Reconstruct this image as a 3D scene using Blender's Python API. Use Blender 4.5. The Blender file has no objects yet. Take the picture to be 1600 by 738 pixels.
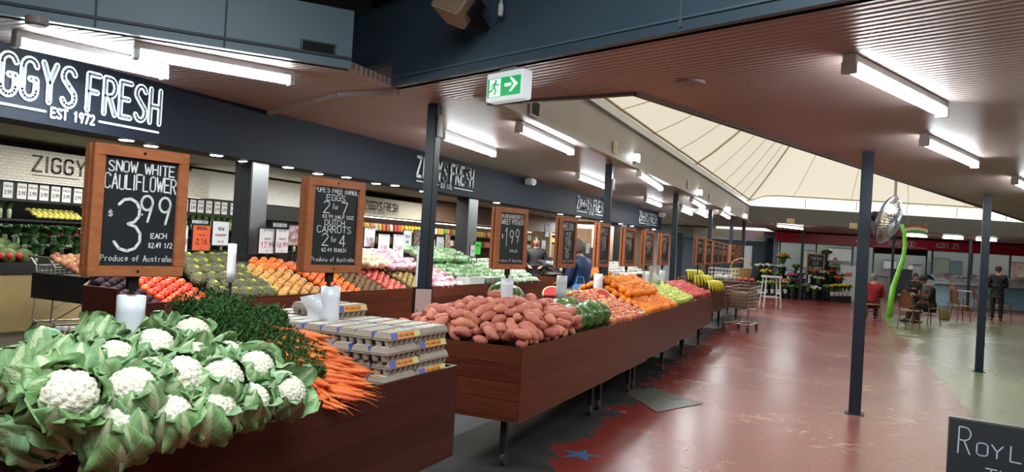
import bpy, bmesh, math, random
import numpy as np
from mathutils import Vector, Matrix, Euler
random.seed(7)
SC = bpy.context.scene
COL = SC.collection
# ---------------------------------------------------------------- camera
FPX = 1180.0; YAW = 24.2; ROLL = 3.3; PIT = .53; CAMH = 1.55
_y, _p, _r = math.radians(YAW), math.radians(PIT), math.radians(ROLL)
CF = np.array([-math.sin(_y)*math.cos(_p), math.cos(_y)*math.cos(_p), math.sin(_p)])
_rt = np.array([math.cos(_y), math.sin(_y), 0.0]); _up = np.cross(_rt, CF)
CR = _rt*math.cos(_r) + _up*math.sin(_r)
CU = -_rt*math.sin(_r) + _up*math.cos(_r)
EYE = np.array([0, 0, CAMH])
cam = bpy.data.cameras.new('camera'); camo = bpy.data.objects.new('camera', cam); COL.objects.link(camo)
cam.sensor_width = 36; cam.lens = FPX/1600*36; cam.clip_end = 300; cam.clip_start = .05
m = Matrix.Identity(4)
for i in range(3):
    m[i][0] = CR[i]; m[i][1] = CU[i]; m[i][2] = -CF[i]; m[i][3] = EYE[i]
camo.matrix_world = m
SC.camera = camo
# surveying helpers: where the ray of a photo pixel meets a known real plane
def ray(px, py): return CF + CR*(px-800)/FPX - CU*(py-369)/FPX
def on_z(px, py, z=0.0):
    d = ray(px, py); return EYE + d*((z-CAMH)/d[2])
def on_x(px, py, x):
    d = ray(px, py); return EYE + d*(x/d[0])
def on_line(px, py, a, b):
    n = np.array([-(b[1]-a[1]), b[0]-a[0], 0.0]); d = ray(px, py)
    return EYE + d*((n @ np.array([a[0], a[1], 0.0]))/(n @ d))
FWD = np.array([-math.sin(_y), math.cos(_y), 0]); RGT = _rt
def on_d(px, py, d):
    r = ray(px, py); return EYE + r*(d/(r @ FWD))
# ---------------------------------------------------------------- world, exposure
SC.view_settings.view_transform = 'Standard'; SC.view_settings.look = 'None'
SC.view_settings.gamma = 1; SC.view_settings.use_curve_mapping = False
SC.view_settings.exposure = 0.72
W = bpy.data.worlds.new('world'); SC.world = W; W.use_nodes = True
W.node_tree.nodes['Background'].inputs[0].default_value = (1.0, .97, .90, 1)
W.node_tree.nodes['Background'].inputs[1].default_value = 0.62
SC.cycles.use_denoising = True
SC.cycles.max_bounces = 6; SC.cycles.diffuse_bounces = 3; SC.cycles.glossy_bounces = 3
SC.cycles.transmission_bounces = 4; SC.cycles.transparent_max_bounces = 6
SC.cycles.sample_clamp_indirect = 4
SC.cycles.caustics_reflective = False; SC.cycles.caustics_refractive = False
def area(name, loc, size, power, col=(1, 1, 1), rot=(0, 0, 0), sy=None, spread=180):
    l = bpy.data.lights.new(name, 'AREA'); l.energy = power; l.color = col
    l.shape = 'RECTANGLE'; l.size = size; l.size_y = sy or size; l.spread = math.radians(spread)
    o = bpy.data.objects.new(name, l); COL.objects.link(o); o.location = loc; o.rotation_euler = rot
    return o
# lamps of the shop behind the fascia (its recessed ceiling lights)
for x, y, w_ in ((-6.6, 3.2, 16), (-6.4, 6.0, 40), (-6.4, 9.5, 45), (-6.6, 14, 50), (-7.0, 20, 60)):
    area('shop_light', (x, y, 2.68), 1.2, w_*1.6, (1, .96, .9), sy=2.2)
for y, w_ in ((5, 12), (9, 30), (14, 30), (20, 40)):
    area('shelf_light', (-10.6, y, 2.68), .5, w_*2.2, (1, .97, .9), sy=3.2)
# far shops across the court
for a_ in (-1.0, 3.0, 7.5):
    area('far_shop_light', tuple(RGT*a_ + FWD*34.6 + np.array([0, 0, 2.6])), 3, 480, (.9, .98, 1), sy=1.5, rot=(0, 0, _y))
for a_, d_, w_ in ((-3.5, 27.5, 110), (5.5, 28.5, 190), (3.0, 24.0, 60)):
    area('court_light', tuple(RGT*a_ + FWD*d_ + np.array([0, 0, 2.55])), 1.5, w_, (.95, .99, 1), sy=1.5)
# added unseen fill below the dark lantern, brightens the near produce from above
area('ring_fill_light', (-.6, .6, 3.8), 3.2, 165, (.86, .95, 1), sy=3.2)
for y_, w_ in ((7.9, 16), (10.4, 18)):
    area('display_light', (-5.72, y_, 2.15), .15, w_, (1, .98, .95), sy=1.8, rot=(0, math.radians(28), 0))
# ---------------------------------------------------------------- materials
_M = {}
def mat(name, col=(.5,.5,.5), rough=.5, metal=0, col2=None, scale=8, rnd=0, bump=0, bscale=40, spec=.5, coat=0,
        emit=None, estr=0, trans=0, stretch=None, alpha=1, sharp=.5, sheen=0, sss=0, ramp=None):
    if name in _M: return _M[name]
    m = bpy.data.materials.new(name); m.use_nodes = True; nt = m.node_tree; N = nt.nodes; L = nt.links
    b = N['Principled BSDF']
    b.inputs['Base Color'].default_value = (*col, 1); b.inputs['Roughness'].default_value = rough
    b.inputs['Metallic'].default_value = metal; b.inputs['Specular IOR Level'].default_value = spec
    b.inputs['Coat Weight'].default_value = coat; b.inputs['Transmission Weight'].default_value = trans
    b.inputs['Alpha'].default_value = alpha
    if sss: b.inputs['Subsurface Weight'].default_value = sss; b.inputs['Subsurface Scale'].default_value = .02
    if emit: b.inputs['Emission Color'].default_value = (*emit, 1); b.inputs['Emission Strength'].default_value = estr
    tc = N.new('ShaderNodeTexCoord'); mp = N.new('ShaderNodeMapping'); L.new(tc.outputs['Object'], mp.inputs[0])
    if stretch: mp.inputs['Scale'].default_value = stretch
    src = None
    c2 = col2 or tuple(min(1, c*.88) for c in col)
    nz = N.new('ShaderNodeTexNoise'); nz.inputs['Scale'].default_value = scale; nz.inputs['Detail'].default_value = 3
    L.new(mp.outputs[0], nz.inputs['Vector'])
    rm = N.new('ShaderNodeMapRange'); L.new(nz.outputs[0], rm.inputs[0])
    rm.inputs[1].default_value = .5-sharp*.5; rm.inputs[2].default_value = .5+sharp*.5
    mx = N.new('ShaderNodeMix'); mx.data_type = 'RGBA'; L.new(rm.outputs[0], mx.inputs[0])
    mx.inputs[6].default_value = (*col, 1); mx.inputs[7].default_value = (*c2, 1)
    src = mx.outputs[2]
    if rnd:
        oi = N.new('ShaderNodeObjectInfo'); hs = N.new('ShaderNodeHueSaturation')
        r1 = N.new('ShaderNodeMapRange'); L.new(oi.outputs['Random'], r1.inputs[0]); r1.inputs[3].default_value = 1-rnd; r1.inputs[4].default_value = 1+rnd
        L.new(r1.outputs[0], hs.inputs['Value'])
        r2 = N.new('ShaderNodeMapRange'); L.new(oi.outputs['Random'], r2.inputs[0]); r2.inputs[3].default_value = .5-rnd*.06; r2.inputs[4].default_value = .5+rnd*.06
        L.new(r2.outputs[0], hs.inputs['Hue']); L.new(src, hs.inputs['Color']); src = hs.outputs[0]
    L.new(src, b.inputs['Base Color'])
    if bump:
        bz = N.new('ShaderNodeTexNoise'); bz.inputs['Scale'].default_value = bscale; L.new(mp.outputs[0], bz.inputs['Vector'])
        bn = N.new('ShaderNodeBump'); bn.inputs['Strength'].default_value = bump; bn.inputs['Distance'].default_value = .01
        L.new(bz.outputs[0], bn.inputs['Height']); L.new(bn.outputs[0], b.inputs['Normal'])
    _M[name] = m; return m
def glow(name, col, s):
    if name in _M: return _M[name]
    m = bpy.data.materials.new(name); m.use_nodes = True; N = m.node_tree.nodes; N.clear()
    e = N.new('ShaderNodeEmission'); e.inputs[0].default_value = (*col, 1); e.inputs[1].default_value = s
    o = N.new('ShaderNodeOutputMaterial'); m.node_tree.links.new(e.outputs[0], o.inputs[0]); _M[name] = m; return m
# ---------------------------------------------------------------- mesh builder
class MB:
    def __init__(s): s.v = []; s.f = []; s.uv = None
    def add(s, vs, fs):
        k = len(s.v); s.v += [tuple(map(float, v)) for v in vs]; s.f += [tuple(i+k for i in f) for f in fs]; return s
    def box(s, x0, x1, y0, y1, z0, z1):
        return s.add([(x0,y0,z0),(x1,y0,z0),(x1,y1,z0),(x0,y1,z0),(x0,y0,z1),(x1,y0,z1),(x1,y1,z1),(x0,y1,z1)],
                     [(0,3,2,1),(4,5,6,7),(0,1,5,4),(1,2,6,5),(2,3,7,6),(3,0,4,7)])
    def hexa(s, b, t):   # four bottom and four top points
        return s.add(list(b)+list(t), [(0,3,2,1),(4,5,6,7),(0,1,5,4),(1,2,6,5),(2,3,7,6),(3,0,4,7)])
    def beam(s, p, q, w, h, z0):   # box along the ground line p-q, width w, from z0 to z0+h
        p = Vector((p[0], p[1], 0)); q = Vector((q[0], q[1], 0)); d = (q-p).normalized(); n = Vector((-d.y, d.x, 0))*w/2
        c = [p-n, q-n, q+n, p+n]
        return s.hexa([(a.x, a.y, z0) for a in c], [(a.x, a.y, z0+h) for a in c])
    def slab(s, poly, z0, z1):
        n = len(poly); k = len(s.v)
        s.v += [(float(x), float(y), z0) for x, y in poly] + [(float(x), float(y), z1) for x, y in poly]
        s.f += [tuple(k+i for i in reversed(range(n))), tuple(k+n+i for i in range(n))]
        s.f += [(k+i, k+(i+1) % n, k+n+(i+1) % n, k+n+i) for i in range(n)]; return s
    def tube(s, pts, r, n=6, cap=True, flat=1):
        pts = [Vector(p) for p in pts]; rs = r if isinstance(r, (list, tuple)) else [r]*len(pts); k = len(s.v)
        t0 = (pts[1]-pts[0]).normalized(); u = t0.orthogonal().normalized()
        if abs(t0.z) < .9: u = t0.cross(Vector((0,0,1))).normalized()
        for i, p in enumerate(pts):
            t = (pts[min(i+1, len(pts)-1)]-pts[max(i-1, 0)]).normalized()
            u = (u - t*u.dot(t)); u = u.normalized() if u.length > 1e-6 else t.orthogonal().normalized(); w = t.cross(u)
            for j in range(n):
                a = 2*math.pi*j/n; q = p + (u*math.cos(a) + w*math.sin(a)*flat)*rs[i]; s.v.append(tuple(q))
        for i in range(len(pts)-1):
            for j in range(n):
                a = k+i*n+j; b = k+i*n+(j+1) % n; s.f.append((a, b, b+n, a+n))
        if cap:
            s.f.append(tuple(k+j for j in reversed(range(n)))); e = k+(len(pts)-1)*n; s.f.append(tuple(e+j for j in range(n)))
        return s
    def lathe(s, prof, n=16, c=(0,0,0), axis='z'):
        k = len(s.v); c = Vector(c)
        for r, h in prof:
            for j in range(n):
                a = 2*math.pi*j/n; x, y = r*math.cos(a), r*math.sin(a)
                q = Vector((x, y, h)) if axis == 'z' else (Vector((h, x, y)) if axis == 'x' else Vector((y, h, x)))
                s.v.append(tuple(c+q))
        for i in range(len(prof)-1):
            for j in range(n):
                a = k+i*n+j; b = k+i*n+(j+1) % n; s.f.append((a, b, b+n, a+n))
        s.f.append(tuple(k+j for j in reversed(range(n)))); e = k+(len(prof)-1)*n; s.f.append(tuple(e+j for j in range(n)))
        return s
    def ball(s, c, r, n=10, m=7, sc=(1,1,1), fn=None):
        k = len(s.v); c = Vector(c)
        rings = []
        for i in range(m+1):
            th = math.pi*i/m
            for j in range(n):
                ph = 2*math.pi*j/n; d = Vector((math.sin(th)*math.cos(ph), math.sin(th)*math.sin(ph), math.cos(th)))
                q = fn(d) if fn else d*r
                s.v.append((c.x+q.x*sc[0], c.y+q.y*sc[1], c.z+q.z*sc[2]))
        for i in range(m):
            for j in range(n):
                a = k+i*n+j; b = k+i*n+(j+1) % n
                s.f.append((a, a+n, b+n, b))
        return s
    def grid(s, fn, nu, nv):
        k = len(s.v)
        for i in range(nu+1):
            for j in range(nv+1): s.v.append(tuple(map(float, fn(i/nu, j/nv))))
        for i in range(nu):
            for j in range(nv):
                a = k+i*(nv+1)+j; s.f.append((a, a+nv+1, a+nv+2, a+1))
        return s
    def mesh(s, name, smooth=False, bevel=0, thick=0, weld=True):
        me = bpy.data.meshes.new(name); me.from_pydata(s.v, [], s.f)
        bm = bmesh.new(); bm.from_mesh(me)
        if weld: bmesh.ops.remove_doubles(bm, verts=bm.verts, dist=1e-5)
        bmesh.ops.recalc_face_normals(bm, faces=bm.faces)
        if thick: bmesh.ops.solidify(bm, geom=bm.faces[:], thickness=thick)
        if bevel: bmesh.ops.bevel(bm, geom=[e for e in bm.edges if e.calc_face_angle(0) > .5], offset=bevel, segments=2, affect='EDGES', clamp_overlap=True)
        bm.to_mesh(me); bm.free()
        if smooth:
            for p in me.polygons: p.use_smooth = True
        return me
def hex2rgb(h):
    return tuple(((int(h[i:i+2], 16)/255)**2.2) for i in (0, 2, 4))
def link(name, me, m=None, parent=None, loc=(0,0,0), rot=(0,0,0), sc=None):
    o = bpy.data.objects.new(name, me); COL.objects.link(o)
    if m is not None and not me.materials: me.materials.append(m)
    o.location = tuple(map(float, loc)); o.rotation_euler = rot
    if sc is not None: o.scale = (sc, sc, sc) if isinstance(sc, (int, float)) else sc
    if parent is not None: o.parent = parent
    return o
def part(name, mb, m, parent, loc=(0,0,0), rot=(0,0,0), label=None, **k):
    o = link(name, mb.mesh(name, **k) if isinstance(mb, MB) else mb, m, parent, loc, rot)
    if label: o['label'] = label
    return o
def tag(o, label, cat, group=None, kind=None):
    o['label'] = label; o['category'] = cat
    if group: o['group'] = group
    if kind: o['kind'] = kind
    return o
def T(name, label, cat, loc=(0,0,0), rz=0, group=None, rot=None):
    o = bpy.data.objects.new(name, None); COL.objects.link(o); o.location = tuple(map(float, loc))
    o.rotation_euler = rot or (0, 0, rz); o.empty_display_size = .1
    return tag(o, label, cat, group)
def one(name, mb, m, label, cat, loc=(0,0,0), rz=0, group=None, rot=None, sc=None, kind=None, **k):
    o = link(name, mb.mesh(name, **k) if isinstance(mb, MB) else mb, m, None, loc, rot or (0,0,rz), sc)
    return tag(o, label, cat, group, kind)
def struct(name, mb, m, parent=None, **k):
    o = link(name, mb.mesh(name, **k), m, parent)
    if parent is None: o['kind'] = 'structure'
    return o
KIDS = {}
def dup(root, loc=None, rot=None, label=None, group=None, sc=None):
    def cp(o, par):
        c = o.copy(); COL.objects.link(c)
        if par is not None: c.parent = par
        for ch in o.children: cp(ch, c)
        return c
    r = cp(root, None)
    if loc is not None: r.location = tuple(map(float, loc))
    if rot is not None: r.rotation_euler = rot
    if sc is not None: r.scale = (sc, sc, sc)
    if label: r['label'] = label
    if group: r['group'] = group
    return r
ORD = 'first second third fourth fifth sixth seventh eighth ninth tenth eleventh twelfth thirteenth fourteenth fifteenth sixteenth seventeenth eighteenth nineteenth twentieth'.split()
def nth(i):
    if i < 20: return ORD[i]
    t, u = divmod(i+1, 10); w = ['', '', 'twent', 'thirt', 'fort', 'fift', 'sixt', 'sevent', 'eight', 'ninet'][min(t, 9)]
    return w+'ieth' if u == 0 else w+'y-'+ORD[u-1]
# ---------------------------------------------------------------- stroke lettering
def arc(cx, cy, rx, ry, a0, a1, n=7):
    return [(cx+rx*math.cos(math.radians(a0+(a1-a0)*i/n)), cy+ry*math.sin(math.radians(a0+(a1-a0)*i/n))) for i in range(n+1)]
GL = {
 'A': [[(0,0),(.5,1),(1,0)],[(.18,.33),(.82,.33)]],
 'B': [[(0,0),(0,1),(.5,1)]+arc(.5,.77,.42,.23,90,-90)+[(0,.54)],[(.5,.54)]+arc(.55,.27,.45,.27,90,-90)+[(0,0)]],
 'C': [arc(.5,.8,.5,.2,10,180)+arc(.5,.2,.5,.2,180,350)],
 'D': [[(0,0),(0,1),(.4,1)]+arc(.45,.75,.55,.25,90,0)+arc(.45,.25,.55,.25,0,-90)+[(0,0)]],
 'E': [[(1,1),(0,1),(0,0),(1,0)],[(0,.52),(.8,.52)]],
 'F': [[(1,1),(0,1),(0,0)],[(0,.52),(.8,.52)]],
 'G': [arc(.5,.8,.5,.2,10,180)+arc(.5,.2,.5,.2,180,360)+[(1,.5),(.55,.5)]],
 'H': [[(0,0),(0,1)],[(1,0),(1,1)],[(0,.5),(1,.5)]],
 'I': [[(.5,0),(.5,1)]],
 'J': [[(.9,1),(.9,.2)]+arc(.45,.2,.45,.2,0,-170)],
 'K': [[(0,0),(0,1)],[(.95,1),(0,.45),(1,0)]],
 'L': [[(0,1),(0,0),(.9,0)]],
 'M': [[(0,0),(.08,1),(.5,.3),(.92,1),(1,0)]],
 'N': [[(0,0),(0,1),(1,0),(1,1)]],
 'O': [arc(.5,.8,.5,.2,0,180)+arc(.5,.2,.5,.2,180,360)+[(1,.8)]],
 'P': [[(0,0),(0,1),(.5,1)]+arc(.5,.75,.5,.25,90,-90)+[(0,.5)]],
 'Q': [arc(.5,.8,.5,.2,0,180)+arc(.5,.2,.5,.2,180,360)+[(1,.8)],[(.6,.25),(1.05,-.05)]],
 'R': [[(0,0),(0,1),(.5,1)]+arc(.5,.75,.5,.25,90,-90)+[(0,.5)],[(.45,.5),(1,0)]],
 'S': [arc(.5,.78,.47,.22,20,200)+[(.5,.52)]+arc(.5,.23,.5,.23,30,-160)],
 'T': [[(0,1),(1,1)],[(.5,1),(.5,0)]],
 'U': [[(0,1),(0,.2)]+arc(.5,.2,.5,.2,180,360)+[(1,1)]],
 'V': [[(0,1),(.5,0),(1,1)]], 'W': [[(0,1),(.25,0),(.5,.7),(.75,0),(1,1)]],
 'X': [[(0,0),(1,1)],[(0,1),(1,0)]], 'Y': [[(0,1),(.5,.5),(1,1)],[(.5,.5),(.5,0)]],
 'Z': [[(0,1),(1,1),(0,0),(1,0)]],
 '0': [arc(.5,.75,.45,.25,0,180)+arc(.5,.25,.45,.25,180,360)+[(.95,.75)]],
 '1': [[(.25,.8),(.55,1),(.55,0)]],
 '2': [arc(.5,.75,.45,.25,160,-20)+[(.05,0),(1,0)]],
 '3': [arc(.45,.76,.42,.24,150,-90)+arc(.45,.26,.5,.26,90,-160)],
 '4': [[(.75,0),(.75,1),(0,.3),(1,.3)]],
 '5': [[(.9,1),(.15,1),(.1,.56)]+arc(.45,.3,.5,.3,110,-160)],
 '6': [[(.8,1)]+arc(.5,.3,.45,.32,140,500,12)],
 '7': [[(0,1),(1,1),(.35,0)]],
 '8': [arc(.5,.75,.4,.25,-90,270,12)+arc(.5,.25,.48,.25,90,-270,12)],
 '9': [arc(.5,.72,.42,.28,0,360,12)+[(.92,.72),(.6,0)]],
 '.': [[(.45,0),(.5,.04)]], "'": [[(.5,1),(.45,.8)]], '/': [[(.1,0),(.9,1)]], ',': [[(.5,.05),(.4,-.15)]],
 '$': [arc(.5,.7,.42,.18,20,200)+[(.5,.52)]+arc(.5,.3,.45,.2,30,-160),[(.5,1.05),(.5,-.02)]], '-': [[(.1,.5),(.9,.5)]],
 'a': [arc(.45,.28,.4,.28,0,360,10),[(.87,.58),(.87,0)]], 'c': [arc(.5,.28,.42,.28,40,320)],
 'd': [arc(.45,.28,.4,.28,0,360,10),[(.87,1),(.87,0)]], 'e': [[(.1,.3),(.88,.3)]+arc(.5,.28,.4,.28,0,310)],
 'f': [arc(.6,.8,.3,.2,30,180)+[(.3,0)],[(.05,.55),(.75,.55)]], 'g': [arc(.45,.28,.4,.28,0,360,10),[(.87,.55),(.87,-.2),(.2,-.3)]],
 'h': [[(.1,1),(.1,0)],arc(.5,.35,.4,.22,180,0)+[(.9,0)]], 'i': [[(.5,.55),(.5,0)],[(.5,.75),(.52,.78)]],
 'k': [[(.1,1),(.1,0)],[(.8,.6),(.1,.25),(.85,0)]], 'l': [[(.5,1),(.5,0)]], 'm': [[(0,0),(0,.55)]]+[arc(.25,.35,.25,.2,180,0)+[(.5,0)]]+[arc(.75,.35,.25,.2,180,0)+[(1,0)]],
 'n': [[(.1,.55),(.1,0)],arc(.5,.35,.4,.22,180,0)+[(.9,0)]], 'o': [arc(.5,.28,.42,.28,0,360,10)],
 'p': [[(.1,.55),(.1,-.3)],arc(.5,.28,.4,.28,180,-180,10)], 'r': [[(.2,.55),(.2,0)],arc(.55,.3,.35,.25,180,60)],
 's': [arc(.5,.43,.35,.14,20,200)+arc(.5,.15,.38,.15,60,-160)], 't': [[(.4,.9),(.4,.1),(.7,0)],[(.1,.58),(.8,.58)]],
 'u': [[(.1,.58),(.1,.2)]+arc(.5,.2,.4,.2,180,360)+[(.9,.58)],[(.9,.2),(.9,0)]], 'y': [[(.1,.55),(.5,.05)],[(.9,.55),(.3,-.3)]],
}
def strokes(s, w, h, gap, jit=0, rg=None):
    """stroke polylines of a string, starting at 0,0; glyph width w, height h"""
    out = []; x = 0; rg = rg or random
    for ch in s:
        if ch == ' ': x += w*.75+gap; continue
        gw = w*(.25 if ch in ".I'il" else (1.25 if ch in 'MW' else 1)); dx, dy = rg.uniform(-jit, jit)*w, rg.uniform(-jit, jit)*h; k = 1+rg.uniform(-jit, jit)
        for st in GL.get(ch, []):
            out.append([(x+dx+p[0]*gw, dy+p[1]*h*k) for p in st])
        x += gw+gap
    return out, x-gap
def ribbon(mb, pts, sw, th=0, y=0):
    """flat stroke in the local x-z plane, facing -y"""
    P = [Vector((p[0], p[1])) for p in pts]; k = 6
    for a, b in zip(P, P[1:]):
        d = b-a
        if d.length < 1e-7: continue
        n = Vector((-d.y, d.x)).normalized()*sw/2; c = [a-n, b-n, b+n, a+n]
        mb.add([(q.x, y, q.y) for q in c], [(0,1,2,3)])
    for a in P:
        mb.add([(a.x+sw/2*math.cos(i*math.pi/3), y, a.y+sw/2*math.sin(i*math.pi/3)) for i in range(k)], [tuple(range(k))])
def letters(s, cx, z, w, h, gap, sw, y=0, jit=0, align='c', maxw=None, mb=None, seed=1, slope=0):
    rg = random.Random(seed*31+len(s)); st, tot = strokes(s, w, h, gap, jit, rg)
    k = 1
    if maxw and tot > maxw: k = maxw/tot
    x0 = cx-tot*k/2 if align == 'c' else cx
    mb = mb or MB()
    for p in st: ribbon(mb, [(x0+a*k, z+b+slope*(a*k)) for a, b in p], sw, y=y)
    return mb
# ================================================================ SETTING
def FR(a, d, z=0): return tuple(RGT*a + FWD*d + np.array([0, 0, z]))
def nodes(name):
    m = bpy.data.materials.new(name); m.use_nodes = True; return m, m.node_tree, m.node_tree.nodes['Principled BSDF']
class NG:
    def __init__(s, nt): s.nt = nt
    def n(s, t, **k):
        x = s.nt.nodes.new(t)
        for a, b in k.items(): setattr(x, a, b)
        return x
    def m(s, op, a, b=None, c=None, clamp=False):
        x = s.n('ShaderNodeMath', operation=op, use_clamp=clamp)
        for i, v in enumerate((a, b, c)):
            if v is None: continue
            if isinstance(v, (int, float)): x.inputs[i].default_value = v
            else: s.nt.links.new(v, x.inputs[i])
        return x.outputs[0]
    def mix(s, f, a, b):
        x = s.n('ShaderNodeMix', data_type='RGBA')
        for i, v in ((0, f), (6, a), (7, b)):
            if isinstance(v, (int, float)): x.inputs[i].default_value = v
            elif isinstance(v, tuple): x.inputs[i].default_value = (*v, 1)
            else: s.nt.links.new(v, x.inputs[i])
        return x.outputs[2]
    def noise(s, sc, det=4, vec=None, rough=.5, dist=0):
        x = s.n('ShaderNodeTexNoise'); x.inputs['Scale'].default_value = sc; x.inputs['Detail'].default_value = det
        x.inputs['Roughness'].default_value = rough; x.inputs['Distortion'].default_value = dist
        if vec is not None: s.nt.links.new(vec, x.inputs['Vector'])
        return x.outputs[0]
    def step(s, v, a, b): 
        x = s.n('ShaderNodeMapRange', clamp=True); x.inputs[1].default_value = a; x.inputs[2].default_value = b
        s.nt.links.new(v, x.inputs[0]); return x.outputs[0]
# ---- floor
def floor_mat():
    m, nt, b = nodes('painted_concrete'); g = NG(nt); L = nt.links
    tc = g.n('ShaderNodeTexCoord'); sx = g.n('ShaderNodeSeparateXYZ'); L.new(tc.outputs['Object'], sx.inputs[0])
    X, Y = sx.outputs[0], sx.outputs[1]; V = tc.outputs['Object']
    n1 = g.noise(.45, 4, V); n2 = g.noise(2.2, 5, V, .65); n3 = g.noise(5.5, 6, V, .75, .6); n4 = g.noise(.9, 3, V)
    wear = g.m('ADD', g.m('MULTIPLY', g.step(X, -2.2, 1.0), .75), g.m('MULTIPLY', g.m('SUBTRACT', n1, .5), 1.6))
    wear = g.m('MULTIPLY', wear, g.step(Y, 27, 8), clamp=True)
    red = g.mix(g.step(n2, .3, .7), (.23, .020, .016), (.15, .026, .022))
    dusty = g.mix(g.step(n2, .35, .65), (.25, .105, .080), (.20, .080, .062))
    c = g.mix(g.step(wear, .18, .95), red, dusty)
    c = g.mix(g.step(g.m('ADD', X, g.m('MULTIPLY', Y, -.05)), -.6, .6), c, g.mix(.45, c, (.29, .19, .14)))
    patch = g.m('MULTIPLY', g.step(n3, .54, .60), g.step(n4, .52, .60))
    c = g.mix(g.m('MULTIPLY', patch, .8), c, (.46, .29, .18))
    grn = g.mix(g.step(n1, .3, .7), (.17, .20, .095), (.23, .25, .14))
    gx = g.m('ADD', X, g.m('MULTIPLY', g.m('SUBTRACT', n2, .5), .12))
    gm = g.step(g.m('ADD', gx, g.m('MULTIPLY', Y, .022)), 1.46, 1.50)
    farred = g.step(Y, 25.9, 26.1)
    gm = g.m('MULTIPLY', gm, g.m('SUBTRACT', 1.0, farred))
    c = g.mix(gm, c, grn)
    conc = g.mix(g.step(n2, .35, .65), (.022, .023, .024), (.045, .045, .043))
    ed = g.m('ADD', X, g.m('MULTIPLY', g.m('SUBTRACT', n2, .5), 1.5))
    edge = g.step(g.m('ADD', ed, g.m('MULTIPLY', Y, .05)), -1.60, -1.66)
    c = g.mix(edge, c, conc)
    tile = g.mix(g.step(n2, .35, .65), (.075, .07, .058), (.10, .09, .07))
    c = g.mix(g.step(X, -4.9, -4.95), c, tile)
    # expansion joints surveyed on the floor
    for (p, q) in (((992, 731), (1600, 556)), ((1133, 702), (1223, 738)), ((1538, 579), (1600, 598)), ((1105, 598), (1240, 618))):
        a = on_z(*p); e = on_z(*q); d = (e-a)[:2]; ln = float(np.hypot(*d)); d = d/ln
        along = g.m('ADD', g.m('ADD', g.m('MULTIPLY', X, float(d[0])), g.m('MULTIPLY', Y, float(d[1]))), float(-(d @ a[:2])))
        across = g.m('ABSOLUTE', g.m('ADD', g.m('ADD', g.m('MULTIPLY', X, float(-d[1])), g.m('MULTIPLY', Y, float(d[0]))), float(-(np.array([-d[1], d[0]]) @ a[:2]))))
        lo = -2.5 if ln > 3 else 0; hi = ln+9 if ln > 3 else ln
        k = g.m('MULTIPLY', g.step(across, .014, .007), g.m('MULTIPLY', g.step(along, lo, lo+.01), g.step(along, hi, hi-.01)))
        c = g.mix(g.m('MULTIPLY', k, .75), c, (.06, .045, .04))
    L.new(c, b.inputs['Base Color'])
    r = g.m('ADD', .17, g.m('MULTIPLY', n1, .20)); r = g.m('ADD', r, g.m('MULTIPLY', edge, .28)); L.new(r, b.inputs['Roughness'])
    L.new(g.m('SUBTRACT', .5, g.m('MULTIPLY', edge, .3)), b.inputs['Specular IOR Level'])
    bp = g.n('ShaderNodeBump'); bp.inputs['Strength'].default_value = .0; bp.inputs['Distance'].default_value = .01
    L.new(n2, bp.inputs['Height']); L.new(bp.outputs[0], b.inputs['Normal'])
    return m
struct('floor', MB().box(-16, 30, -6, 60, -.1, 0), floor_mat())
# ---- corrugated soffit sheet
def soffit_mat(name, ang, col):
    m, nt, b = nodes(name); g = NG(nt); L = nt.links
    tc = g.n('ShaderNodeTexCoord'); mp = g.n('ShaderNodeMapping'); mp.inputs['Rotation'].default_value = (0, 0, math.radians(ang))
    L.new(tc.outputs['Object'], mp.inputs[0])
    w = g.n('ShaderNodeTexWave', wave_type='BANDS', bands_direction='Y', wave_profile='SIN'); w.inputs['Scale'].default_value = 5.0
    L.new(mp.outputs[0], w.inputs[0])
    bp = g.n('ShaderNodeBump'); bp.inputs['Strength'].default_value = .55; bp.inputs['Distance'].default_value = .012
    L.new(w.outputs['Fac'], bp.inputs['Height']); L.new(bp.outputs[0], b.inputs['Normal'])
    c = g.mix(g.step(g.noise(1.2, 3, tc.outputs['Object']), .3, .7), col, tuple(x*.9 for x in col))
    L.new(c, b.inputs['Base Color']); b.inputs['Roughness'].default_value = .38
    return m
M_sofL = soffit_mat('soffit_sheet', 0, (.40, .30, .28)); M_sofR = soffit_mat('soffit_sheet_turned', 22.3, (.40, .30, .28))
RY = lambda x: 4.95-.4114*(x+3.29)
S_left = [(-5.35, 1.79), (-4.49, 2.84), (-3.27, 4.33), (-3.29, 4.95), (-2.8, 5.6), (-3.16, 25.3), (-3.1, 31), (-5.35, 31)]
S_bri = [(-3.29, 4.95), (-1.5, RY(-1.5)), (-1.5, 5.37), (-2.8, 5.6)]
S_right = [(-1.5, RY(-1.5)), (3, RY(3)), (9, 1), (13, 1), (13, 29.5), (6.7, 29.5), (-1.5, 5.37)]
S_far = [(-3.1, 25.3), (7.6, 30.9), (16, 34), (16, 44), (-3.1, 36), (-3.1, 31)]
struct('ceiling', MB().slab(S_left, 2.7, 2.76), M_sofL)
struct('ceiling', MB().slab(S_bri, 2.7, 2.76), M_sofR)
struct('ceiling', MB().slab(S_right, 2.7, 2.76), M_sofR)
struct('ceiling', MB().slab(S_far, 2.7, 2.76), M_sofL)
M_trim = mat('dark_trim', (.10, .07, .065), .5)
tr = MB(); tr.beam((-1.5, 5.37), (6.7, 29.5), .05, .07, 2.68); tr.beam((-2.8, 5.6), (-1.5, 5.37), .05, .07, 2.68)
struct('trim_1', tr, M_trim)
struct('trim_2', MB().beam((-3.9, 5.05), (-3.3, 5.0), .05, .05, 2.66).beam((-5.3, 5.75), (-3.9, 5.05), .05, .05, 2.66), mat('soffit_paint', (.36, .27, .25), .5))
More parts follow.
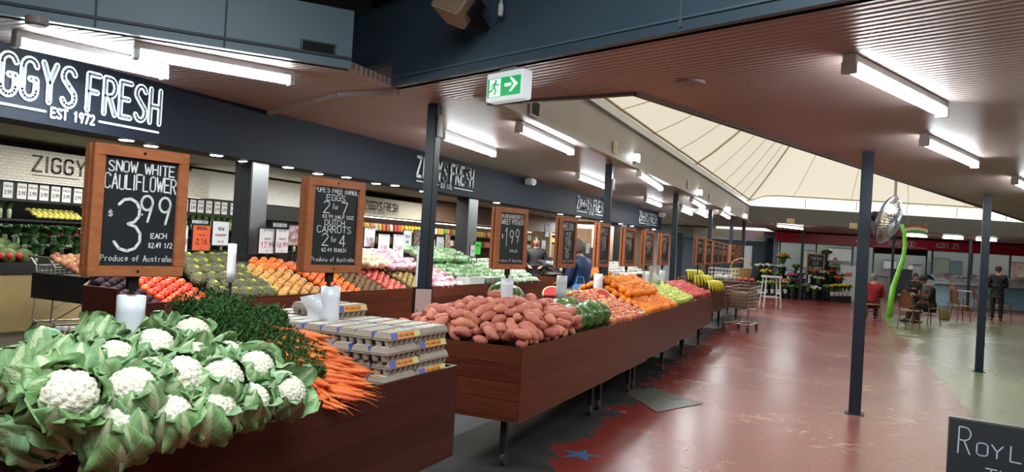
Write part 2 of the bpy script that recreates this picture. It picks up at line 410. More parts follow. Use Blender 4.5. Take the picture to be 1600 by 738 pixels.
# ---- overhead ring of painted steel
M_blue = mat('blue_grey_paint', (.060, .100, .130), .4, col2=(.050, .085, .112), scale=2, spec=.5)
M_bdark = mat('blue_grey_seam', (.018, .03, .04), .5)
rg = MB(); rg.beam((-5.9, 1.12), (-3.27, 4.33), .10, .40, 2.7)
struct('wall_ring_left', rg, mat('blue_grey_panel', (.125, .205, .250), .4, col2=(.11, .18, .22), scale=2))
sm = MB()
dl = Vector((2.63, 3.21, 0)).normalized(); nl = Vector((dl.y, -dl.x, 0))
for px in (148, 350):
    p = on_line(px, 60, (-5.9, 1.12), (-3.27, 4.33)); c = Vector(p)+nl*.053
    sm.beam((c.x-dl.x*.006, c.y-dl.y*.006), (c.x+dl.x*.006, c.y+dl.y*.006), .012, .38, 2.71)
sm.beam((-5.9+nl.x*.055, 1.12+nl.y*.055), (-3.27+nl.x*.055, 4.33+nl.y*.055), .015, .018, 2.755)
struct('trim_3', sm, M_bdark)
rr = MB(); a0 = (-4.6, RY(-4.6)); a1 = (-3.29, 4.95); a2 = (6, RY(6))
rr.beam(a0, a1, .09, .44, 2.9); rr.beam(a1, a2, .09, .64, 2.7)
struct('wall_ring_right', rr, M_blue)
dr = Vector((1, -.4114, 0)).normalized(); nr = Vector((-dr.y, dr.x, 0))*-1
sm = MB(); sm.beam((a1[0]+nr.x*.05, a1[1]+nr.y*.05), (a2[0]+nr.x*.05, a2[1]+nr.y*.05), .012, .012, 2.76)
p = on_line(1071, 30, a1, a2); sm.beam((p[0]+nr.x*.05, p[1]+nr.y*.05), (p[0]+dr.x*.012+nr.x*.05, p[1]+dr.y*.012+nr.y*.05), .012, .6, 2.72)
struct('trim_4', sm, mat('blue_grey_edge', (.10, .15, .19), .4))
# dark lantern above the ring
M_lan = mat('lantern_brown', (.035, .026, .022), .7)
struct('ceiling', MB().slab([(-7, -3), (8, -3), (8, 5.6), (-7, 5.6)], 3.9, 3.95), M_lan)
struct('wall_lantern', MB().beam((-7, 3.2), (-3.9, 5.6), .06, 1.0, 2.95).beam((-4.5, 5.75), (6.5, 1.6), .06, .8, 3.12).beam((-7, -3), (-7, 5), .06, 1.2, 2.75), M_lan)
struct('ceiling', MB().slab([(-4.62, 5.55), (-3.29, 5.0), (-2.85, 5.3), (-2.85, 6.2), (-4.62, 6.2)], 2.91, 2.93), M_sofL)
lf = MB(); lf.beam((-4.4, 5.45), (5, 1.55), .05, .04, 3.36); lf.beam((-6, 1.35), (-3.7, 4.3), .04, .03, 3.14)
struct('trim_5', lf, mat('lantern_frame', (.05, .09, .085), .4))
# ---- ring beam of the tent court
M_grey = mat('beam_grey', (.44, .43, .41), .55, col2=(.39, .38, .365), scale=1.5)
M_grey2 = mat('beam_dark_grey', (.135, .14, .145), .55)
struct('wall_court_left', MB().beam((-2.74, 5.3), (-3.1, 25.3), .10, .46, 2.69), M_grey)
struct('wall_court_far', MB().beam((-3.1, 25.3), (7.6, 30.9), .12, .50, 2.69).beam((7.6, 30.9), (16, 33), .12, .5, 2.69), M_grey2)
struct('wall_court_near', MB().beam((-2.8, 5.62), (-1.5, 5.39), .04, .4, 2.76).beam((-1.5, 5.39), (6.7, 29.6), .04, .5, 2.76), M_grey)
gt = MB(); gt.beam((-2.70, 5.4), (-3.06, 25.25), .12, .05, 3.17); gt.beam((-2.70, 5.4), (-3.06, 25.25), .03, .10, 3.20)
struct('trim_6', gt, mat('gutter_metal', (.5, .52, .54), .3, metal=.8))
# clerestory glazing under the eaves (daylight behind frosted sheet)
M_cler = glow('clerestory_daylight', (.97, .98, 1.0), 1.9)
cl = MB(); cl.beam((-2.95, 25.42), (7.6, 30.98), .03, .27, 3.25); cl.beam((7.6, 30.98), (15, 33), .03, .27, 3.25)
struct('window_1', cl, M_cler)
mu = MB()
for i in range(1, 7):
    f = i/7; x, y = -2.95+10.55*f, 25.42+5.56*f-.03
    mu.beam((x, y), (x+.03, y+.016), .05, .28, 3.24)
struct('window_frame', mu, mat('white_frame', (.7, .7, .68), .5), parent=bpy.data.objects['window_1'])
# tensile membrane
def membrane():
    m = bpy.data.materials.new('membrane'); m.use_nodes = True; nt = m.node_tree; nt.nodes.clear(); g = NG(nt)
    t = g.n('ShaderNodeBsdfTranslucent'); d = g.n('ShaderNodeBsdfDiffuse'); mx = g.n('ShaderNodeMixShader'); o = g.n('ShaderNodeOutputMaterial')
    tc = g.n('ShaderNodeTexCoord')
    c = g.mix(g.step(g.noise(.35, 3, tc.outputs['Object']), .3, .7), (1.0, .95, .82), (.99, .93, .79))
    nt.links.new(c, t.inputs[0]); nt.links.new(c, d.inputs[0]); mx.inputs[0].default_value = .15
    nt.links.new(t.outputs[0], mx.inputs[1]); nt.links.new(d.outputs[0], mx.inputs[2]); nt.links.new(mx.outputs[0], o.inputs[0]); return m
eave = [(-2.8, 5.2, 3.28), (-3.1, 25.3, 3.3), (-2.6, 25.7, 3.52), (7.6, 30.9, 3.55), (15.5, 25, 3.55), (15.5, 8, 3.5), (4, 3.2, 3.4)]
APX = Vector((.6, 16, 7.0))
cum = [0]; E_ = [Vector(p) for p in eave]+[Vector(eave[0])]
for a, b in zip(E_, E_[1:]): cum.append(cum[-1]+(b-a).length)
def eave_at(t):
    s = t*cum[-1]
    for i in range(len(E_)-1):
        if s <= cum[i+1]+1e-6: return E_[i].lerp(E_[i+1], (s-cum[i])/(cum[i+1]-cum[i]))
    return E_[-1]
NS = 40
def tent(u, v):
    b = eave_at(u); sag = .10*math.sin(math.pi*v)*abs(math.sin(math.pi*u*NS))
    p = b.lerp(APX, v); p.z = b.z+(APX.z-b.z)*v**1.12 + sag*.6
    return p
tm = MB().grid(tent, NS*4, 14)
to = struct('ceiling', tm, membrane(), smooth=True); to.name = 'ceiling_membrane'
M_seam = mat('membrane_seam', (.62, .56, .42), .7)
sb = MB()
for i in range(NS):
    u = i/NS; pts = [tent(u, v/10)-Vector((0, 0, .03)) for v in range(11)]
    sb.tube(pts, .007 if i % 5 else .022, n=5)
sb.tube([tent(u/160, .03)-Vector((0, 0, .03)) for u in range(161)], .02, n=5)
struct('ceiling_seam', sb, M_seam, parent=to)
sq = MB()
sq.tube([tent(.02, .2)-Vector((0,0,.1)), tent(.05, .16)-Vector((0,0,.2)), tent(.10, .20)-Vector((0,0,.25)), tent(.15, .35)-Vector((0,0,.15))], .02)
# ---- shop fascia and interior shell
M_navy = mat('navy_paint', (.008, .013, .024), .6, spec=.25)
struct('wall_fascia', MB().box(-5.6, -5.25, -1, 22.6, 2.2, 2.72), M_navy)
M_cei = mat('shop_ceiling', (.42, .38, .29), .8)
struct('ceiling', MB().box(-13.5, -5.6, -1, 34, 2.75, 2.8), M_cei)
def brick_mat():
    m, nt, b = nodes('white_brick'); g = NG(nt); L = nt.links
    tc = g.n('ShaderNodeTexCoord'); mp = g.n('ShaderNodeMapping'); mp.inputs['Rotation'].default_value = (0, math.radians(90), math.radians(0))
    cb = g.n('ShaderNodeCombineXYZ'); sx = g.n('ShaderNodeSeparateXYZ'); L.new(tc.outputs['Object'], sx.inputs[0]); L.new(sx.outputs[1], cb.inputs[0]); L.new(sx.outputs[2], cb.inputs[1])
    br = g.n('ShaderNodeTexBrick'); L.new(cb.outputs[0], br.inputs[0]); br.inputs['Scale'].default_value = 5
    br.inputs['Color1'].default_value = (.62, .60, .52, 1); br.inputs['Color2'].default_value = (.56, .54, .46, 1); br.inputs['Mortar'].default_value = (.36, .34, .29, 1); br.inputs['Mortar Size'].default_value = .02
    L.new(br.outputs[0], b.inputs['Base Color']); b.inputs['Roughness'].default_value = .5; return m
M_brick = brick_mat(); M_black = mat('black_panel', (.008, .009, .011), .6, spec=.2); M_cream = mat('cream_panel', (.62, .58, .46), .6)
M_brown = mat('brown_panel', (.16, .09, .055), .6)
struct('wall_back', MB().box(-12.8, -12.6, -1, 34, 0, 2.75), M_black)
struct('wall_end', MB().box(-13.5, -5.6, -1.1, -1, 0, 2.75), M_black)
struct('wall_bulkhead_brick', MB().box(-12.6, -11.9, -1, 11.4, 2.09, 2.60), M_brick)
struct('wall_bulkhead_plain', MB().box(-12.6, -12.4, 11.4, 16.6, 2.12, 2.7), mat('pale_wall', (.55, .54, .50), .6))
struct('wall_bulkhead_cream', MB().box(-12.6, -11.9, 16.6, 19.9, 2.09, 2.58), M_cream)
struct('wall_bulkhead_brown', MB().box(-12.6, -11.9, 19.9, 33, 2.12, 2.72), M_brown)
# ---- far frontage across the court, square to the view
def fbox(mb, px0, px1, d, z0, z1, th=.1):
    a = (px0-800)/FPX*d; b = (px1-800)/FPX*d
    p = [FR(a, d), FR(b, d), FR(b, d+th), FR(a, d+th)]
    return mb.hexa([(q[0], q[1], z0) for q in p], [(q[0], q[1], z1) for q in p])
M_shut = mat('shutter_blue', (.05, .075, .095), .45)
def shutter_mat():
    m, nt, b = nodes('roller_shutter'); g = NG(nt); L = nt.links
    tc = g.n('ShaderNodeTexCoord'); w = g.n('ShaderNodeTexWave', wave_type='BANDS', bands_direction='Z'); w.inputs['Scale'].default_value = 3.2; L.new(tc.outputs['Object'], w.inputs[0])
    L.new(g.mix(w.outputs['Fac'], (.055, .08, .10), (.10, .14, .17)), b.inputs['Base Color']); b.inputs['Roughness'].default_value = .4
    return m
struct('wall_far', fbox(fbox(MB(), 1020, 1216, 33, 0, 2.7, .2), 1216, 2100, 37.5, 0, 2.7, .2), mat('far_wall_teal', (.26, .34, .35), .6, col2=(.42, .45, .42), scale=.6))
for n_, (p0, p1) in enumerate(((1062, 1160), (1166, 1199))):
    struct('door_%d' % (n_+1), fbox(MB(), p0, p1, 32.9, 0, 2.25, .05), shutter_mat() if n_ == 0 else bpy.data.materials['roller_shutter'])
struct('trim_7', fbox(fbox(MB(), 1199, 1210, 32.7, 0, 2.4, .2), 1060, 1066, 32.7, 0, 2.4, .2), mat('navy_frame', (.012, .02, .04), .4))
struct('trim_8', fbox(MB(), 1210, 1217, 32.6, 0, 2.4, .3), mat('pale_blue_frame', (.32, .42, .48), .4))
struct('wall_shop_end', MB().box(-13.5, -5.4, 33.4, 33.6, 0, 2.8), M_brown)
# the market hall closing in behind the viewpoint
M_rear = mat('rear_wall', (.20, .19, .18), .7)
struct('wall_rear', MB().box(-13.5, 14, -7.2, -7, 0, 4), M_rear)
struct('wall_right', MB().box(14, 14.2, -7, 44, 0, 3.6), M_rear)
struct('wall_left', MB().box(-13.8, -13.5, -7, 36, 0, 4), M_rear)
struct('ceiling', MB().box(-13.5, -5.9, -7, 1.0, 2.8, 2.85).box(4, 14, -7, 1.0, 2.78, 2.83), M_sofL)
struct('ceiling', MB().box(-14, 14.2, -7.2, -2.5, 3.95, 4.0).box(-14, -6.5, -3, 6, 3.9, 3.95).box(8, 14.2, -3, 2.5, 3.9, 3.95), M_lan)
# ================================================================ POSTS, LIGHTS, SIGNS ON THE BUILDING
M_post = mat('post_paint', (.016, .024, .034), .4, spec=.35)
M_white = mat('white_plastic', (.72, .72, .70), .4); M_wht2 = mat('white_gloss', (.80, .82, .84), .25)
def post(x, y, w, label, top=2.7, z0=0.0, extra=None):
    t = T('post', label, 'post', (x, y, z0), 0, None)
    part('shaft', MB().box(-w/2, w/2, -w/2, w/2, 0, top-z0-.002), M_post, t, bevel=.006)
    part('base_plate', MB().box(-w*.8, w*.8, -w*.8, w*.8, 0, .008), M_post, t)
    return t
PX = [(680, 163, 'steel post behind the sweet potato bin beside the framed leaflet'), (953, 257, 'steel post between the third and fourth chalkboards beyond the sweet potatoes'),
      (1057, 302, 'steel post rising beyond the last chalkboard of the fruit bins'), (1111, 327, 'thin far post rising behind the bananas'),
      (1144, 340, 'thin far post among the distant chalkboards'), (1163, 345, 'thin far post nearest the corner of the roof court')]
posts = []
for px, py, lb in PX:
    p = on_z(px, py, 2.7); posts.append(post(p[0], p[1], .095, lb))
p = on_z(1335, 648); posts.append(post(p[0], p[1]+.05, .115, 'tall dark post standing on the dusty red floor with the big fan on it'))
p = on_z(1530, 582); posts.append(post(p[0], p[1]+.05, .105, 'dark post standing on the pale green floor right of the cafe chairs'))
POST_FAN = posts[6].location
part('service_box', MB().box(.05, .075, -.03, .03, 2.42, 2.60), M_white, posts[0])
part('service_box', MB().box(.05, .075, -.03, .03, 2.35, 2.5), M_white, posts[1])
for px, top, bot, d, lb in ((1252, 352, 425, 29.0, 'slim post in front of the florist window, beside the small blackboard'), (1391, 375, 478, 30.0, 'slim post under the SEAFOOD lettering'),
                        (1512, 377, 470, 29.0, 'slim post in front of the ice counter')):
    q = on_d(px, bot, d); post(q[0], q[1], .10, lb, top=2.7)
# stainless columns in the shop front
M_steel = mat('brushed_steel', (.42, .43, .44), .28, metal=.9, stretch=(1, 1, 30), scale=4); M_dkcol = mat('dark_column', (.02, .022, .025), .3)
for n_, (y0, y1, lb) in enumerate(((5.62, 5.86, 'square steel and black column under the fascia behind the pineapples'), (10.18, 10.50, 'brushed steel column rising behind the bagged salads'),
                   (18.6, 19.1, 'steel column rising beyond the far chalkboards'))):
    t = T('column', lb, 'column', (-5.42, (y0+y1)/2, 0)); h = (y1-y0)/2
    part('core', MB().box(-.10, .10, -h, h, 0, 2.2), M_steel, t, bevel=.01)
    part('side_panel', MB().box(-.102, .102, -h-.012, -h, 0, 2.19), M_dkcol, t)
    part('plinth', MB().box(-.12, .12, -h-.02, h+.02, 0, 1.0), M_black, t)
# fluorescent battens
M_tube = glow('lamp_tube', (.90, .97, 1.0), 20); M_case = mat('lamp_case', (.75, .78, .80), .4)
def batten(L_=1.2, power=16, proto=None):
    t = T('ceiling_light', 'x', 'light')
    b = MB().box(-L_/2, L_/2, -.035, .035, -.045, 0)
    part('housing', b, M_case, t, bevel=.004)
    d = MB().tube([(-L_/2+.03, 0, -.075), (L_/2-.03, 0, -.075)], .030, n=10)
    part('diffuser', d, M_tube, t, smooth=True)
    e = MB().box(-L_/2, -L_/2+.035, -.04, .04, -.11, -.04).box(L_/2-.035, L_/2, -.04, .04, -.11, -.04)
    part('end_cap', MB().box(-L_/2, -L_/2+.035, -.04, .04, -.11, -.04), M_case, t, bevel=.004); part('end_cap', MB().box(L_/2-.035, L_/2, -.04, .04, -.11, -.04), M_case, t, bevel=.004)
    l = bpy.data.lights.new('lamp', 'AREA'); l.shape = 'RECTANGLE'; l.size = L_; l.size_y = .07; l.energy = power; l.color = (.90, .97, 1.0)
    lo = bpy.data.objects.new('lamp', l); COL.objects.link(lo); lo.parent = t; lo.location = (0, 0, -.115)
    return t
def place_batten(p0, p1, lb, power=16, z=2.7, group=None, zl=2.62):
    a = on_z(*p0, zl); b = on_z(*p1, zl); d = b-a; L_ = float(np.hypot(d[0], d[1]))
    t = batten(L_, power); c = (a+b)/2; t.location = (c[0], c[1], z); t.rotation_euler = (0, 0, math.atan2(d[1], d[0])); t['label'] = lb
    if group: t['group'] = group
    return t
place_batten((20, 66), (260, 119), 'fluorescent tube light above the GYS of the big fascia sign', 22)
place_batten((208, 84), (458, 128), 'fluorescent tube light above the H end of the big fascia sign', 22)
place_batten((690, 214), (772, 242), 'fluorescent tube light just right of the post by the second fascia sign', 22)
place_batten((810, 202), (893, 239), 'fluorescent tube light below and right of the green exit sign', 22)
place_batten((902, 277), (945, 293), 'fluorescent tube light above the third fascia sign', 14)
place_batten((998, 273), (1033, 296), 'fluorescent tube light over the orange bins near the court beam', 14)
place_batten((1008, 313), (1032, 322), 'fluorescent tube light above the fourth fascia sign', 12)
place_batten((1080, 314), (1100, 325), 'far fluorescent tube light close to the court beam past the third post', 12)
for (a, b, lb) in (((1063, 328), (1080, 335), 'far fluorescent tube light over the aisle, left one of a far cluster'), ((1088, 331), (1104, 339), 'far fluorescent tube light over the aisle, middle one of a far cluster'),
                   ((1125, 333), (1139, 341), 'far fluorescent tube light over the aisle, right one of a far cluster')):
    place_batten(a, b, lb, 10)
place_batten((1325, 106), (1473, 178), 'large fluorescent tube light on the soffit above the tall dark post', 26)
place_batten((1443, 223), (1524, 259), 'second fluorescent tube light on the right-hand soffit, beyond the large one', 24)
place_batten((1585, 285), (1640, 310), 'fluorescent tube light cut by the right edge of the frame', 20)
place_batten((1212, 352), (1254, 357), 'fluorescent tube light in front of the florist awning', 12, zl=2.64)
for px, lb in ((1432, 'long lamp hanging below the painted scroll sign'), (1488, 'bright lamp over the phone number on the red awning'), (1540, 'lamp beside the dark post in front of the red awning')):
    q = on_d(px, 370+(px-1432)*.06, 27.2); t = batten(.8, 12); t.location = (q[0], q[1], q[2]+.1); t.rotation_euler = (0, 0, _y); t['label'] = lb
    part('rod', MB().tube([(0, 0, 0), (0, 0, 2.7-q[2]-.1)], .01), M_case, t)
# spotlights and yellow bay plates on the left court beam
def on_beam(px, py): return on_line(px, py, (-2.68, 5.3), (-3.04, 25.3))
M_spot = glow('spot_lamp', (.95, .98, 1), 30); M_sbody = mat('spot_body', (.5, .5, .5), .4)
for px, py, lb in ((992, 247, 'bright floodlight on the court beam beside the nearest bay plate'), (1092, 301, 'bright floodlight on the court beam between two bay plates'),
                   (1137, 327, 'bright floodlight on the court beam near the corner'), (1164, 338, 'small bright floodlight at the corner of the court beam')):
    p = on_beam(px, py); t = T('floodlight', lb, 'floodlight', (p[0]+.05, p[1], p[2]))
    part('housing', MB().box(-.09, .0, -.07, .07, -.06, .06), M_sbody, t, bevel=.01)
    part('lens', MB().box(0, .006, -.06, .06, -.05, .05).box(-.07, .0, -.074, -.07, -.045, .045), M_spot, t)
    l = bpy.data.lights.new('lamp', 'SPOT'); l.energy = 35; l.spot_size = 2.2; l.shadow_soft_size = .08; lo = bpy.data.objects.new('lamp', l); COL.objects.link(lo); lo.parent = t; lo.location = (.08, 0, 0); lo.rotation_euler = (0, math.radians(-50), 0)
q = on_d(1200, 343, 28.6); t = T('floodlight', 'bright round floodlight on the far grey beam left of the florist', 'floodlight', q)
part('housing', MB().box(-.08, .08, 0, .12, -.08, .08), M_sbody, t, bevel=.02); part('lens', MB().lathe([(.09, -.02), (.09, 0)], 14, axis='y'), M_spot, t)
M_plate = mat('yellow_plate', (.62, .58, .30), .5)
for px, py, s_, lb in ((960, 230, .15, 'small yellow bay plate on the court beam right of the exit sign'), (1075, 288, .15, 'second small yellow bay plate along the court beam'), (1109, 308, .14, 'third small yellow bay plate along the court beam')):
    p = on_beam(px, py); t = T('bay_plate', lb, 'sign', (p[0]+.012, p[1], p[2]))
    part('frame', MB().box(-.01, .006, -s_/2, s_/2, -s_/2, s_/2), mat('plate_white', (.7, .7, .62), .5), t)
    part('panel', MB().box(.006, .009, -s_*.27, s_*.27, -s_*.33, s_*.33), M_plate, t)
for px, py, lb in ((1235, 346, 'small pale plate on the far beam above the florist awning'), (1333, 353, 'small pale plate on the far beam left of the tall dark post')):
    q = on_line(px, py, (-3.1, 25.24), (7.6, 30.84)); one('bay_plate', MB().box(-.13, .13, -.02, 0, -.09, .09), M_plate, lb, 'sign', (q[0], q[1]-.03, q[2]), math.atan2(5.6, 10.7))
p = on_beam(835, 168)
t = T('beam_vent', 'small black louvre with a white rim on the court beam beside the exit sign', 'vent', (-2.66, 6.15, 2.93))
p = on_beam(833, 170); t.location = (p[0]+.015, p[1], p[2])
part('rim', MB().box(-.01, .01, -.10, .10, -.075, .075), M_white, t); part('opening', MB().box(.01, .014, -.085, .085, -.06, .06), M_black, t)
# vent cut in the left ring panel
p = on_line(495, 77, (-5.9, 1.12), (-3.27, 4.33)); ang = math.atan2(3.21, 2.63)
t = T('wall_vent', 'rectangular black air vent in the blue steel panel overhead', 'vent', (p[0]+nl.x*.056, p[1]+nl.y*.056, p[2]), ang)
part('rim', MB().box(-.12, .12, -.004, .008, -.042, .042), mat('vent_rim', (.03, .05, .065), .4), t)
part('opening', MB().box(-.105, .105, -.006, -.003, -.032, .032), M_black, t)
# exit sign
t = T('exit_sign', 'green and white running-man exit sign with arrow hanging under the soffit', 'exit sign')
p = on_line(795, 136, (-3.29, 4.99), (-.13, 3.69))
t.location = tuple(p); t.rotation_euler = (0, 0, math.radians(-22.3)); t.scale = (1.40, 1, 1.12)
part('housing', MB().box(-.125, .125, -.045, .045, -.085, .085), mat('sign_case', (.75, .78, .8), .4, emit=(.9, .97, 1), estr=.22), t, bevel=.006)
part('green_panel', MB().box(-.113, .113, -.048, -.045, -.06, .05), mat('exit_green', (.0, .17, .04), .4, emit=(.0, .30, .07), estr=.7), t)
M_exw = mat('exit_white', (.85, .9, .9), .4, emit=(.9, 1, .95), estr=.35)
part('white_field', MB().box(-.097, -.020, -.050, -.048, -.058, .046), M_exw, t)
ar = MB(); y_ = -.0505
ar.add([(.008, y_, -.008), (.055, y_, -.008), (.055, y_, .012), (.008, y_, .012)], [(0,1,2,3)])
ar.add([(.040, y_, .044), (.056, y_, .044), (.100, y_, .002), (.056, y_, -.040), (.040, y_, -.040), (.070, y_, .002)], [(0,1,2,5),(5,2,3,4)])
part('arrow', ar, M_exw, t)
mn = MB(); g_ = -.0515
def limb(pts, w): ribbon(mn, pts, w, y=g_)
ribbon(mn, [(-.052, .034), (-.0515, .034)], .015, y=g_)
limb([(-.055, .022), (-.064, -.004)], .015); limb([(-.064, -.004), (-.048, -.022), (-.060, -.046)], .009); limb([(-.064, -.004), (-.078, -.022), (-.097, -.026)], .009)
limb([(-.055, .020), (-.038, .006), (-.026, .012)], .006); limb([(-.057, .020), (-.078, .012), (-.084, -.004)], .006)
part('running_figure', mn, bpy.data.materials['exit_green'], t)
part('bracket', MB().box(-.05, .05, -.02, .02, .085, .28), M_white, t)
# loudspeaker and hanging sensor on the ring
rgA, rgB = (-3.29, 4.95), (-.13, 3.65)
p = on_line(724, 14, (rgA[0]+nr.x*.24, rgA[1]+nr.y*.24), (rgB[0]+nr.x*.24, rgB[1]+nr.y*.24)); R2 = math.atan2(-.4114, 1)
t = T('loudspeaker', 'beige boxy loudspeaker bracketed to the blue ring beam overhead', 'loudspeaker', (p[0]+nr.x*.05, p[1]+nr.y*.05, p[2]-.005), R2, rot=(math.radians(-22), math.radians(22), R2+.25))
bx = MB().hexa([(-.12, -.10, -.09), (.12, -.10, -.09), (.08, .09, -.09), (-.08, .09, -.09)], [(-.12, -.10, .15), (.12, -.10, .15), (.08, .09, .15), (-.08, .09, .15)])
part('cabinet', bx, mat('speaker_beige', (.42, .33, .23), .5), t, bevel=.008)
part('grille', MB().box(-.105, .105, -.106, -.100, -.078, .138), mat('speaker_grille', (.30, .19, .13), .7), t)
part('bracket', MB().box(.12, .15, -.03, .05, -.03, .10).box(.0, .14, .05, .2, .02, .05), M_black, t)
p = on_line(800, 22, rgA, rgB); c = (p[0]+nr.x*.10, p[1]+nr.y*.10)
t = T('cable_connector', 'white cable and plug hanging in front of the blue ring beam', 'cable', (c[0], c[1], p[2]))
part('plug', MB().lathe([(.008, -.04), (.018, -.035), (.018, .03), (.010, .05)], 10), M_white, t, smooth=True)
part('cable', MB().tube([(0, 0, .05), (.004, 0, .2), (.012, 0, .5), (.02, 0, .9)], .009), M_white, t, smooth=True)
part('thin_lead', MB().tube([(0, 0, -.04), (-.03, .02, -.07), (-.09, .05, -.10), (-.15, .07, -.11)], .003), M_black, t)
p = on_z(1078, 130, 2.69)
one('ceiling_disc', MB().lathe([(.10, -.012), (.098, -.018), (.06, -.022), (.0, -.022)], 24).lathe([(.10, -.012), (.10, 0)], 24), bpy.data.materials['soffit_paint'], 'round flat disc fixed to the brown soffit near the opening', 'ceiling disc', (p[0], p[1], 2.7))
p = on_z(58, 33, 2.68)
one('ceiling_disc', MB().lathe([(.045, -.05), (.06, -.04), (.06, 0)], 20), bpy.data.materials['soffit_paint'], 'small dark detector on the soffit above the big fascia sign', 'detector', (p[0], p[1], 2.7))
p = on_x(828, 284, -5.15)
t = T('security_camera', 'small white security camera box on the fascia right of the second sign', 'camera', (-5.18, p[1], p[2]))
part('housing', MB().box(-.03, .12, -.10, .10, -.06, .05), M_white, t, bevel=.02); part('arm', MB().tube([(-.07, 0, .03), (0, 0, .0)], .015), M_white, t)
p = on_x(1035, 336, -5.15)
one('security_camera', MB().box(-.07, .1, -.12, .12, -.07, .07), M_white, 'small white camera box high on the fascia by the fourth sign', 'camera', (-5.18, p[1], p[2]), bevel=.03)
# downlights under the fascia
M_dl = glow('downlight_lamp', (1, .98, .94), 22)
dls = [(197, 229), (236, 230), (338, 249), (382, 251), (450, 265), (497, 268), (541, 280), (588, 283), (617, 292), (662, 294), (776, 314), (876, 329), (904, 334), (942, 341), (970, 345), (988, 347), (1022, 354)]
d0 = T('downlight', 'round recessed downlight under the shop fascia', 'downlight', (0, 0, 0), group='downlights under the shop fascia')
part('rim', MB().lathe([(.065, -.004), (.065, .0)], 16), M_white, d0); part('lamp_face', MB().lathe([(.052, -.008), (.052, -.003)], 16), M_dl, d0)
for i, (px, py) in enumerate(dls):
    x = -5.33 if i % 2 == 0 else -5.45
    p = on_x(px, py, x); t = d0 if i == 0 else dup(d0); t.location = (x, p[1], 2.198); t['label'] = '%s recessed downlight from the left under the shop fascia' % nth(i)
# shop ceiling panels (lit strips seen under the fascia)
M_strip = glow('shop_strip', (1, .99, .95), 7)
s0 = T('shop_strip_light', 'long lit strip light on the shop ceiling behind the fascia', 'light', (0, 0, 2.75), group='strip lights on the shop ceiling')
part('body', MB().box(-.06, .06, -.6, .6, -.04, 0), M_white, s0); part('lamp_face', MB().box(-.045, .045, -.58, .58, -.046, -.04), M_strip, s0)
for i, (x, y) in enumerate(((-8.6, 5.1), (-8.6, 6.9), (-7.4, 8.2), (-7.6, 11.6), (-8.6, 13.0), (-7.4, 15.5), (-7.4, 18.5), (-8.8, 9.6))):
    t = s0 if i == 0 else dup(s0); t.location = (x, y, 2.75); t['label'] = 'lit strip on the shop ceiling, %s one in the list from near to far' % nth(i)
# fascia lettering
M_let = mat('sign_white', (.80, .84, .86), .4); M_lit = mat('sign_white_lit', (.80, .84, .86), .4, emit=(.85, .95, 1), estr=.45)
def ziggys(name, label, x, y0, w, z, h, m_, parent=None, sw=.03, double=False, rz=math.pi/2, est=True, m2=None):
    """lettering standing along +Y, facing +X; origin at left bottom"""
    t = T(name, label, 'sign', (x, y0, z), rz)
    for word, a, b in (('ZIGGYS', 0, .50), ('FRESH', .57, 1)):
        st, tot = strokes(word, .22, 1, .11); k = (b-a)*w/tot; mb = MB()
        for s_ in st: ribbon(mb, [(a*w+p*k, q*h) for p, q in s_], sw)
        part('word', mb, m_, t)
        if double:
            mb = MB()
            for s_ in st: ribbon(mb, [(a*w+p*k, q*h) for p, q in s_], sw*.42, y=-.004)
            part('inlay', mb, m2, t)
    mb = MB()
    if est: letters('EST 1972', w/2, -h*.38, h*.115, h*.25, h*.05, sw*.34, mb=mb)
    ribbon(mb, [(0, -h*.26), (w*.36, -h*.26)], sw*.35); ribbon(mb, [(w*.64, -h*.26), (w, -h*.26)], sw*.35)
    part('underline', mb, m_, t)
    return t
M_inlay = mat('sign_inlay', (.20, .27, .33), .5)
ziggys('fascia_sign', 'large lit ZIGGYS FRESH EST 1972 lettering on the navy fascia over the first shop bay', -5.238, 2.96, 1.49, 2.36, .27, M_lit, sw=.046, double=True, m2=M_inlay)
ziggys('fascia_sign', 'ZIGGYS FRESH lettering on the fascia partly behind the steel post', -5.238, 8.50, 1.62, 2.36, .25, M_let, sw=.042)
p3 = on_x(903, 300, -5.238)[1]; p4 = on_x(946, 310, -5.238)[1]
ziggys('fascia_sign', 'ZIGGYS FRESH lettering left of the second steel post', -5.238, p3, p4-p3, 2.36, .24, M_let, sw=.042)
p3 = on_x(1000, 325, -5.238)[1]; p4 = on_x(1027, 333, -5.238)[1]
ziggys('fascia_sign', 'smallest readable ZIGGYS FRESH lettering near the far end of the fascia', -5.238, p3, p4-p3, 2.36, .24, M_let, sw=.045)
M_blk = mat('letter_black', (.03, .03, .03), .5)
y0 = on_x(52, 250, -11.89)[1]; ziggys('wall_lettering', 'black ZIGGYS FRESH lettering on the white brick bulkhead behind the first chalkboard', -11.885, y0, 2.2, 2.26, .24, M_blk, sw=.032)
y0 = on_x(571, 312, -11.89)[1]; y1 = on_x(622, 320, -11.89)[1]; ziggys('wall_lettering', 'black ZIGGYS FRESH lettering on the cream bulkhead right of the egg chalkboard', -11.885, y0, y1-y0, 2.24, .22, M_blk, sw=.032)
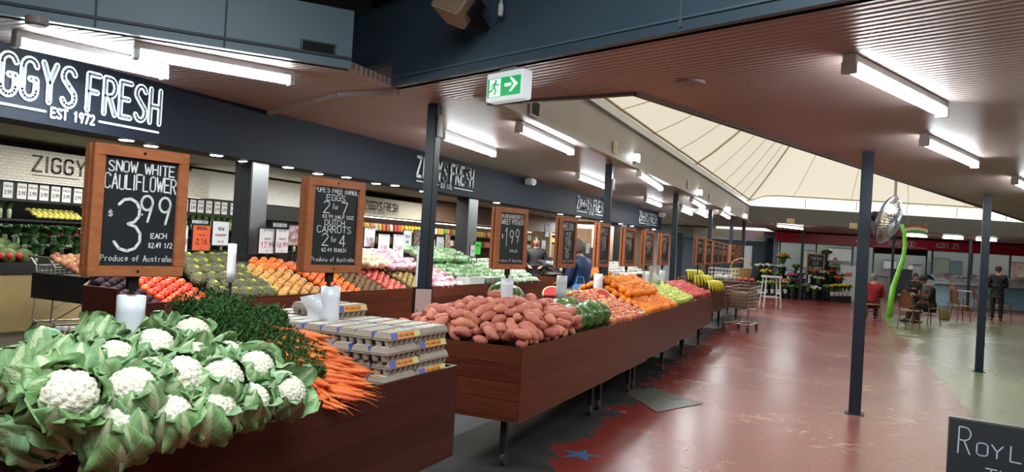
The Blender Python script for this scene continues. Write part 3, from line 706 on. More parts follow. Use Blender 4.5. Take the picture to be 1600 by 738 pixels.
# ================================================================ DISPLAY BINS AND PRODUCE
def wood_mat(name, c1, c2, c3, gloss=.35):
    m, nt, b = nodes(name); g = NG(nt); L = nt.links
    tc = g.n('ShaderNodeTexCoord'); sx = g.n('ShaderNodeSeparateXYZ'); L.new(tc.outputs['Object'], sx.inputs[0])
    zr = g.m('MULTIPLY', sx.outputs[2], 8.2); row = g.m('FLOOR', zr); fr = g.m('FRACT', zr)
    oi = g.n('ShaderNodeObjectInfo')
    wn = g.n('ShaderNodeTexWhiteNoise', noise_dimensions='2D'); cb = g.n('ShaderNodeCombineXYZ'); L.new(row, cb.inputs[0]); L.new(oi.outputs['Random'], cb.inputs[1]); L.new(cb.outputs[0], wn.inputs['Vector'])
    mp = g.n('ShaderNodeMapping'); mp.inputs['Scale'].default_value = (1.2, 1.2, 26); L.new(tc.outputs['Object'], mp.inputs[0])
    gr = g.noise(1.6, 5, mp.outputs[0], .6, 1.5)
    c = g.mix(wn.outputs[0], c1, c2); c = g.mix(g.m('MULTIPLY', g.step(gr, .52, .72), .55), c, c3)
    gap = g.m('GREATER_THAN', .035, fr); c = g.mix(g.m('MULTIPLY', gap, .8), c, (.008, .004, .003))
    L.new(c, b.inputs['Base Color']); b.inputs['Roughness'].default_value = gloss; b.inputs['Specular IOR Level'].default_value = .16
    return m
M_wood = wood_mat('stained_planks', (.075, .018, .009), (.125, .032, .014), (.20, .062, .022))
M_woodd = wood_mat('dark_planks', (.042, .010, .007), (.062, .016, .010), (.085, .024, .013))
M_leg = mat('caster_leg', (.012, .012, .013), .45); M_bed = mat('bin_liner', (.018, .022, .018), .7); M_cast = mat('caster_tyre', (.03, .03, .03), .5)
M_bedg = mat('green_liner', (.016, .055, .038), .6)
def bin_(label, x0, x1, y0, y1, top=.85, bot=.345, bed=None, m_=None, legs=True, name='display_bin', bedmat=None, solid=False):
    """open bin on casters; bed(x, y) -> height of the liner"""
    cx, cy = (x0+x1)/2, (y0+y1)/2; t = T(name, label, 'display bin', (cx, cy, 0))
    hx, hy = (x1-x0)/2, (y1-y0)/2; m_ = m_ or M_wood; th = .022
    part('front_panel', MB().box(hx-th, hx, -hy, hy, bot, top), m_, t, bevel=.002)
    part('back_panel', MB().box(-hx, -hx+th, -hy, hy, bot, top), m_, t, bevel=.002)
    part('side_panel', MB().box(-hx+th, hx-th, -hy, -hy+th, bot, top), m_, t)
    part('side_panel', MB().box(-hx+th, hx-th, hy-th, hy, bot, top), m_, t)
    bed = bed or (lambda x, y: top-.12)
    part('liner', MB().grid(lambda u, v: (-hx+th+u*(2*hx-2*th), -hy+th+v*(2*hy-2*th), bed(cx-hx+u*2*hx, cy-hy+v*2*hy)), 12, 12), bedmat or M_bed, t)
    part('bottom', MB().box(-hx+th, hx-th, -hy+th, hy-th, bot, bot+.02), M_leg, t)
    if legs:
        for sx_ in (-1, 1):
            for sy_ in (-1, 1):
                lx, ly = sx_*(hx-.16), sy_*(hy-.14)
                l = part('leg', MB().box(-.022, .022, -.022, .022, .10, bot), M_leg, t, loc=(lx, ly, 0))
                c = MB().lathe([(.045, -.014), (.05, -.01), (.05, .01), (.045, .014)], 14, c=(.0, .02, .05), axis='x')
                part('caster', c, M_cast, l)
    if solid: part('base', MB().box(-hx+.1, hx-.1, -hy+.05, hy-.05, 0, bot), M_leg, t)
    return t
def ridge(x0, x1, y0, y1, low, high, ex=.42):
    """mounded bed: rises from the rims towards the middle line"""
    def f(x, y):
        u = min(x-x0, x1-x)/((x1-x0)*ex); v = min(y-y0, y1-y)/((x1-x0)*ex*1.0)
        k = max(0, min(1, u, v*1.2)); return low+(high-low)*k
    return f
# ---- row 1 bins
FX = -1.97; RX = -3.07; RX2 = -2.94
bedA = ridge(RX, FX, 1.2, 5.0, .80, .93)
bin_('long dark wooden bin heaped with cauliflowers, carrots and egg cartons', RX, FX, 1.53, 3.75, bed=lambda x, y: .80 if y < 2.45 else .80, m_=M_woodd, bedmat=M_bedg)
bed2 = ridge(RX2, FX, 4.66, 7.6, .80, .97)
bin_('wooden bin on casters heaped with sweet potatoes and watermelons', RX2, FX, 4.66, 6.85, bed=bed2)
bed3 = ridge(RX-.03, FX-.02, 6.0, 9.0, .80, 1.02, .5)
bin_('wooden bin of red striped apples beyond the watermelons', RX-.02, FX-.01, 6.86, 8.19, bed=bed3)
bed4 = ridge(RX-.06, FX-.05, 7.2, 11.0, .80, 1.08, .5)
bin_('wooden bin heaped with oranges', RX-.06, FX-.04, 8.21, 9.93, bed=bed4)
bed5 = ridge(RX-.15, FX-.12, 8.9, 12.6, .80, 1.02, .5)
bin_('wooden bin of green apples beyond the oranges', RX-.15, FX-.11, 9.96, 11.58, bed=bed5)
bed6 = ridge(RX-.25, FX-.2, 10.6, 14.5, .80, 1.0, .5)
bin_('wooden bin of red apples at the end of the fruit row', RX-.25, FX-.19, 11.6, 13.35, bed=bed6)
bin_('tall wooden bin of bananas behind the shopping trolley', -3.15, -2.38, 14.6, 16.9, top=.92, bot=.42)
bin_('low wooden bin of baskets and loaves behind the trolley', -3.05, -2.2, 18.0, 20.6, top=.90, bot=.4)
t = T('produce_crate', 'black crate of oranges at the left edge below the cauliflowers', 'crate', (-2.16, 1.46, 0), math.radians(172)); M_bb = mat('black_board', (.010, .010, .012), .4)
for nm_, b_ in (('side_panel', (0, .5, 0, .018)), ('side_panel', (0, .5, .482, .5)), ('front_panel', (0, .018, .018, .482)), ('back_panel', (.482, .5, .018, .482))): part(nm_, MB().box(*b_, .1, .86), M_bb, t)
part('tray', MB().box(.018, .482, .018, .482, .78, .80), M_bb, t); part('base', MB().box(.03, .47, .03, .47, 0, .1), M_bb, t)
# ---- generic round fruit
def fruit(name, r, m_, sc=(1,1,1), stem=None, stemcol=None, n=14, mm=10, dimple=0, wob=0, seed=0):
    rg_ = random.Random(seed); ph = [rg_.uniform(0, 6.28) for _ in range(4)]
    def fn(d):
        k = 1-dimple*max(0, abs(d.z)-.82)*3 + wob*(math.sin(3*d.x+ph[0])+math.sin(4*d.y+ph[1])+math.sin(3*d.z+ph[2]))
        return d*r*k
    o = link(name, MB().ball((0,0,0), r, n, mm, sc, fn).mesh(name, smooth=True), m_)
    if stem:
        part('stem', MB().tube([(0, 0, r*sc[2]*.86), (.002, 0, r*sc[2]*.86+stem)], .0035, n=5), stemcol or mat('stem_brown', (.06, .035, .015), .7), o)
    return o
def cells(x0, x1, y0, y1, step, rg_, jit=.06):
    out = []; row = 0; y = y0
    while y <= y1+1e-6:
        x = x1-(step/2 if row % 2 else 0); k = 0
        while x >= x0-1e-6:
            out.append((x+rg_.uniform(-jit, jit)*step, y+rg_.uniform(-jit, jit)*step, row, k)); x -= step; k += 1
        y += step*.9; row += 1
    return out
def heap(protos, bed, x0, x1, y0, y1, r, label, cat, group, keep=None, seed=1, jit=.05, lay=False, tilt=None, dz=0):
    rg_ = random.Random(seed); first = {}
    n = 0
    for (x, y, row_, k_) in cells(x0, x1, y0, y1, 2*r*1.02, rg_, jit):
        if keep and not keep(x, y): continue
        z = bed(x, y)+r*1.04+dz+rg_.uniform(0, .006); p = rg_.choice(protos)
        rot = (rg_.uniform(0, 6.28), rg_.uniform(0, 6.28), rg_.uniform(0, 6.28)) if tilt is None else (rg_.uniform(-tilt, tilt), rg_.uniform(-tilt, tilt), rg_.uniform(0, 6.28))
        if id(p) not in first: first[id(p)] = 1; o = p; o.location = (x, y, z); o.rotation_euler = rot
        else: o = dup(p, (x, y, z), rot)
        s = rg_.uniform(.95, 1.03); o.scale = (s, s, s)
        tag(o, '%s, %s row from the near end, %s up' % (label, nth(row_), nth(k_)), cat, group); n += 1
    for p in protos:
        if id(p) not in first: bpy.data.objects.remove(p)
    return n
def fm(name, c, c2=None, rough=.4, **k): return mat(name, c, rough, col2=c2, scale=k.pop('scale', 12), rnd=k.pop('rnd', .12), spec=.4, **k)
M_tom = fm('tomato_skin', (.62, .045, .012), (.72, .09, .015), .22); M_ora = fm('orange_peel', (.86, .25, .012), (.80, .19, .01), .42, bump=.15, bscale=300)
M_apr = fm('apple_red', (.42, .03, .03), (.62, .26, .10), .3, scale=26, rnd=.25); M_apg = fm('apple_green', (.38, .48, .07), (.50, .52, .12), .3)
M_apd = fm('apple_deep_red', (.46, .028, .035), (.60, .10, .07), .3, scale=14); M_man = fm('mandarin_peel', (.85, .17, .012), (.80, .13, .01), .35)
M_plum = mat('plum_skin', (.020, .008, .012), .55, col2=(.032, .012, .018), rnd=.2, spec=.15); M_yel = fm('yellow_pear', (.55, .32, .07), (.62, .24, .06), .45, scale=14)
M_kiwi = fm('kiwi_skin', (.14, .075, .03), (.20, .11, .05), .8); M_gold = fm('golden_skin', (.30, .20, .07), (.24, .17, .05), .6)
M_rap = fm('rose_apple', (.50, .045, .045), (.62, .16, .10), .3, scale=16)
# apples (bin 3)
ap = [fruit('apple', .045, M_apr, (1,1,.92), .010, dimple=.5, seed=i) for i in range(2)]
heap(ap, bed3, RX+.30, FX-.05, 6.92, 8.12, .046, 'striped apple beyond the watermelons', 'apple', 'striped apples beyond the watermelons', seed=3, jit=.12, keep=lambda x, y: not (y < 7.25 and x < -2.45), tilt=.5)
og = [fruit('orange', .043, M_ora, (1,1,.96), None, dimple=.1, seed=5)]
tp = heap(og, bed4, -2.50, FX-.09, 8.27, 9.88, .043, 'orange in the aisle bin', 'orange', 'oranges heaped in the aisle bin', seed=4, jit=.13)
og2 = [fruit('orange', .043, M_ora, (1,1,.96), None, dimple=.1, seed=5)]
heap(og2, lambda x, y: bed4(x, y)+.07, -2.88, FX-.30, 8.36, 9.75, .043, 'upper layer orange in the aisle bin', 'orange', 'upper layer of oranges in the aisle bin', seed=14, jit=.14)
og3 = [fruit('orange', .040, M_ora, (1,1,.96), None, seed=6)]
heap(og3, lambda x, y: .98, -3.0, -2.8, 7.75, 8.15, .040, 'orange behind the striped apples', 'orange', 'oranges behind the striped apples', seed=15)
ga = [fruit('apple', .051, M_apg, (1,1,.92), .010, dimple=.5, seed=7)]
heap(ga, bed5, -2.66, FX-.17, 10.02, 11.5, .052, 'green apple beyond the oranges', 'apple', 'green apples beyond the oranges', seed=5, tilt=.5)
ra = [fruit('apple', .054, M_apd, (1,1,.92), .010, dimple=.5, seed=8)]
heap(ra, bed6, -2.68, FX-.25, 11.68, 13.3, .055, 'deep red apple before the bananas', 'apple', 'deep red apples before the bananas', seed=6, tilt=.5)
# oranges at the left edge
ol = [fruit('orange', .045, M_ora, (1,1,.95), None, seed=9)]
_c, _s = math.cos(math.radians(172)), math.sin(math.radians(172))
for i in range(5):
    for j in range(4):
        for k in range(2 if 0 < i < 4 and j < 3 else 1):
            u, v = .065+.086*i+.04*k, .065+.088*j+.04*k; o = ol[0] if i+j+k == 0 else dup(ol[0]); o.location = (-2.16+u*_c-v*_s, 1.46+u*_s+v*_c, .845+.058*k)
            tag(o, 'orange in the black crate, %s row back, %s across, %s layer' % (nth(j), nth(i), ['lower', 'upper'][k]), 'orange', 'oranges in the black crate')
# ---- row 2: the shop's sloped displays
bed_r2 = lambda x, y: .93+max(0, (-4.5-x))*.42
R2F, R2B = -4.45, -5.22
segs = [(3.92, 4.48), (4.52, 5.84), (5.86, 7.28), (7.36, 9.2), (9.22, 11.2)]
lab = ['dark wooden sloped bin of black plums and tomatoes', 'wooden sloped bin of pineapples and yellow pears', 'wooden sloped bin of mandarins, kiwifruit and red apples', 'wooden bin of packaged salads behind the steel post', 'wooden bin of leafy tubs and trays behind the sweet potato chalkboard']
for (y0, y1), lb in zip(segs, lab):
    t = bin_(lb, R2B, R2F, y0, y1, top=.985, bot=.12, bed=bed_r2, legs=False, solid=True)
    if y1 < 7.4: part('price_board', MB().box(R2B-(R2B+R2F)/2-.03, R2B-(R2B+R2F)/2, -(y1-y0)/2, (y1-y0)/2, .9, 1.30), M_black, t)
t = T('corner_cabinet', 'dark wooden corner cabinet ending the shop display behind the first chalkboard', 'cabinet', (-4.45, 3.55, 0))
part('body', MB().slab([(0, 0), (0, .365), (-.74, .365), (-.74, .33), (-.36, 0)], .05, .93), M_woodd, t)
part('front_rim', MB().box(-.022, 0, .0, .365, .93, .985), M_woodd, t); part('end_rim', MB().slab([(-.022, 0), (-.36, 0), (-.74, .33), (-.74, .352), (-.35, .02), (-.022, .02)], .93, 1.09), M_woodd, t)
tag_ = dict(tilt=.6)
pl = [fruit('plum', .033, M_plum, (1,1,1.15), None, seed=11)]
heap(pl, bed_r2, -5.10, -4.50, 3.62, 3.93, .036, 'black plum left of the tomatoes', 'plum', 'black plums left of the tomatoes', seed=21, keep=lambda x, y: y > 3.60+max(0, -4.76-x)*.9)
tm_ = [fruit('tomato', .036, M_tom, (1,1,.88), .006, mat('tomato_green', (.04, .10, .02), .6), dimple=.4, seed=12)]
heap(tm_, bed_r2, -5.12, -4.50, 3.98, 4.44, .036, 'red tomato in the sloped display', 'tomato', 'tomatoes in the sloped display', seed=22, tilt=.6)
ye = [fruit('pear', .040, M_yel, (1,1,.95), .008, dimple=.3, seed=13)]
heap(ye, bed_r2, -5.05, -4.52, 5.22, 5.80, .040, 'yellow pear beside the pineapples', 'pear', 'yellow pears beside the pineapples', seed=23, tilt=.6)
mn_ = [fruit('mandarin', .033, M_man, (1,1,.85), None, dimple=.3, seed=14)]
heap(mn_, bed_r2, -5.12, -4.50, 5.92, 6.36, .034, 'mandarin behind the egg chalkboard', 'mandarin', 'mandarins behind the egg chalkboard', seed=24, tilt=.5)
mn2 = [fruit('mandarin', .034, M_man, (1,1,.85), None, dimple=.3, seed=15)]
heap(mn2, lambda x, y: bed_r2(x, y)+.02, -5.15, -4.95, 5.45, 5.85, .034, 'mandarin behind the yellow pears', 'mandarin', 'mandarins behind the yellow pears', seed=25, tilt=.5)
kw = [fruit('kiwifruit', .030, M_kiwi, (1.25,1,1), None, seed=16)]
heap(kw, bed_r2, -5.08, -4.50, 6.42, 6.82, .032, 'brown kiwifruit right of the mandarins', 'kiwifruit', 'kiwifruit right of the mandarins', seed=26)
rp = [fruit('apple', .036, M_rap, (1,1,.92), .008, dimple=.5, seed=17)]
heap(rp, bed_r2, -5.10, -4.50, 6.88, 7.24, .036, 'rosy apple right of the kiwifruit', 'apple', 'rosy apples right of the kiwifruit', seed=27, tilt=.6)
gk = [fruit('kiwifruit', .031, M_gold, (1.25,1,1), None, seed=18)]
heap(gk, bed_r2, -5.10, -4.52, 7.40, 7.80, .033, 'golden kiwifruit beside the steel post', 'kiwifruit', 'golden kiwifruit beside the post', seed=28)
# pineapples
def pine_mat():
    m, nt, b = nodes('pineapple_skin'); g = NG(nt); L = nt.links
    tc = g.n('ShaderNodeTexCoord'); mp = g.n('ShaderNodeMapping'); mp.inputs['Scale'].default_value = (1, 1, 1); L.new(tc.outputs['Object'], mp.inputs[0])
    v = g.n('ShaderNodeTexVoronoi'); v.inputs['Scale'].default_value = 55; v.inputs['Randomness'].default_value = .35; L.new(mp.outputs[0], v.inputs[0])
    c = g.mix(g.step(v.outputs['Distance'], .15, .5), (.30, .21, .07), (.05, .055, .02)); L.new(c, b.inputs['Base Color']); b.inputs['Roughness'].default_value = .6
    bp = g.n('ShaderNodeBump'); bp.inputs['Strength'].default_value = .8; bp.inputs['Distance'].default_value = .01; bp.invert = True
    L.new(v.outputs['Distance'], bp.inputs['Height']); L.new(bp.outputs[0], b.inputs['Normal']); return m
M_pin = pine_mat(); M_pinl = mat('pineapple_leaf', (.10, .15, .07), .5); M_tagy = mat('fruit_tag', (.42, .55, .06), .5)
pn = link('pineapple', MB().ball((0,0,0), 1, 16, 12, (1,1,1), lambda d: Vector((d.x*.058, d.y*.058, d.z*.082*(1 if abs(d.z) < .9 else .96)))).mesh('pineapple', smooth=True), M_pin)
lf_ = MB()
for i in range(14):
    a = i*2.4; r_ = .012+.001*i; h_ = .035-.001*i; dx, dy = math.cos(a), math.sin(a)
    lf_.tube([(dx*r_, dy*r_, .074), (dx*(r_+.018), dy*(r_+.018), .074+h_*.5), (dx*(r_+.03), dy*(r_+.03), .074+h_*.75)], [.008, .006, .001], n=4, flat=.4)
part('crown', lf_, M_pinl, pn); part('price_tag', MB().box(-.064, -.052, -.011, .011, -.032, .006), M_tagy, pn)
rp_ = random.Random(5); k = 0
for r_i, x in enumerate((-4.53, -4.65, -4.77, -4.89, -5.01, -5.12)):
    for j in range(5):
        y = 4.52+.055*(r_i % 2)+j*.135+rp_.uniform(-.01, .01)
        if y > 5.16: continue
        o = pn if k == 0 else dup(pn); k += 1
        o.location = (x, y, bed_r2(x, y)+.062+rp_.uniform(0, .01)); o.rotation_euler = (rp_.uniform(-.3, .3), math.radians(75)+rp_.uniform(-.25, .25), math.pi+rp_.uniform(-.5, .5))
        tag(o, 'green pineapple in the sloped display, %s row up, %s from the tomatoes' % (nth(r_i), nth(j)), 'pineapple', 'pineapples in the sloped display')
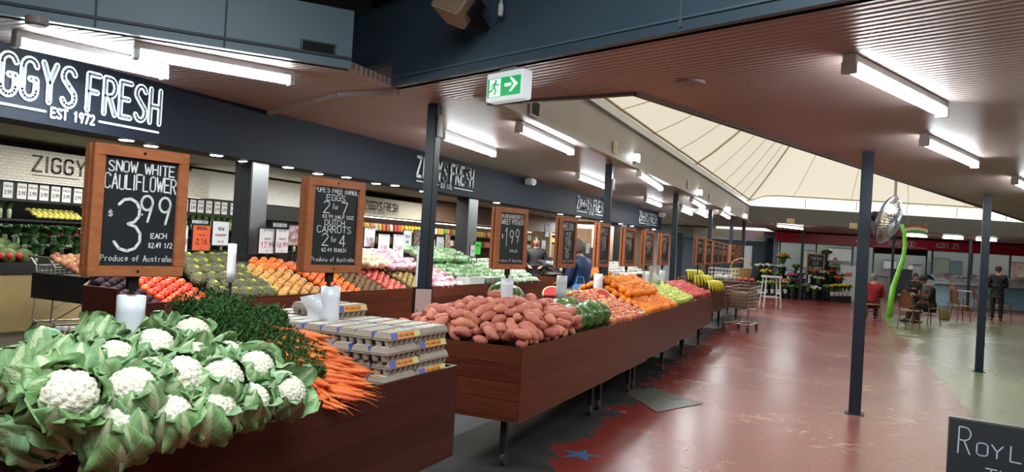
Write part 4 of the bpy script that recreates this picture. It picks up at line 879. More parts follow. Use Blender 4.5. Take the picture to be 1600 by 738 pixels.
# ---- sweet potatoes (settled poses baked below)
M_sp = fm('sweet_potato_skin', (.66, .24, .155), (.54, .165, .11), .55, scale=18, rnd=.16, bump=.3, bscale=60)
def spud(seed):
    r_ = random.Random(seed); L_ = r_.uniform(.075, .100); R_ = r_.uniform(.034, .042); bend = r_.uniform(-.016, .016); ph = r_.uniform(0, 6); tw = r_.uniform(-.15, .15)
    def fn(u, v):
        x = -math.cos(math.pi*u); rr = R_*max(0, (1-abs(x)**2.6))**.62*(1+.05*math.sin(5*x+ph)+tw*x); a = 2*math.pi*v
        return (x*L_, rr*math.cos(a)*(1+.05*math.sin(3*a+ph)), rr*math.sin(a)+bend*(1-x*x)*1.5)
    mb = MB().grid(fn, 12, 12); return link('sweet_potato', mb.mesh('sweet_potato', smooth=True), M_sp)
SPUDS = [(0,-3.009,4.82,0.871,-1.24,-0.15,1.49),(4,-3.006,4.993,0.863,1.1,0.13,1.67),(6,-3.006,5.186,0.874,0.1,2.77,-1.55),(4,-3.011,5.468,0.857,-2.94,-0.14,1.42),(6,-3.006,5.646,0.87,-2.96,0.05,1.54),(5,-2.995,5.835,0.867,-1.77,-0.16,1.44),(7,-2.743,4.715,0.871,-0.3,-3.04,-0.11),(5,-2.885,4.985,0.938,-2.69,-0.31,1.31),(7,-2.85,5.273,0.932,-0.7,-0.26,1.25),(5,-2.813,5.395,0.973,0.46,2.86,-0.72),(7,-2.87,5.65,0.923,-0.42,0.07,1.96),(4,-2.795,5.899,0.962,-2.43,-0.2,-1.28),(6,-2.606,4.727,0.902,-0.67,-0.77,2.98),(1,-2.5,4.795,0.932,-3.14,-0.51,0.64),(1,-2.536,5.222,1.051,-0.28,-0.07,-0.52),(1,-2.557,5.45,1.075,-2.54,-0.3,1.65),(0,-2.563,5.608,1.059,-2.87,-0.07,-1.33),(0,-2.554,5.838,1.066,-0.28,0.09,0.11),(4,-2.361,4.715,0.868,-1.19,-0.13,3.07),(0,-2.24,4.873,0.958,-0.38,-2.75,0.41),(1,-2.175,5.147,0.949,-1.98,0.08,1.1),(0,-2.221,5.454,0.969,0.81,-0.47,2.19),(3,-2.208,5.659,0.948,0.01,-2.65,-0.65),(2,-2.236,5.809,0.977,-0.74,-0.13,1.38),(5,-2.031,4.773,0.88,-2.85,-0.15,1.5),(2,-2.078,4.99,0.879,-2.24,0.49,0.43),(3,-2.048,5.24,0.868,-1.46,-0.18,2.09),(7,-2.037,5.381,0.861,1.74,-0.03,1.57),(5,-2.046,5.615,0.884,-0.46,-2.76,-1.18),(6,-2.047,5.764,0.882,-0.01,2.49,-2.2),(0,-2.931,5.186,0.91,-1.27,0.17,1.75),(1,-2.995,5.381,0.895,-0.19,0.31,0.04),(5,-2.946,5.575,0.89,0.71,-0.17,1.4),(0,-2.798,4.71,0.94,1.25,-0.05,1.11),(4,-2.893,4.866,0.926,0.1,0.32,-2.66),(1,-2.93,5.3,0.979,-1.7,-0.41,1.68),(1,-2.921,5.494,0.965,-1.81,0.66,0.34),(3,-2.99,5.703,0.93,0.74,3.08,-0.65),(7,-2.873,5.943,0.938,0.96,-0.23,-2.02),(6,-2.601,4.811,0.947,2.71,0.41,0.47),(1,-2.665,5.066,1.025,0.2,-0.53,0.12),(2,-2.5,5.368,1.043,-0.26,-3.07,0.99),(0,-2.319,5.555,1.014,-0.52,0.08,1.64),(7,-2.529,5.947,1.056,0.34,0.19,0.92),(6,-2.29,4.768,0.902,-0.95,-2.98,-0.57),(7,-2.22,5.034,0.962,-0.28,-2.51,0.06),(2,-2.145,5.09,0.975,-0.37,-2.95,1.13),(6,-2.112,5.367,0.921,-1.38,0.1,0.39),(7,-2.176,5.711,0.994,0.18,-0.32,2.42),(3,-2.147,5.743,0.934,-0.16,-2.49,-1.36),(1,-2.045,5.077,0.9,2.04,0.95,1.66),(3,-2.099,5.45,0.914,0.14,0.08,0.2),(2,-2.068,5.561,0.903,1.56,-0.02,2.54),(7,-2.03,5.848,0.899,0.11,-0.47,0.21),(5,-2.823,4.798,0.906,-0.66,-0.54,1.05),(5,-2.969,5.039,0.903,1.55,0.23,1.43),(2,-2.994,5.264,0.903,-0.49,2.52,-1.4),(4,-2.899,5.347,0.91,2.97,-0.08,1.3),(4,-2.979,6.044,0.872,-2.19,-0.46,-0.53),(6,-2.71,4.803,0.927,-1.49,-0.22,1.76),(2,-2.788,4.937,0.956,-0.54,3.03,-1.13),(3,-2.818,5.075,0.964,0.65,-0.29,-0.81),(5,-3.078,5.565,0.941,0.9,0.17,0.32),(4,-2.814,5.7,0.953,-0.54,2.76,-0.7),(4,-2.848,5.835,0.937,-2.69,-0.29,-0.41),(5,-2.512,4.699,0.91,0.35,0.21,0.51),(6,-2.625,4.889,0.976,-1.11,0.01,0.05),(5,-2.413,5.169,1.074,-0.64,-2.26,-0.17),(4,-2.418,5.274,1.046,2.47,0.34,0.39),(4,-2.642,5.583,1.043,0.88,-0.18,1.39),(6,-2.44,5.899,1.075,0.52,2.65,-1.31),(6,-2.197,4.787,0.932,-0.01,-0.74,2.81),(7,-2.107,5.109,0.907,0.09,-0.07,0.73),(2,-2.062,5.13,0.973,-1.9,0.11,1.31),(3,-2.24,5.337,0.96,-2.45,-0.13,1.94),(0,-2.234,5.576,0.966,-2.63,0.18,-0.97),(5,-2.297,5.863,0.984,0.38,0.0,1.43),(1,-1.956,5.155,0.94,0.28,3.0,0.68),(7,-1.967,5.234,0.917,-0.27,0.06,0.6),(7,-2.117,5.515,0.973,-2.2,-0.67,0.62),(2,-2.074,5.826,0.949,-1.83,-0.58,-0.23),(7,-2.923,4.75,0.898,2.19,0.09,2.03),(3,-2.949,5.41,0.963,2.81,0.61,0.61),(1,-2.937,5.786,0.891,0.69,-0.07,-1.59),(5,-2.76,4.777,1.008,1.73,-0.0,1.42),(1,-2.965,4.934,0.964,0.27,-0.17,2.11),(2,-2.951,5.061,0.964,-2.71,-0.32,-1.08),(7,-2.783,5.587,0.976,-2.17,0.14,2.21),(5,-2.885,5.78,0.974,0.45,-0.15,-0.19),(2,-2.532,4.754,0.973,-0.72,-3.12,0.19),(3,-2.32,5.038,1.012,1.41,0.17,1.4),(1,-2.295,5.253,1.034,3.01,-0.7,0.16),(1,-2.502,5.289,1.112,-0.41,-0.02,-2.98),(4,-2.711,5.641,1.017,0.79,-0.09,0.27),(2,-2.294,5.862,1.082,-0.24,-2.52,-1.49),(7,-2.401,4.769,0.925,-1.91,0.21,1.66),(5,-2.219,4.974,0.969,1.69,-2.3,0.32),(2,-2.103,5.253,0.986,-1.72,0.1,1.03),(0,-2.173,5.355,1.014,-1.71,-0.02,2.31),(5,-2.295,5.699,1.025,0.4,2.76,-1.18),(2,-2.352,5.852,1.019,2.54,-0.14,1.56),(7,-2.096,4.805,0.936,-1.62,1.31,1.46),(5,-2.105,5.234,0.896,-0.85,-0.31,2.04),(0,-1.992,5.319,0.93,-1.22,0.11,-3.13),(1,-2.089,5.611,0.96,-0.8,0.3,0.03),(0,-3.024,4.701,0.923,0.98,-2.58,0.38),(5,-2.983,4.82,0.938,0.39,-0.07,-1.37),(3,-3.022,5.475,0.941,-0.32,0.11,1.02),(1,-3.055,5.671,0.926,-0.75,0.33,2.39),(4,-3.049,5.899,0.928,1.51,0.45,1.0),(5,-2.883,4.754,0.964,-1.47,0.01,1.85),(7,-2.858,4.853,0.993,1.01,0.03,2.96),(0,-2.92,5.191,0.987,-2.41,0.06,0.6),(6,-2.833,5.486,0.994,-1.62,0.45,0.28),(5,-2.895,5.583,0.97,-0.14,-0.09,2.57),(3,-2.977,5.842,0.958,1.16,-0.51,0.43),(3,-2.483,4.952,1.008,0.98,-0.42,1.03),(2,-2.534,5.153,1.067,1.3,-0.17,2.94),(2,-2.695,5.428,1.028,0.82,-0.08,1.59),(7,-2.554,5.756,1.057,1.64,-0.13,0.53),(2,-2.686,5.79,1.01,0.61,2.78,-0.24),(0,-2.385,4.859,0.966,0.12,-0.02,-0.75),(7,-2.186,5.276,1.006,-1.17,-0.72,2.42),(7,-2.296,5.413,1.021,0.71,2.74,-0.7),(5,-2.388,5.731,1.067,-0.57,2.95,-0.48),(6,-2.26,5.938,1.064,-0.6,-2.59,-0.67),(6,-2.081,4.891,0.893,-0.92,-2.67,0.24),(5,-2.085,4.982,0.964,0.34,-0.25,-3.07),(4,-1.985,5.393,0.982,2.35,-0.1,0.71),(1,-2.086,5.699,1.003,1.55,0.64,1.79),(3,-3.063,5.075,0.922,2.32,-0.13,-0.5),(3,-2.962,5.95,0.905,0.72,-2.79,-0.87),(2,-3.054,4.893,0.99,0.39,0.05,1.6),(3,-2.811,5.168,0.986,-0.61,-0.29,-2.67),(6,-2.737,5.291,1.006,0.16,-0.59,0.2),(5,-2.94,5.727,1.014,1.18,-2.6,-0.53),(7,-2.871,5.919,1.014,-0.84,0.11,0.55),(2,-2.614,4.844,1.024,-0.37,-3.13,0.63),(7,-2.397,5.081,1.035,-0.07,0.14,0.71),(1,-2.637,5.459,1.09,-0.08,-0.87,1.16),(1,-2.574,5.718,1.114,0.57,0.2,-0.95),(2,-2.694,5.824,1.09,-0.06,3.1,-0.58),(0,-2.317,4.914,1.012,0.03,2.61,-0.34),(4,-2.227,5.2,0.99,-3.1,-0.37,0.01),(1,-2.357,5.37,1.035,-1.6,-0.5,2.46),(2,-2.164,5.67,1.044,-2.28,-0.49,0.47),(5,-2.19,5.851,1.045,0.48,-0.25,0.7),(0,-2.006,4.843,0.948,0.04,-2.56,0.64),(2,-2.07,4.911,0.958,-0.22,-2.86,0.24),(1,-1.998,5.493,0.973,0.75,3.0,0.01),(1,-3.063,5.159,0.985,1.93,0.09,0.62),(4,-2.962,5.931,0.98,2.58,-0.18,0.5),(6,-2.714,4.686,0.966,-2.94,-0.68,0.73),(5,-2.956,5.115,1.032,0.31,0.02,-0.08),(1,-2.712,5.174,1.004,-0.09,0.07,1.87),(3,-2.871,5.322,1.004,-0.02,3.02,-1.49),(3,-2.855,5.683,1.029,-1.05,-0.03,0.92),(2,-2.83,5.857,1.017,3.01,-0.26,0.32),(0,-2.511,4.821,1.023,2.19,0.71,1.05),(2,-2.638,4.948,1.002,0.81,-3.01,0.07),(3,-2.477,5.073,1.094,2.68,-0.04,0.48),(6,-2.491,5.443,1.119,-1.4,0.43,0.43),(4,-2.487,5.639,1.064,-2.32,0.43,1.34),(3,-2.491,5.851,1.125,2.31,0.01,1.88),(0,-2.246,4.675,0.939,0.97,-2.72,-0.25),(7,-2.207,5.013,1.036,-0.15,-0.11,-0.96),(0,-2.262,5.137,1.022,-0.65,3.1,-0.46),(5,-2.074,5.439,0.994,0.48,0.35,3.08),(5,-2.176,5.577,1.034,1.07,0.07,0.23),(0,-2.223,5.753,1.082,0.77,-0.37,0.06),(5,-2.033,4.761,0.938,1.11,0.14,0.28),(3,-2.003,5.531,1.026,-0.61,-3.09,0.44),(3,-1.989,5.628,0.978,0.1,-3.09,-1.51),(2,-2.098,5.853,1.04,-1.84,-0.37,0.9),(6,-2.656,5.223,1.063,-1.91,0.52,1.31),(2,-2.937,5.529,1.032,2.98,-0.09,0.21),(7,-2.781,5.584,1.048,2.3,-0.1,-0.13),(5,-2.737,4.905,1.035,-0.65,-0.13,2.48),(0,-2.544,5.183,1.141,-0.36,-0.06,2.46),(0,-2.307,5.311,1.085,0.46,0.09,0.47),(0,-2.48,5.529,1.083,-2.51,0.68,0.18),(4,-2.167,4.668,0.985,-0.01,3.14,-0.98),(1,-1.995,5.196,1.024,-0.13,-0.15,2.58),(7,-2.173,5.493,1.043,0.27,-3.03,0.12),(5,-2.22,5.615,1.094,-0.26,0.17,1.99),(4,-2.791,5.098,1.031,1.69,2.98,0.03),(2,-2.969,5.414,1.041,-3.0,-0.03,-0.13),(2,-2.872,5.604,1.079,-0.12,2.93,-0.6),(4,-2.542,4.995,1.049,-2.53,0.26,1.08),(6,-2.389,5.235,1.139,-3.02,0.31,-1.16),(3,-2.6,5.353,1.075,-1.79,-0.8,0.78),(7,-2.445,5.577,1.125,-0.88,0.28,0.02),(7,-2.11,4.682,0.935,-0.85,0.66,2.6),(2,-2.013,5.284,1.054,0.06,2.98,-0.22),(0,-2.364,5.473,1.078,-2.23,-0.16,2.05),(2,-2.408,5.618,1.053,-1.81,-0.18,1.88),(6,-2.854,4.78,1.032,0.92,-2.76,-0.97),(0,-2.972,5.23,1.039,-3.06,-0.03,0.78),(1,-2.886,5.459,1.094,-0.7,0.5,0.55),(5,-2.785,5.688,1.069,0.51,-0.81,-2.95),(5,-2.41,4.93,1.028,-0.48,-0.2,1.03),(6,-2.198,5.282,1.108,2.45,0.56,0.58),(1,-2.712,5.519,1.102,-1.73,0.3,-0.11),(7,-2.49,5.698,1.11,1.1,0.57,1.33),(4,-2.175,4.852,1.001,3.0,0.56,-1.12),(4,-2.332,5.204,1.07,1.0,2.92,-0.48),(6,-2.212,5.403,1.089,0.89,0.45,2.28),(3,-2.305,5.596,1.087,-1.51,-0.25,2.13),(6,-2.905,4.923,1.039,0.32,-2.67,0.83),(6,-3.055,5.31,1.011,-0.26,-0.58,1.34),(3,-2.784,5.479,1.062,0.08,-2.41,1.06),(7,-2.788,5.78,1.056,-0.87,0.08,2.87),(5,-2.477,4.94,1.072,-0.71,-0.44,0.99),(6,-2.214,5.15,1.108,1.39,-0.16,1.2),(2,-2.412,5.412,1.113,-2.8,-0.45,1.19),(2,-2.424,5.717,1.139,1.13,-2.75,-0.7),(4,-2.281,5.038,1.075,0.82,0.07,1.59),(1,-2.142,5.235,1.058,0.93,-0.04,0.13),(3,-2.093,5.379,1.04,0.8,-2.8,-0.56),(4,-1.968,5.739,0.971,-0.16,2.3,-0.5),(5,-2.973,4.987,1.041,0.11,-0.28,0.26),(1,-2.804,5.194,1.044,0.21,0.41,1.42),(3,-2.783,5.393,1.054,1.01,-0.69,-1.12),(6,-2.739,5.628,1.101,-1.25,-2.8,0.23),(6,-2.736,5.0,1.063,1.38,0.56,2.22),(1,-2.574,5.083,1.125,-0.67,-0.45,0.07),(3,-2.335,5.369,1.126,-0.1,-2.93,0.8),(7,-2.623,5.575,1.101,0.45,-0.23,1.79),(1,-2.367,5.047,1.091,0.35,-0.03,0.9),(6,-2.07,5.031,1.043,0.84,0.46,-0.13),(4,-2.108,5.46,1.085,1.35,-3.04,0.19),(5,-2.033,5.597,1.049,0.06,0.02,0.76),(3,-2.825,5.016,1.047,2.33,-1.23,-0.23),(7,-2.803,5.242,1.111,0.21,0.2,2.58),(7,-2.83,5.349,1.069,1.09,-0.0,-1.18),(1,-2.661,5.712,1.05,-0.27,0.99,2.64),(1,-2.604,5.007,1.092,0.1,-0.46,0.06),(0,-2.714,5.27,1.108,-2.23,-0.62,-0.54),(1,-2.683,5.358,1.082,0.25,-0.13,-1.1),(0,-2.707,5.593,1.166,-2.78,0.08,0.7),(4,-2.316,4.755,0.974,-2.24,0.01,0.02),(0,-2.125,5.134,1.064,-2.75,0.27,0.77),(2,-2.198,5.467,1.116,0.06,2.68,-0.83),(4,-2.281,5.717,1.132,-0.45,0.27,2.78)]
_sp = [spud(i) for i in range(8)]; _used = set()
for pi_, x, y, z, ex_, ey_, ez_ in SPUDS:
    if pi_ in _used: o = dup(_sp[pi_])
    else: o = _sp[pi_]; _used.add(pi_)
    o.location = (FX-(FX-x)*.885, y, z-max(0, z-.86)*.16); o.scale = (.80, .91, .91); o.rotation_euler = (ex_, ey_, ez_); tag(o, 'orange-skinned sweet potato in the heap on the wooden bin', 'sweet potato', 'sweet potatoes heaped on the bin')
# ---- watermelons
def melon_mat():
    m, nt, b = nodes('watermelon_rind'); g = NG(nt); L = nt.links
    tc = g.n('ShaderNodeTexCoord'); oi = g.n('ShaderNodeObjectInfo'); sx = g.n('ShaderNodeSeparateXYZ'); L.new(tc.outputs['Object'], sx.inputs[0])
    an = g.m('ARCTAN2', sx.outputs[1], sx.outputs[2]); w = g.m('SINE', g.m('ADD', g.m('MULTIPLY', an, 9), g.m('MULTIPLY', g.noise(22, 4, tc.outputs['Object']), 7)))
    c1 = g.mix(oi.outputs['Random'], (.055, .13, .022), (.10, .20, .03)); c = g.mix(g.m('MULTIPLY', g.step(w, -.2, .9), .8), c1, (.012, .045, .012)); L.new(c, b.inputs['Base Color'])
    b.inputs['Roughness'].default_value = .28; return m
M_mel = melon_mat(); M_mel_l = fm('watermelon_flesh', (.62, .045, .045), (.52, .07, .06), .35, rnd=0); M_rind = mat('watermelon_pith', (.62, .66, .42), .5)
def melon(loc, r, rot, lb):
    o = link('watermelon', MB().ball((0,0,0), r, 24, 16, (1.12, 1, 1)).mesh('watermelon', smooth=True), M_mel); o.location = loc; o.rotation_euler = rot; tag(o, lb, 'watermelon'); 
    part('stem_scar', MB().lathe([(.008, 0), (.006, .006)], 8, c=(r*1.115, 0, 0), axis='x'), mat('stem_brown', (.06, .035, .015), .7), o); return o
for i, (px, py, lb) in enumerate(((919, 500, 'dark round watermelon nearest the sweet potatoes'), (939, 497, 'dark watermelon, second in the front row from the sweet potatoes'), (955, 490, 'lighter green watermelon, third in the front row'), (971, 484, 'dark watermelon at the end of the row beside the apples'))):
    r_ = [.125, .115, .13, .12][i]; y = [6.02, 6.27, 6.50, 6.74][i]
    melon((-2.115, y-.04, .82+r_), r_, (random.uniform(0, 6), random.uniform(-.3, .3), random.uniform(-.6, .6)), lb)
for i, (x, y, lb) in enumerate(((-2.38, 6.10, 'watermelon behind the front row, under the cut piece next to the sweet potatoes'), (-2.38, 6.38, 'watermelon behind the front row, between two cut pieces'), (-2.38, 6.68, 'watermelon behind the front row, under the cut piece nearest the apples'),
         (-2.68, 6.0, 'watermelon deep in the heap beside the tall white bag roll'), (-2.92, 6.35, 'watermelon at the back rim of the melon heap'))):
    melon((x, y, .955 if i < 3 else .94+.125), .125, (random.uniform(0, 6), 0, random.uniform(-1, 1)), lb)
def wedge(loc, rot, lb, r=.13, ang=120):
    t = T('watermelon_piece', lb, 'watermelon', loc, rot=rot)
    a = math.radians(ang); n = 14
    def sph(u, v, rr): th = u*math.pi; ph = v*a; return (rr*1.25*math.cos(th), rr*math.sin(th)*math.cos(ph), rr*math.sin(th)*math.sin(ph))
    part('rind', MB().grid(lambda u, v: sph(u, v, r), n, 8), M_mel, t, smooth=True)
    fl = MB(); pi_ = MB()
    for v in (0, 1):
        fl.grid(lambda u, w: sph(u, v, r*.90*w), n, 4); pi_.grid(lambda u, w: sph(u, v, r*(.90+.10*w)), n, 1)
    part('flesh', fl, M_mel_l, t); part('pith', pi_, M_rind, t)
wz = [(868, 462, -2.72, (math.radians(-60), 0, math.radians(50)), 'big cut watermelon half showing pale red flesh beside the white bag roll'),
      (907, 476, -2.45, (math.radians(-45), 0, math.radians(75)), 'cut watermelon piece lying on the heap in front of the white bag roll'),
      (942, 467, -2.40, (math.radians(-50), math.radians(-12), math.radians(70)), 'cut watermelon piece on top of the front watermelons'),
      (897, 466, -2.75, (math.radians(-40), 0, math.radians(120)), 'cut watermelon piece at the back beside the striped apples')]
for px, py, x, rot, lb in wz:
    p = on_x(px, py, x); wedge(tuple(p), rot, lb, .12, 110)
# ---- cauliflowers
def leaf_mat():
    m, nt, b = nodes('cauliflower_leaf'); g = NG(nt); L = nt.links
    uv = g.n('ShaderNodeUVMap'); sx = g.n('ShaderNodeSeparateXYZ'); L.new(uv.outputs[0], sx.inputs[0]); s_, t_ = sx.outputs[0], sx.outputs[1]
    tc = g.n('ShaderNodeTexCoord'); oi = g.n('ShaderNodeObjectInfo')
    at = g.m('ABSOLUTE', t_); n = g.noise(30, 3, tc.outputs['Object'])
    base = g.mix(g.step(n, .3, .7), (.13, .26, .08), (.28, .43, .17))
    base = g.mix(g.m('MULTIPLY', oi.outputs['Random'], .6), base, (.20, .37, .19))
    rib = g.step(g.m('SUBTRACT', at, g.m('MULTIPLY', g.m('SUBTRACT', 1.0, s_), .34)), .17, .09)
    vein = g.m('SINE', g.m('ADD', g.m('MULTIPLY', s_, 34), g.m('MULTIPLY', at, -14))); vn = g.m('MULTIPLY', g.step(vein, .86, 1.0), g.step(at, 1.0, .5))
    c = g.mix(g.m('MULTIPLY', vn, .55), base, (.48, .58, .32)); c = g.mix(rib, c, (.50, .60, .34))
    c = g.mix(g.step(s_, .30, .08), c, (.58, .66, .42)); L.new(c, b.inputs['Base Color']); b.inputs['Roughness'].default_value = .42; b.inputs['Specular IOR Level'].default_value = .45
    bp = g.n('ShaderNodeBump'); bp.inputs['Strength'].default_value = .5; bp.inputs['Distance'].default_value = .006
    L.new(g.m('ADD', g.m('MULTIPLY', vn, .6), n), bp.inputs['Height']); L.new(bp.outputs[0], b.inputs['Normal']); return m
M_leaf = leaf_mat(); M_curd = mat('cauliflower_curd', (.86, .82, .66), .75, col2=(.78, .73, .54), scale=30, bump=.6, bscale=160, sss=.1)
def curd_mesh(seed):
    r_ = random.Random(seed); C = []; n = 120
    for i in range(n):
        z = 1-i/(n-1)*1.15; rr = math.sqrt(max(0, 1-z*z)); a = i*2.39996+r_.uniform(-.15, .15); C.append((rr*math.cos(a), rr*math.sin(a), z, r_.uniform(.9, 1.15)))
    C = np.array(C)
    def fn(d):
        v = np.array([d.x, d.y, d.z]); dd = np.linalg.norm(C[:, :3]-v, axis=1); k = dd.argmin(); b = max(0, 1-(dd[k]/.17)**2)
        return d*(.071*(1+.13*b*C[k, 3]))
    return MB().ball((0,0,0), 1, 64, 44, (1,1,.82), fn).mesh('curd', smooth=True)
def leaf_mesh(seed):
    r_ = random.Random(seed); nu, nv = 20, 14; W_ = r_.uniform(.055, .082); curl = r_.uniform(-.75, .5); tw = r_.uniform(-.4, .4); p1, p2 = r_.uniform(0, 6), r_.uniform(0, 6); cup = r_.uniform(.5, 1.0)
    vs, fs, uv = [], [], []
    for i in range(nu+1):
        s = i/nu
        # spine in the r-z plane: out from the butt, up round the head, then curling
        a = -1.35+(2.02+.25*math.sin(p1))*s; rad = .080+.012*s
        r0 = rad*math.cos(a)*1.06+.006; z0 = rad*math.sin(a)*1.25
        if s > .62:
            q = (s-.62)/.38; r0 += -curl*.055*q*q; z0 += .030*q-.012*q*q
        w = W_*(.20+.80*min(1, (s/.5))**1.3)*(1 if s < .8 else math.sqrt(max(0.02, 1-((s-.8)/.205)**2)))
        for j in range(nv+1):
            t = -1+2*j/nv; ph = t*w/(.084)*cup
            ruf = .016*math.sin(9*s+p1+3*abs(t))*t*t*(s > .2)+.011*math.sin(19*s+p2+5*t)*abs(t)**2.5
            rr = r0+ruf+.012*(abs(t)**2)*s
            thick = .009*max(0, 1-abs(t)/.2)*(1.3-s) 
            x = (rr+thick)*math.cos(ph+tw*s*s*.5); y = (rr+thick)*math.sin(ph+tw*s*s*.5)
            vs.append((x, y, z0-.012*t*t*s+.006*math.sin(14*t+p1)*s*abs(t))); uv.append((s, t))
    for i in range(nu):
        for j in range(nv):
            a = i*(nv+1)+j; fs.append((a, a+nv+1, a+nv+2, a+1))
    me = bpy.data.meshes.new('leaf'); me.from_pydata(vs, [], fs); ul = me.uv_layers.new(name='UVMap')
    for p in me.polygons:
        p.use_smooth = True
        for li in p.loop_indices: ul.data[li].uv = uv[me.loops[li].vertex_index]
    bm = bmesh.new(); bm.from_mesh(me); bmesh.ops.recalc_face_normals(bm, faces=bm.faces); bm.to_mesh(me); bm.free()
    for p in me.polygons: p.use_smooth = True
    return me
CURDS = [curd_mesh(i) for i in range(3)]; LEAVES = [leaf_mesh(20+i) for i in range(9)]
M_butt = mat('cauliflower_butt', (.55, .62, .38), .6)
STUMP = MB().lathe([(.018, -.100), (.026, -.098), (.03, -.07), (.045, -.035)], 12).mesh('stump', smooth=True)
def cauli(loc, tilt, az, size, lb, seed, leafy=0):
    """tilt: lean of the head's axis towards azimuth az"""
    r_ = random.Random(seed); t = T('cauliflower', lb, 'cauliflower', loc)
    ax = Vector((math.cos(az)*math.sin(tilt), math.sin(az)*math.sin(tilt), math.cos(tilt)))
    q = Vector((0, 0, 1)).rotation_difference(ax) @ Euler((0, 0, r_.uniform(0, 6.28))).to_quaternion(); t.rotation_euler = q.to_euler(); t.scale = (size,)*3
    link('curd', CURDS[seed % 3], M_curd, t, (0, 0, .022)); link('stump', STUMP, M_butt, t)
    n = 8; off = r_.uniform(0, 6)
    for i in range(n):
        k = r_.uniform(.90, 1.06)+(.10 if i < leafy else 0)
        l = link('leaf', r_.choice(LEAVES), M_leaf, t, (0, 0, r_.uniform(-.006, .004)), (0, 0, off+i*2*math.pi/n+r_.uniform(-.2, .2))); l.scale = (k, k, k*r_.uniform(.8, 1.05)*(.92 if leafy == 0 else 1.08))
#  px, py, z, size, tilt(deg), azimuth(deg world), leafy, label
CAM_AZ = -65
CA = [
 (66, 672, .93, 1.05, 45, -150, 3, 'big leafy cauliflower in the bottom left corner of the heap above the green liner'),
 (174, 672, .93, 1.12, 28, -20, 2, 'large front cauliflower with tall upright leaves and an opening curd'),
 (263, 655, .94, .98, 30, -40, 1, 'front-row cauliflower with its white curd showing between two leaves'),
 (331, 645, .94, .98, 25, -20, 2, 'front-row cauliflower half closed by long ribs below the tilted heads'),
 (388, 632, .94, .92, 28, -10, 2, 'small leafy cauliflower in the front row, second from the carrots'),
 (446, 617, .95, .90, 50, 10, 3, 'cauliflower lying against the carrots with broad pale green leaves'),
 (30, 632, .99, .80, 45, 120, 2, 'cauliflower at the left edge showing only leaves, below the split pale one'),
 (105, 625, 1.03, 1.10, 40, -30, 0, 'cauliflower with the largest bare white curd in the left part of the heap'),
 (205, 615, 1.03, .98, 38, -40, 0, 'round cauliflower with an open curd just below the white bag roll'),
 (278, 596, 1.04, 1.05, 52, 10, 1, 'cauliflower wrapped in one big folded dark green leaf'),
 (343, 597, 1.03, .98, 42, -10, 0, 'tilted cauliflower with a smooth curd and yellow-green ribs'),
 (398, 580, 1.02, .92, 40, -20, 0, 'cauliflower beside the carrot tops with a bright round curd'),
 (57, 600, 1.06, .95, 45, -160, 0, 'cauliflower half hidden behind the big bare curd'),
 (10, 597, 1.06, .95, 35, 100, 3, 'pale cauliflower turned leaves outward at the left edge of the frame'),
 (112, 575, 1.08, .95, 20, 100, 3, 'leafy cauliflower behind the big bare curd with a small curd peeping out'),
 (150, 600, 1.02, .9, 30, 60, 3, 'cauliflower wedged between the biggest curd and the round open one'),
 (72, 562, 1.02, 1.05, 45, 150, 3, 'cauliflower with a large ragged blue-green leaf at the back left of the heap'),
 (151, 532, 1.09, .92, 40, 110, 2, 'leafy cauliflower at the very top left of the heap beside the bag roll'),
 (176, 565, 1.09, .88, 45, -10, 0, 'cauliflower leaning out in front of the white bag roll'),
 (238, 550, 1.11, .98, 35, -30, 0, 'cauliflower with a full white curd right of the bag roll'),
 (298, 528, 1.10, .98, 30, -20, 0, 'highest cauliflower at the back with a clean white dome'),
 (244, 518, 1.05, .85, 20, 90, 2, 'small leafy cauliflower peeking out behind the heap'),
 (303, 566, 1.08, .85, 25, 0, 2, 'leafy cauliflower under the highest white dome'),
 (352, 562, 1.05, .88, 30, 30, 1, 'small cauliflower at the back beside the carrot bunches'),
 (235, 590, 1.06, .8, 30, 30, 2, 'small cauliflower with yellowish leaves in the middle of the heap'),
 (300, 625, .98, .85, 30, 30, 2, 'cauliflower sunk between the front row and the folded-leaf head'),
]
for i, (px, py, z, s_, ti, azd, lf__, lb) in enumerate(CA):
    p = on_z(px, py, z); cauli(tuple(p), math.radians(ti), math.radians(azd), s_*.92, lb, i, lf__)
# heads the heap rests on, glimpsed between the others
# ---- carrots
M_car = fm('carrot_skin', (.88, .22, .05), (.78, .16, .04), .42, scale=30, rnd=.14, bump=.2, bscale=80, stretch=(6, 1, 1)); M_top = mat('carrot_greens', (.035, .10, .022), .6, col2=(.07, .17, .035), scale=30); M_stalk = mat('carrot_stalk', (.16, .30, .08), .5)
def carrot_mesh(seed):
    r_ = random.Random(seed); L_ = r_.uniform(.145, .185); R_ = r_.uniform(.0165, .0215); bx_ = r_.uniform(-.012, .012); bz_ = r_.uniform(-.006, .006); n = 11; pts, rs = [], []
    for i in range(n+1):
        s = i/n; pts.append((s*L_, bx_*s*s*2, bz_*s*s*2)); rs.append(R_*(.72 if i == 0 else 1)*max(.05, (1-s)**.55 if s < .9 else (1-s)**.55*.7)*(1+.03*math.sin(13*s+seed)))
    pts.append((L_+.05, bx_*2+r_.uniform(-.03, .03), bz_*2-.01)); rs.append(.0006)
    return MB().tube(pts, rs, n=9).mesh('carrot', smooth=True)
CARM = [carrot_mesh(i) for i in range(7)]
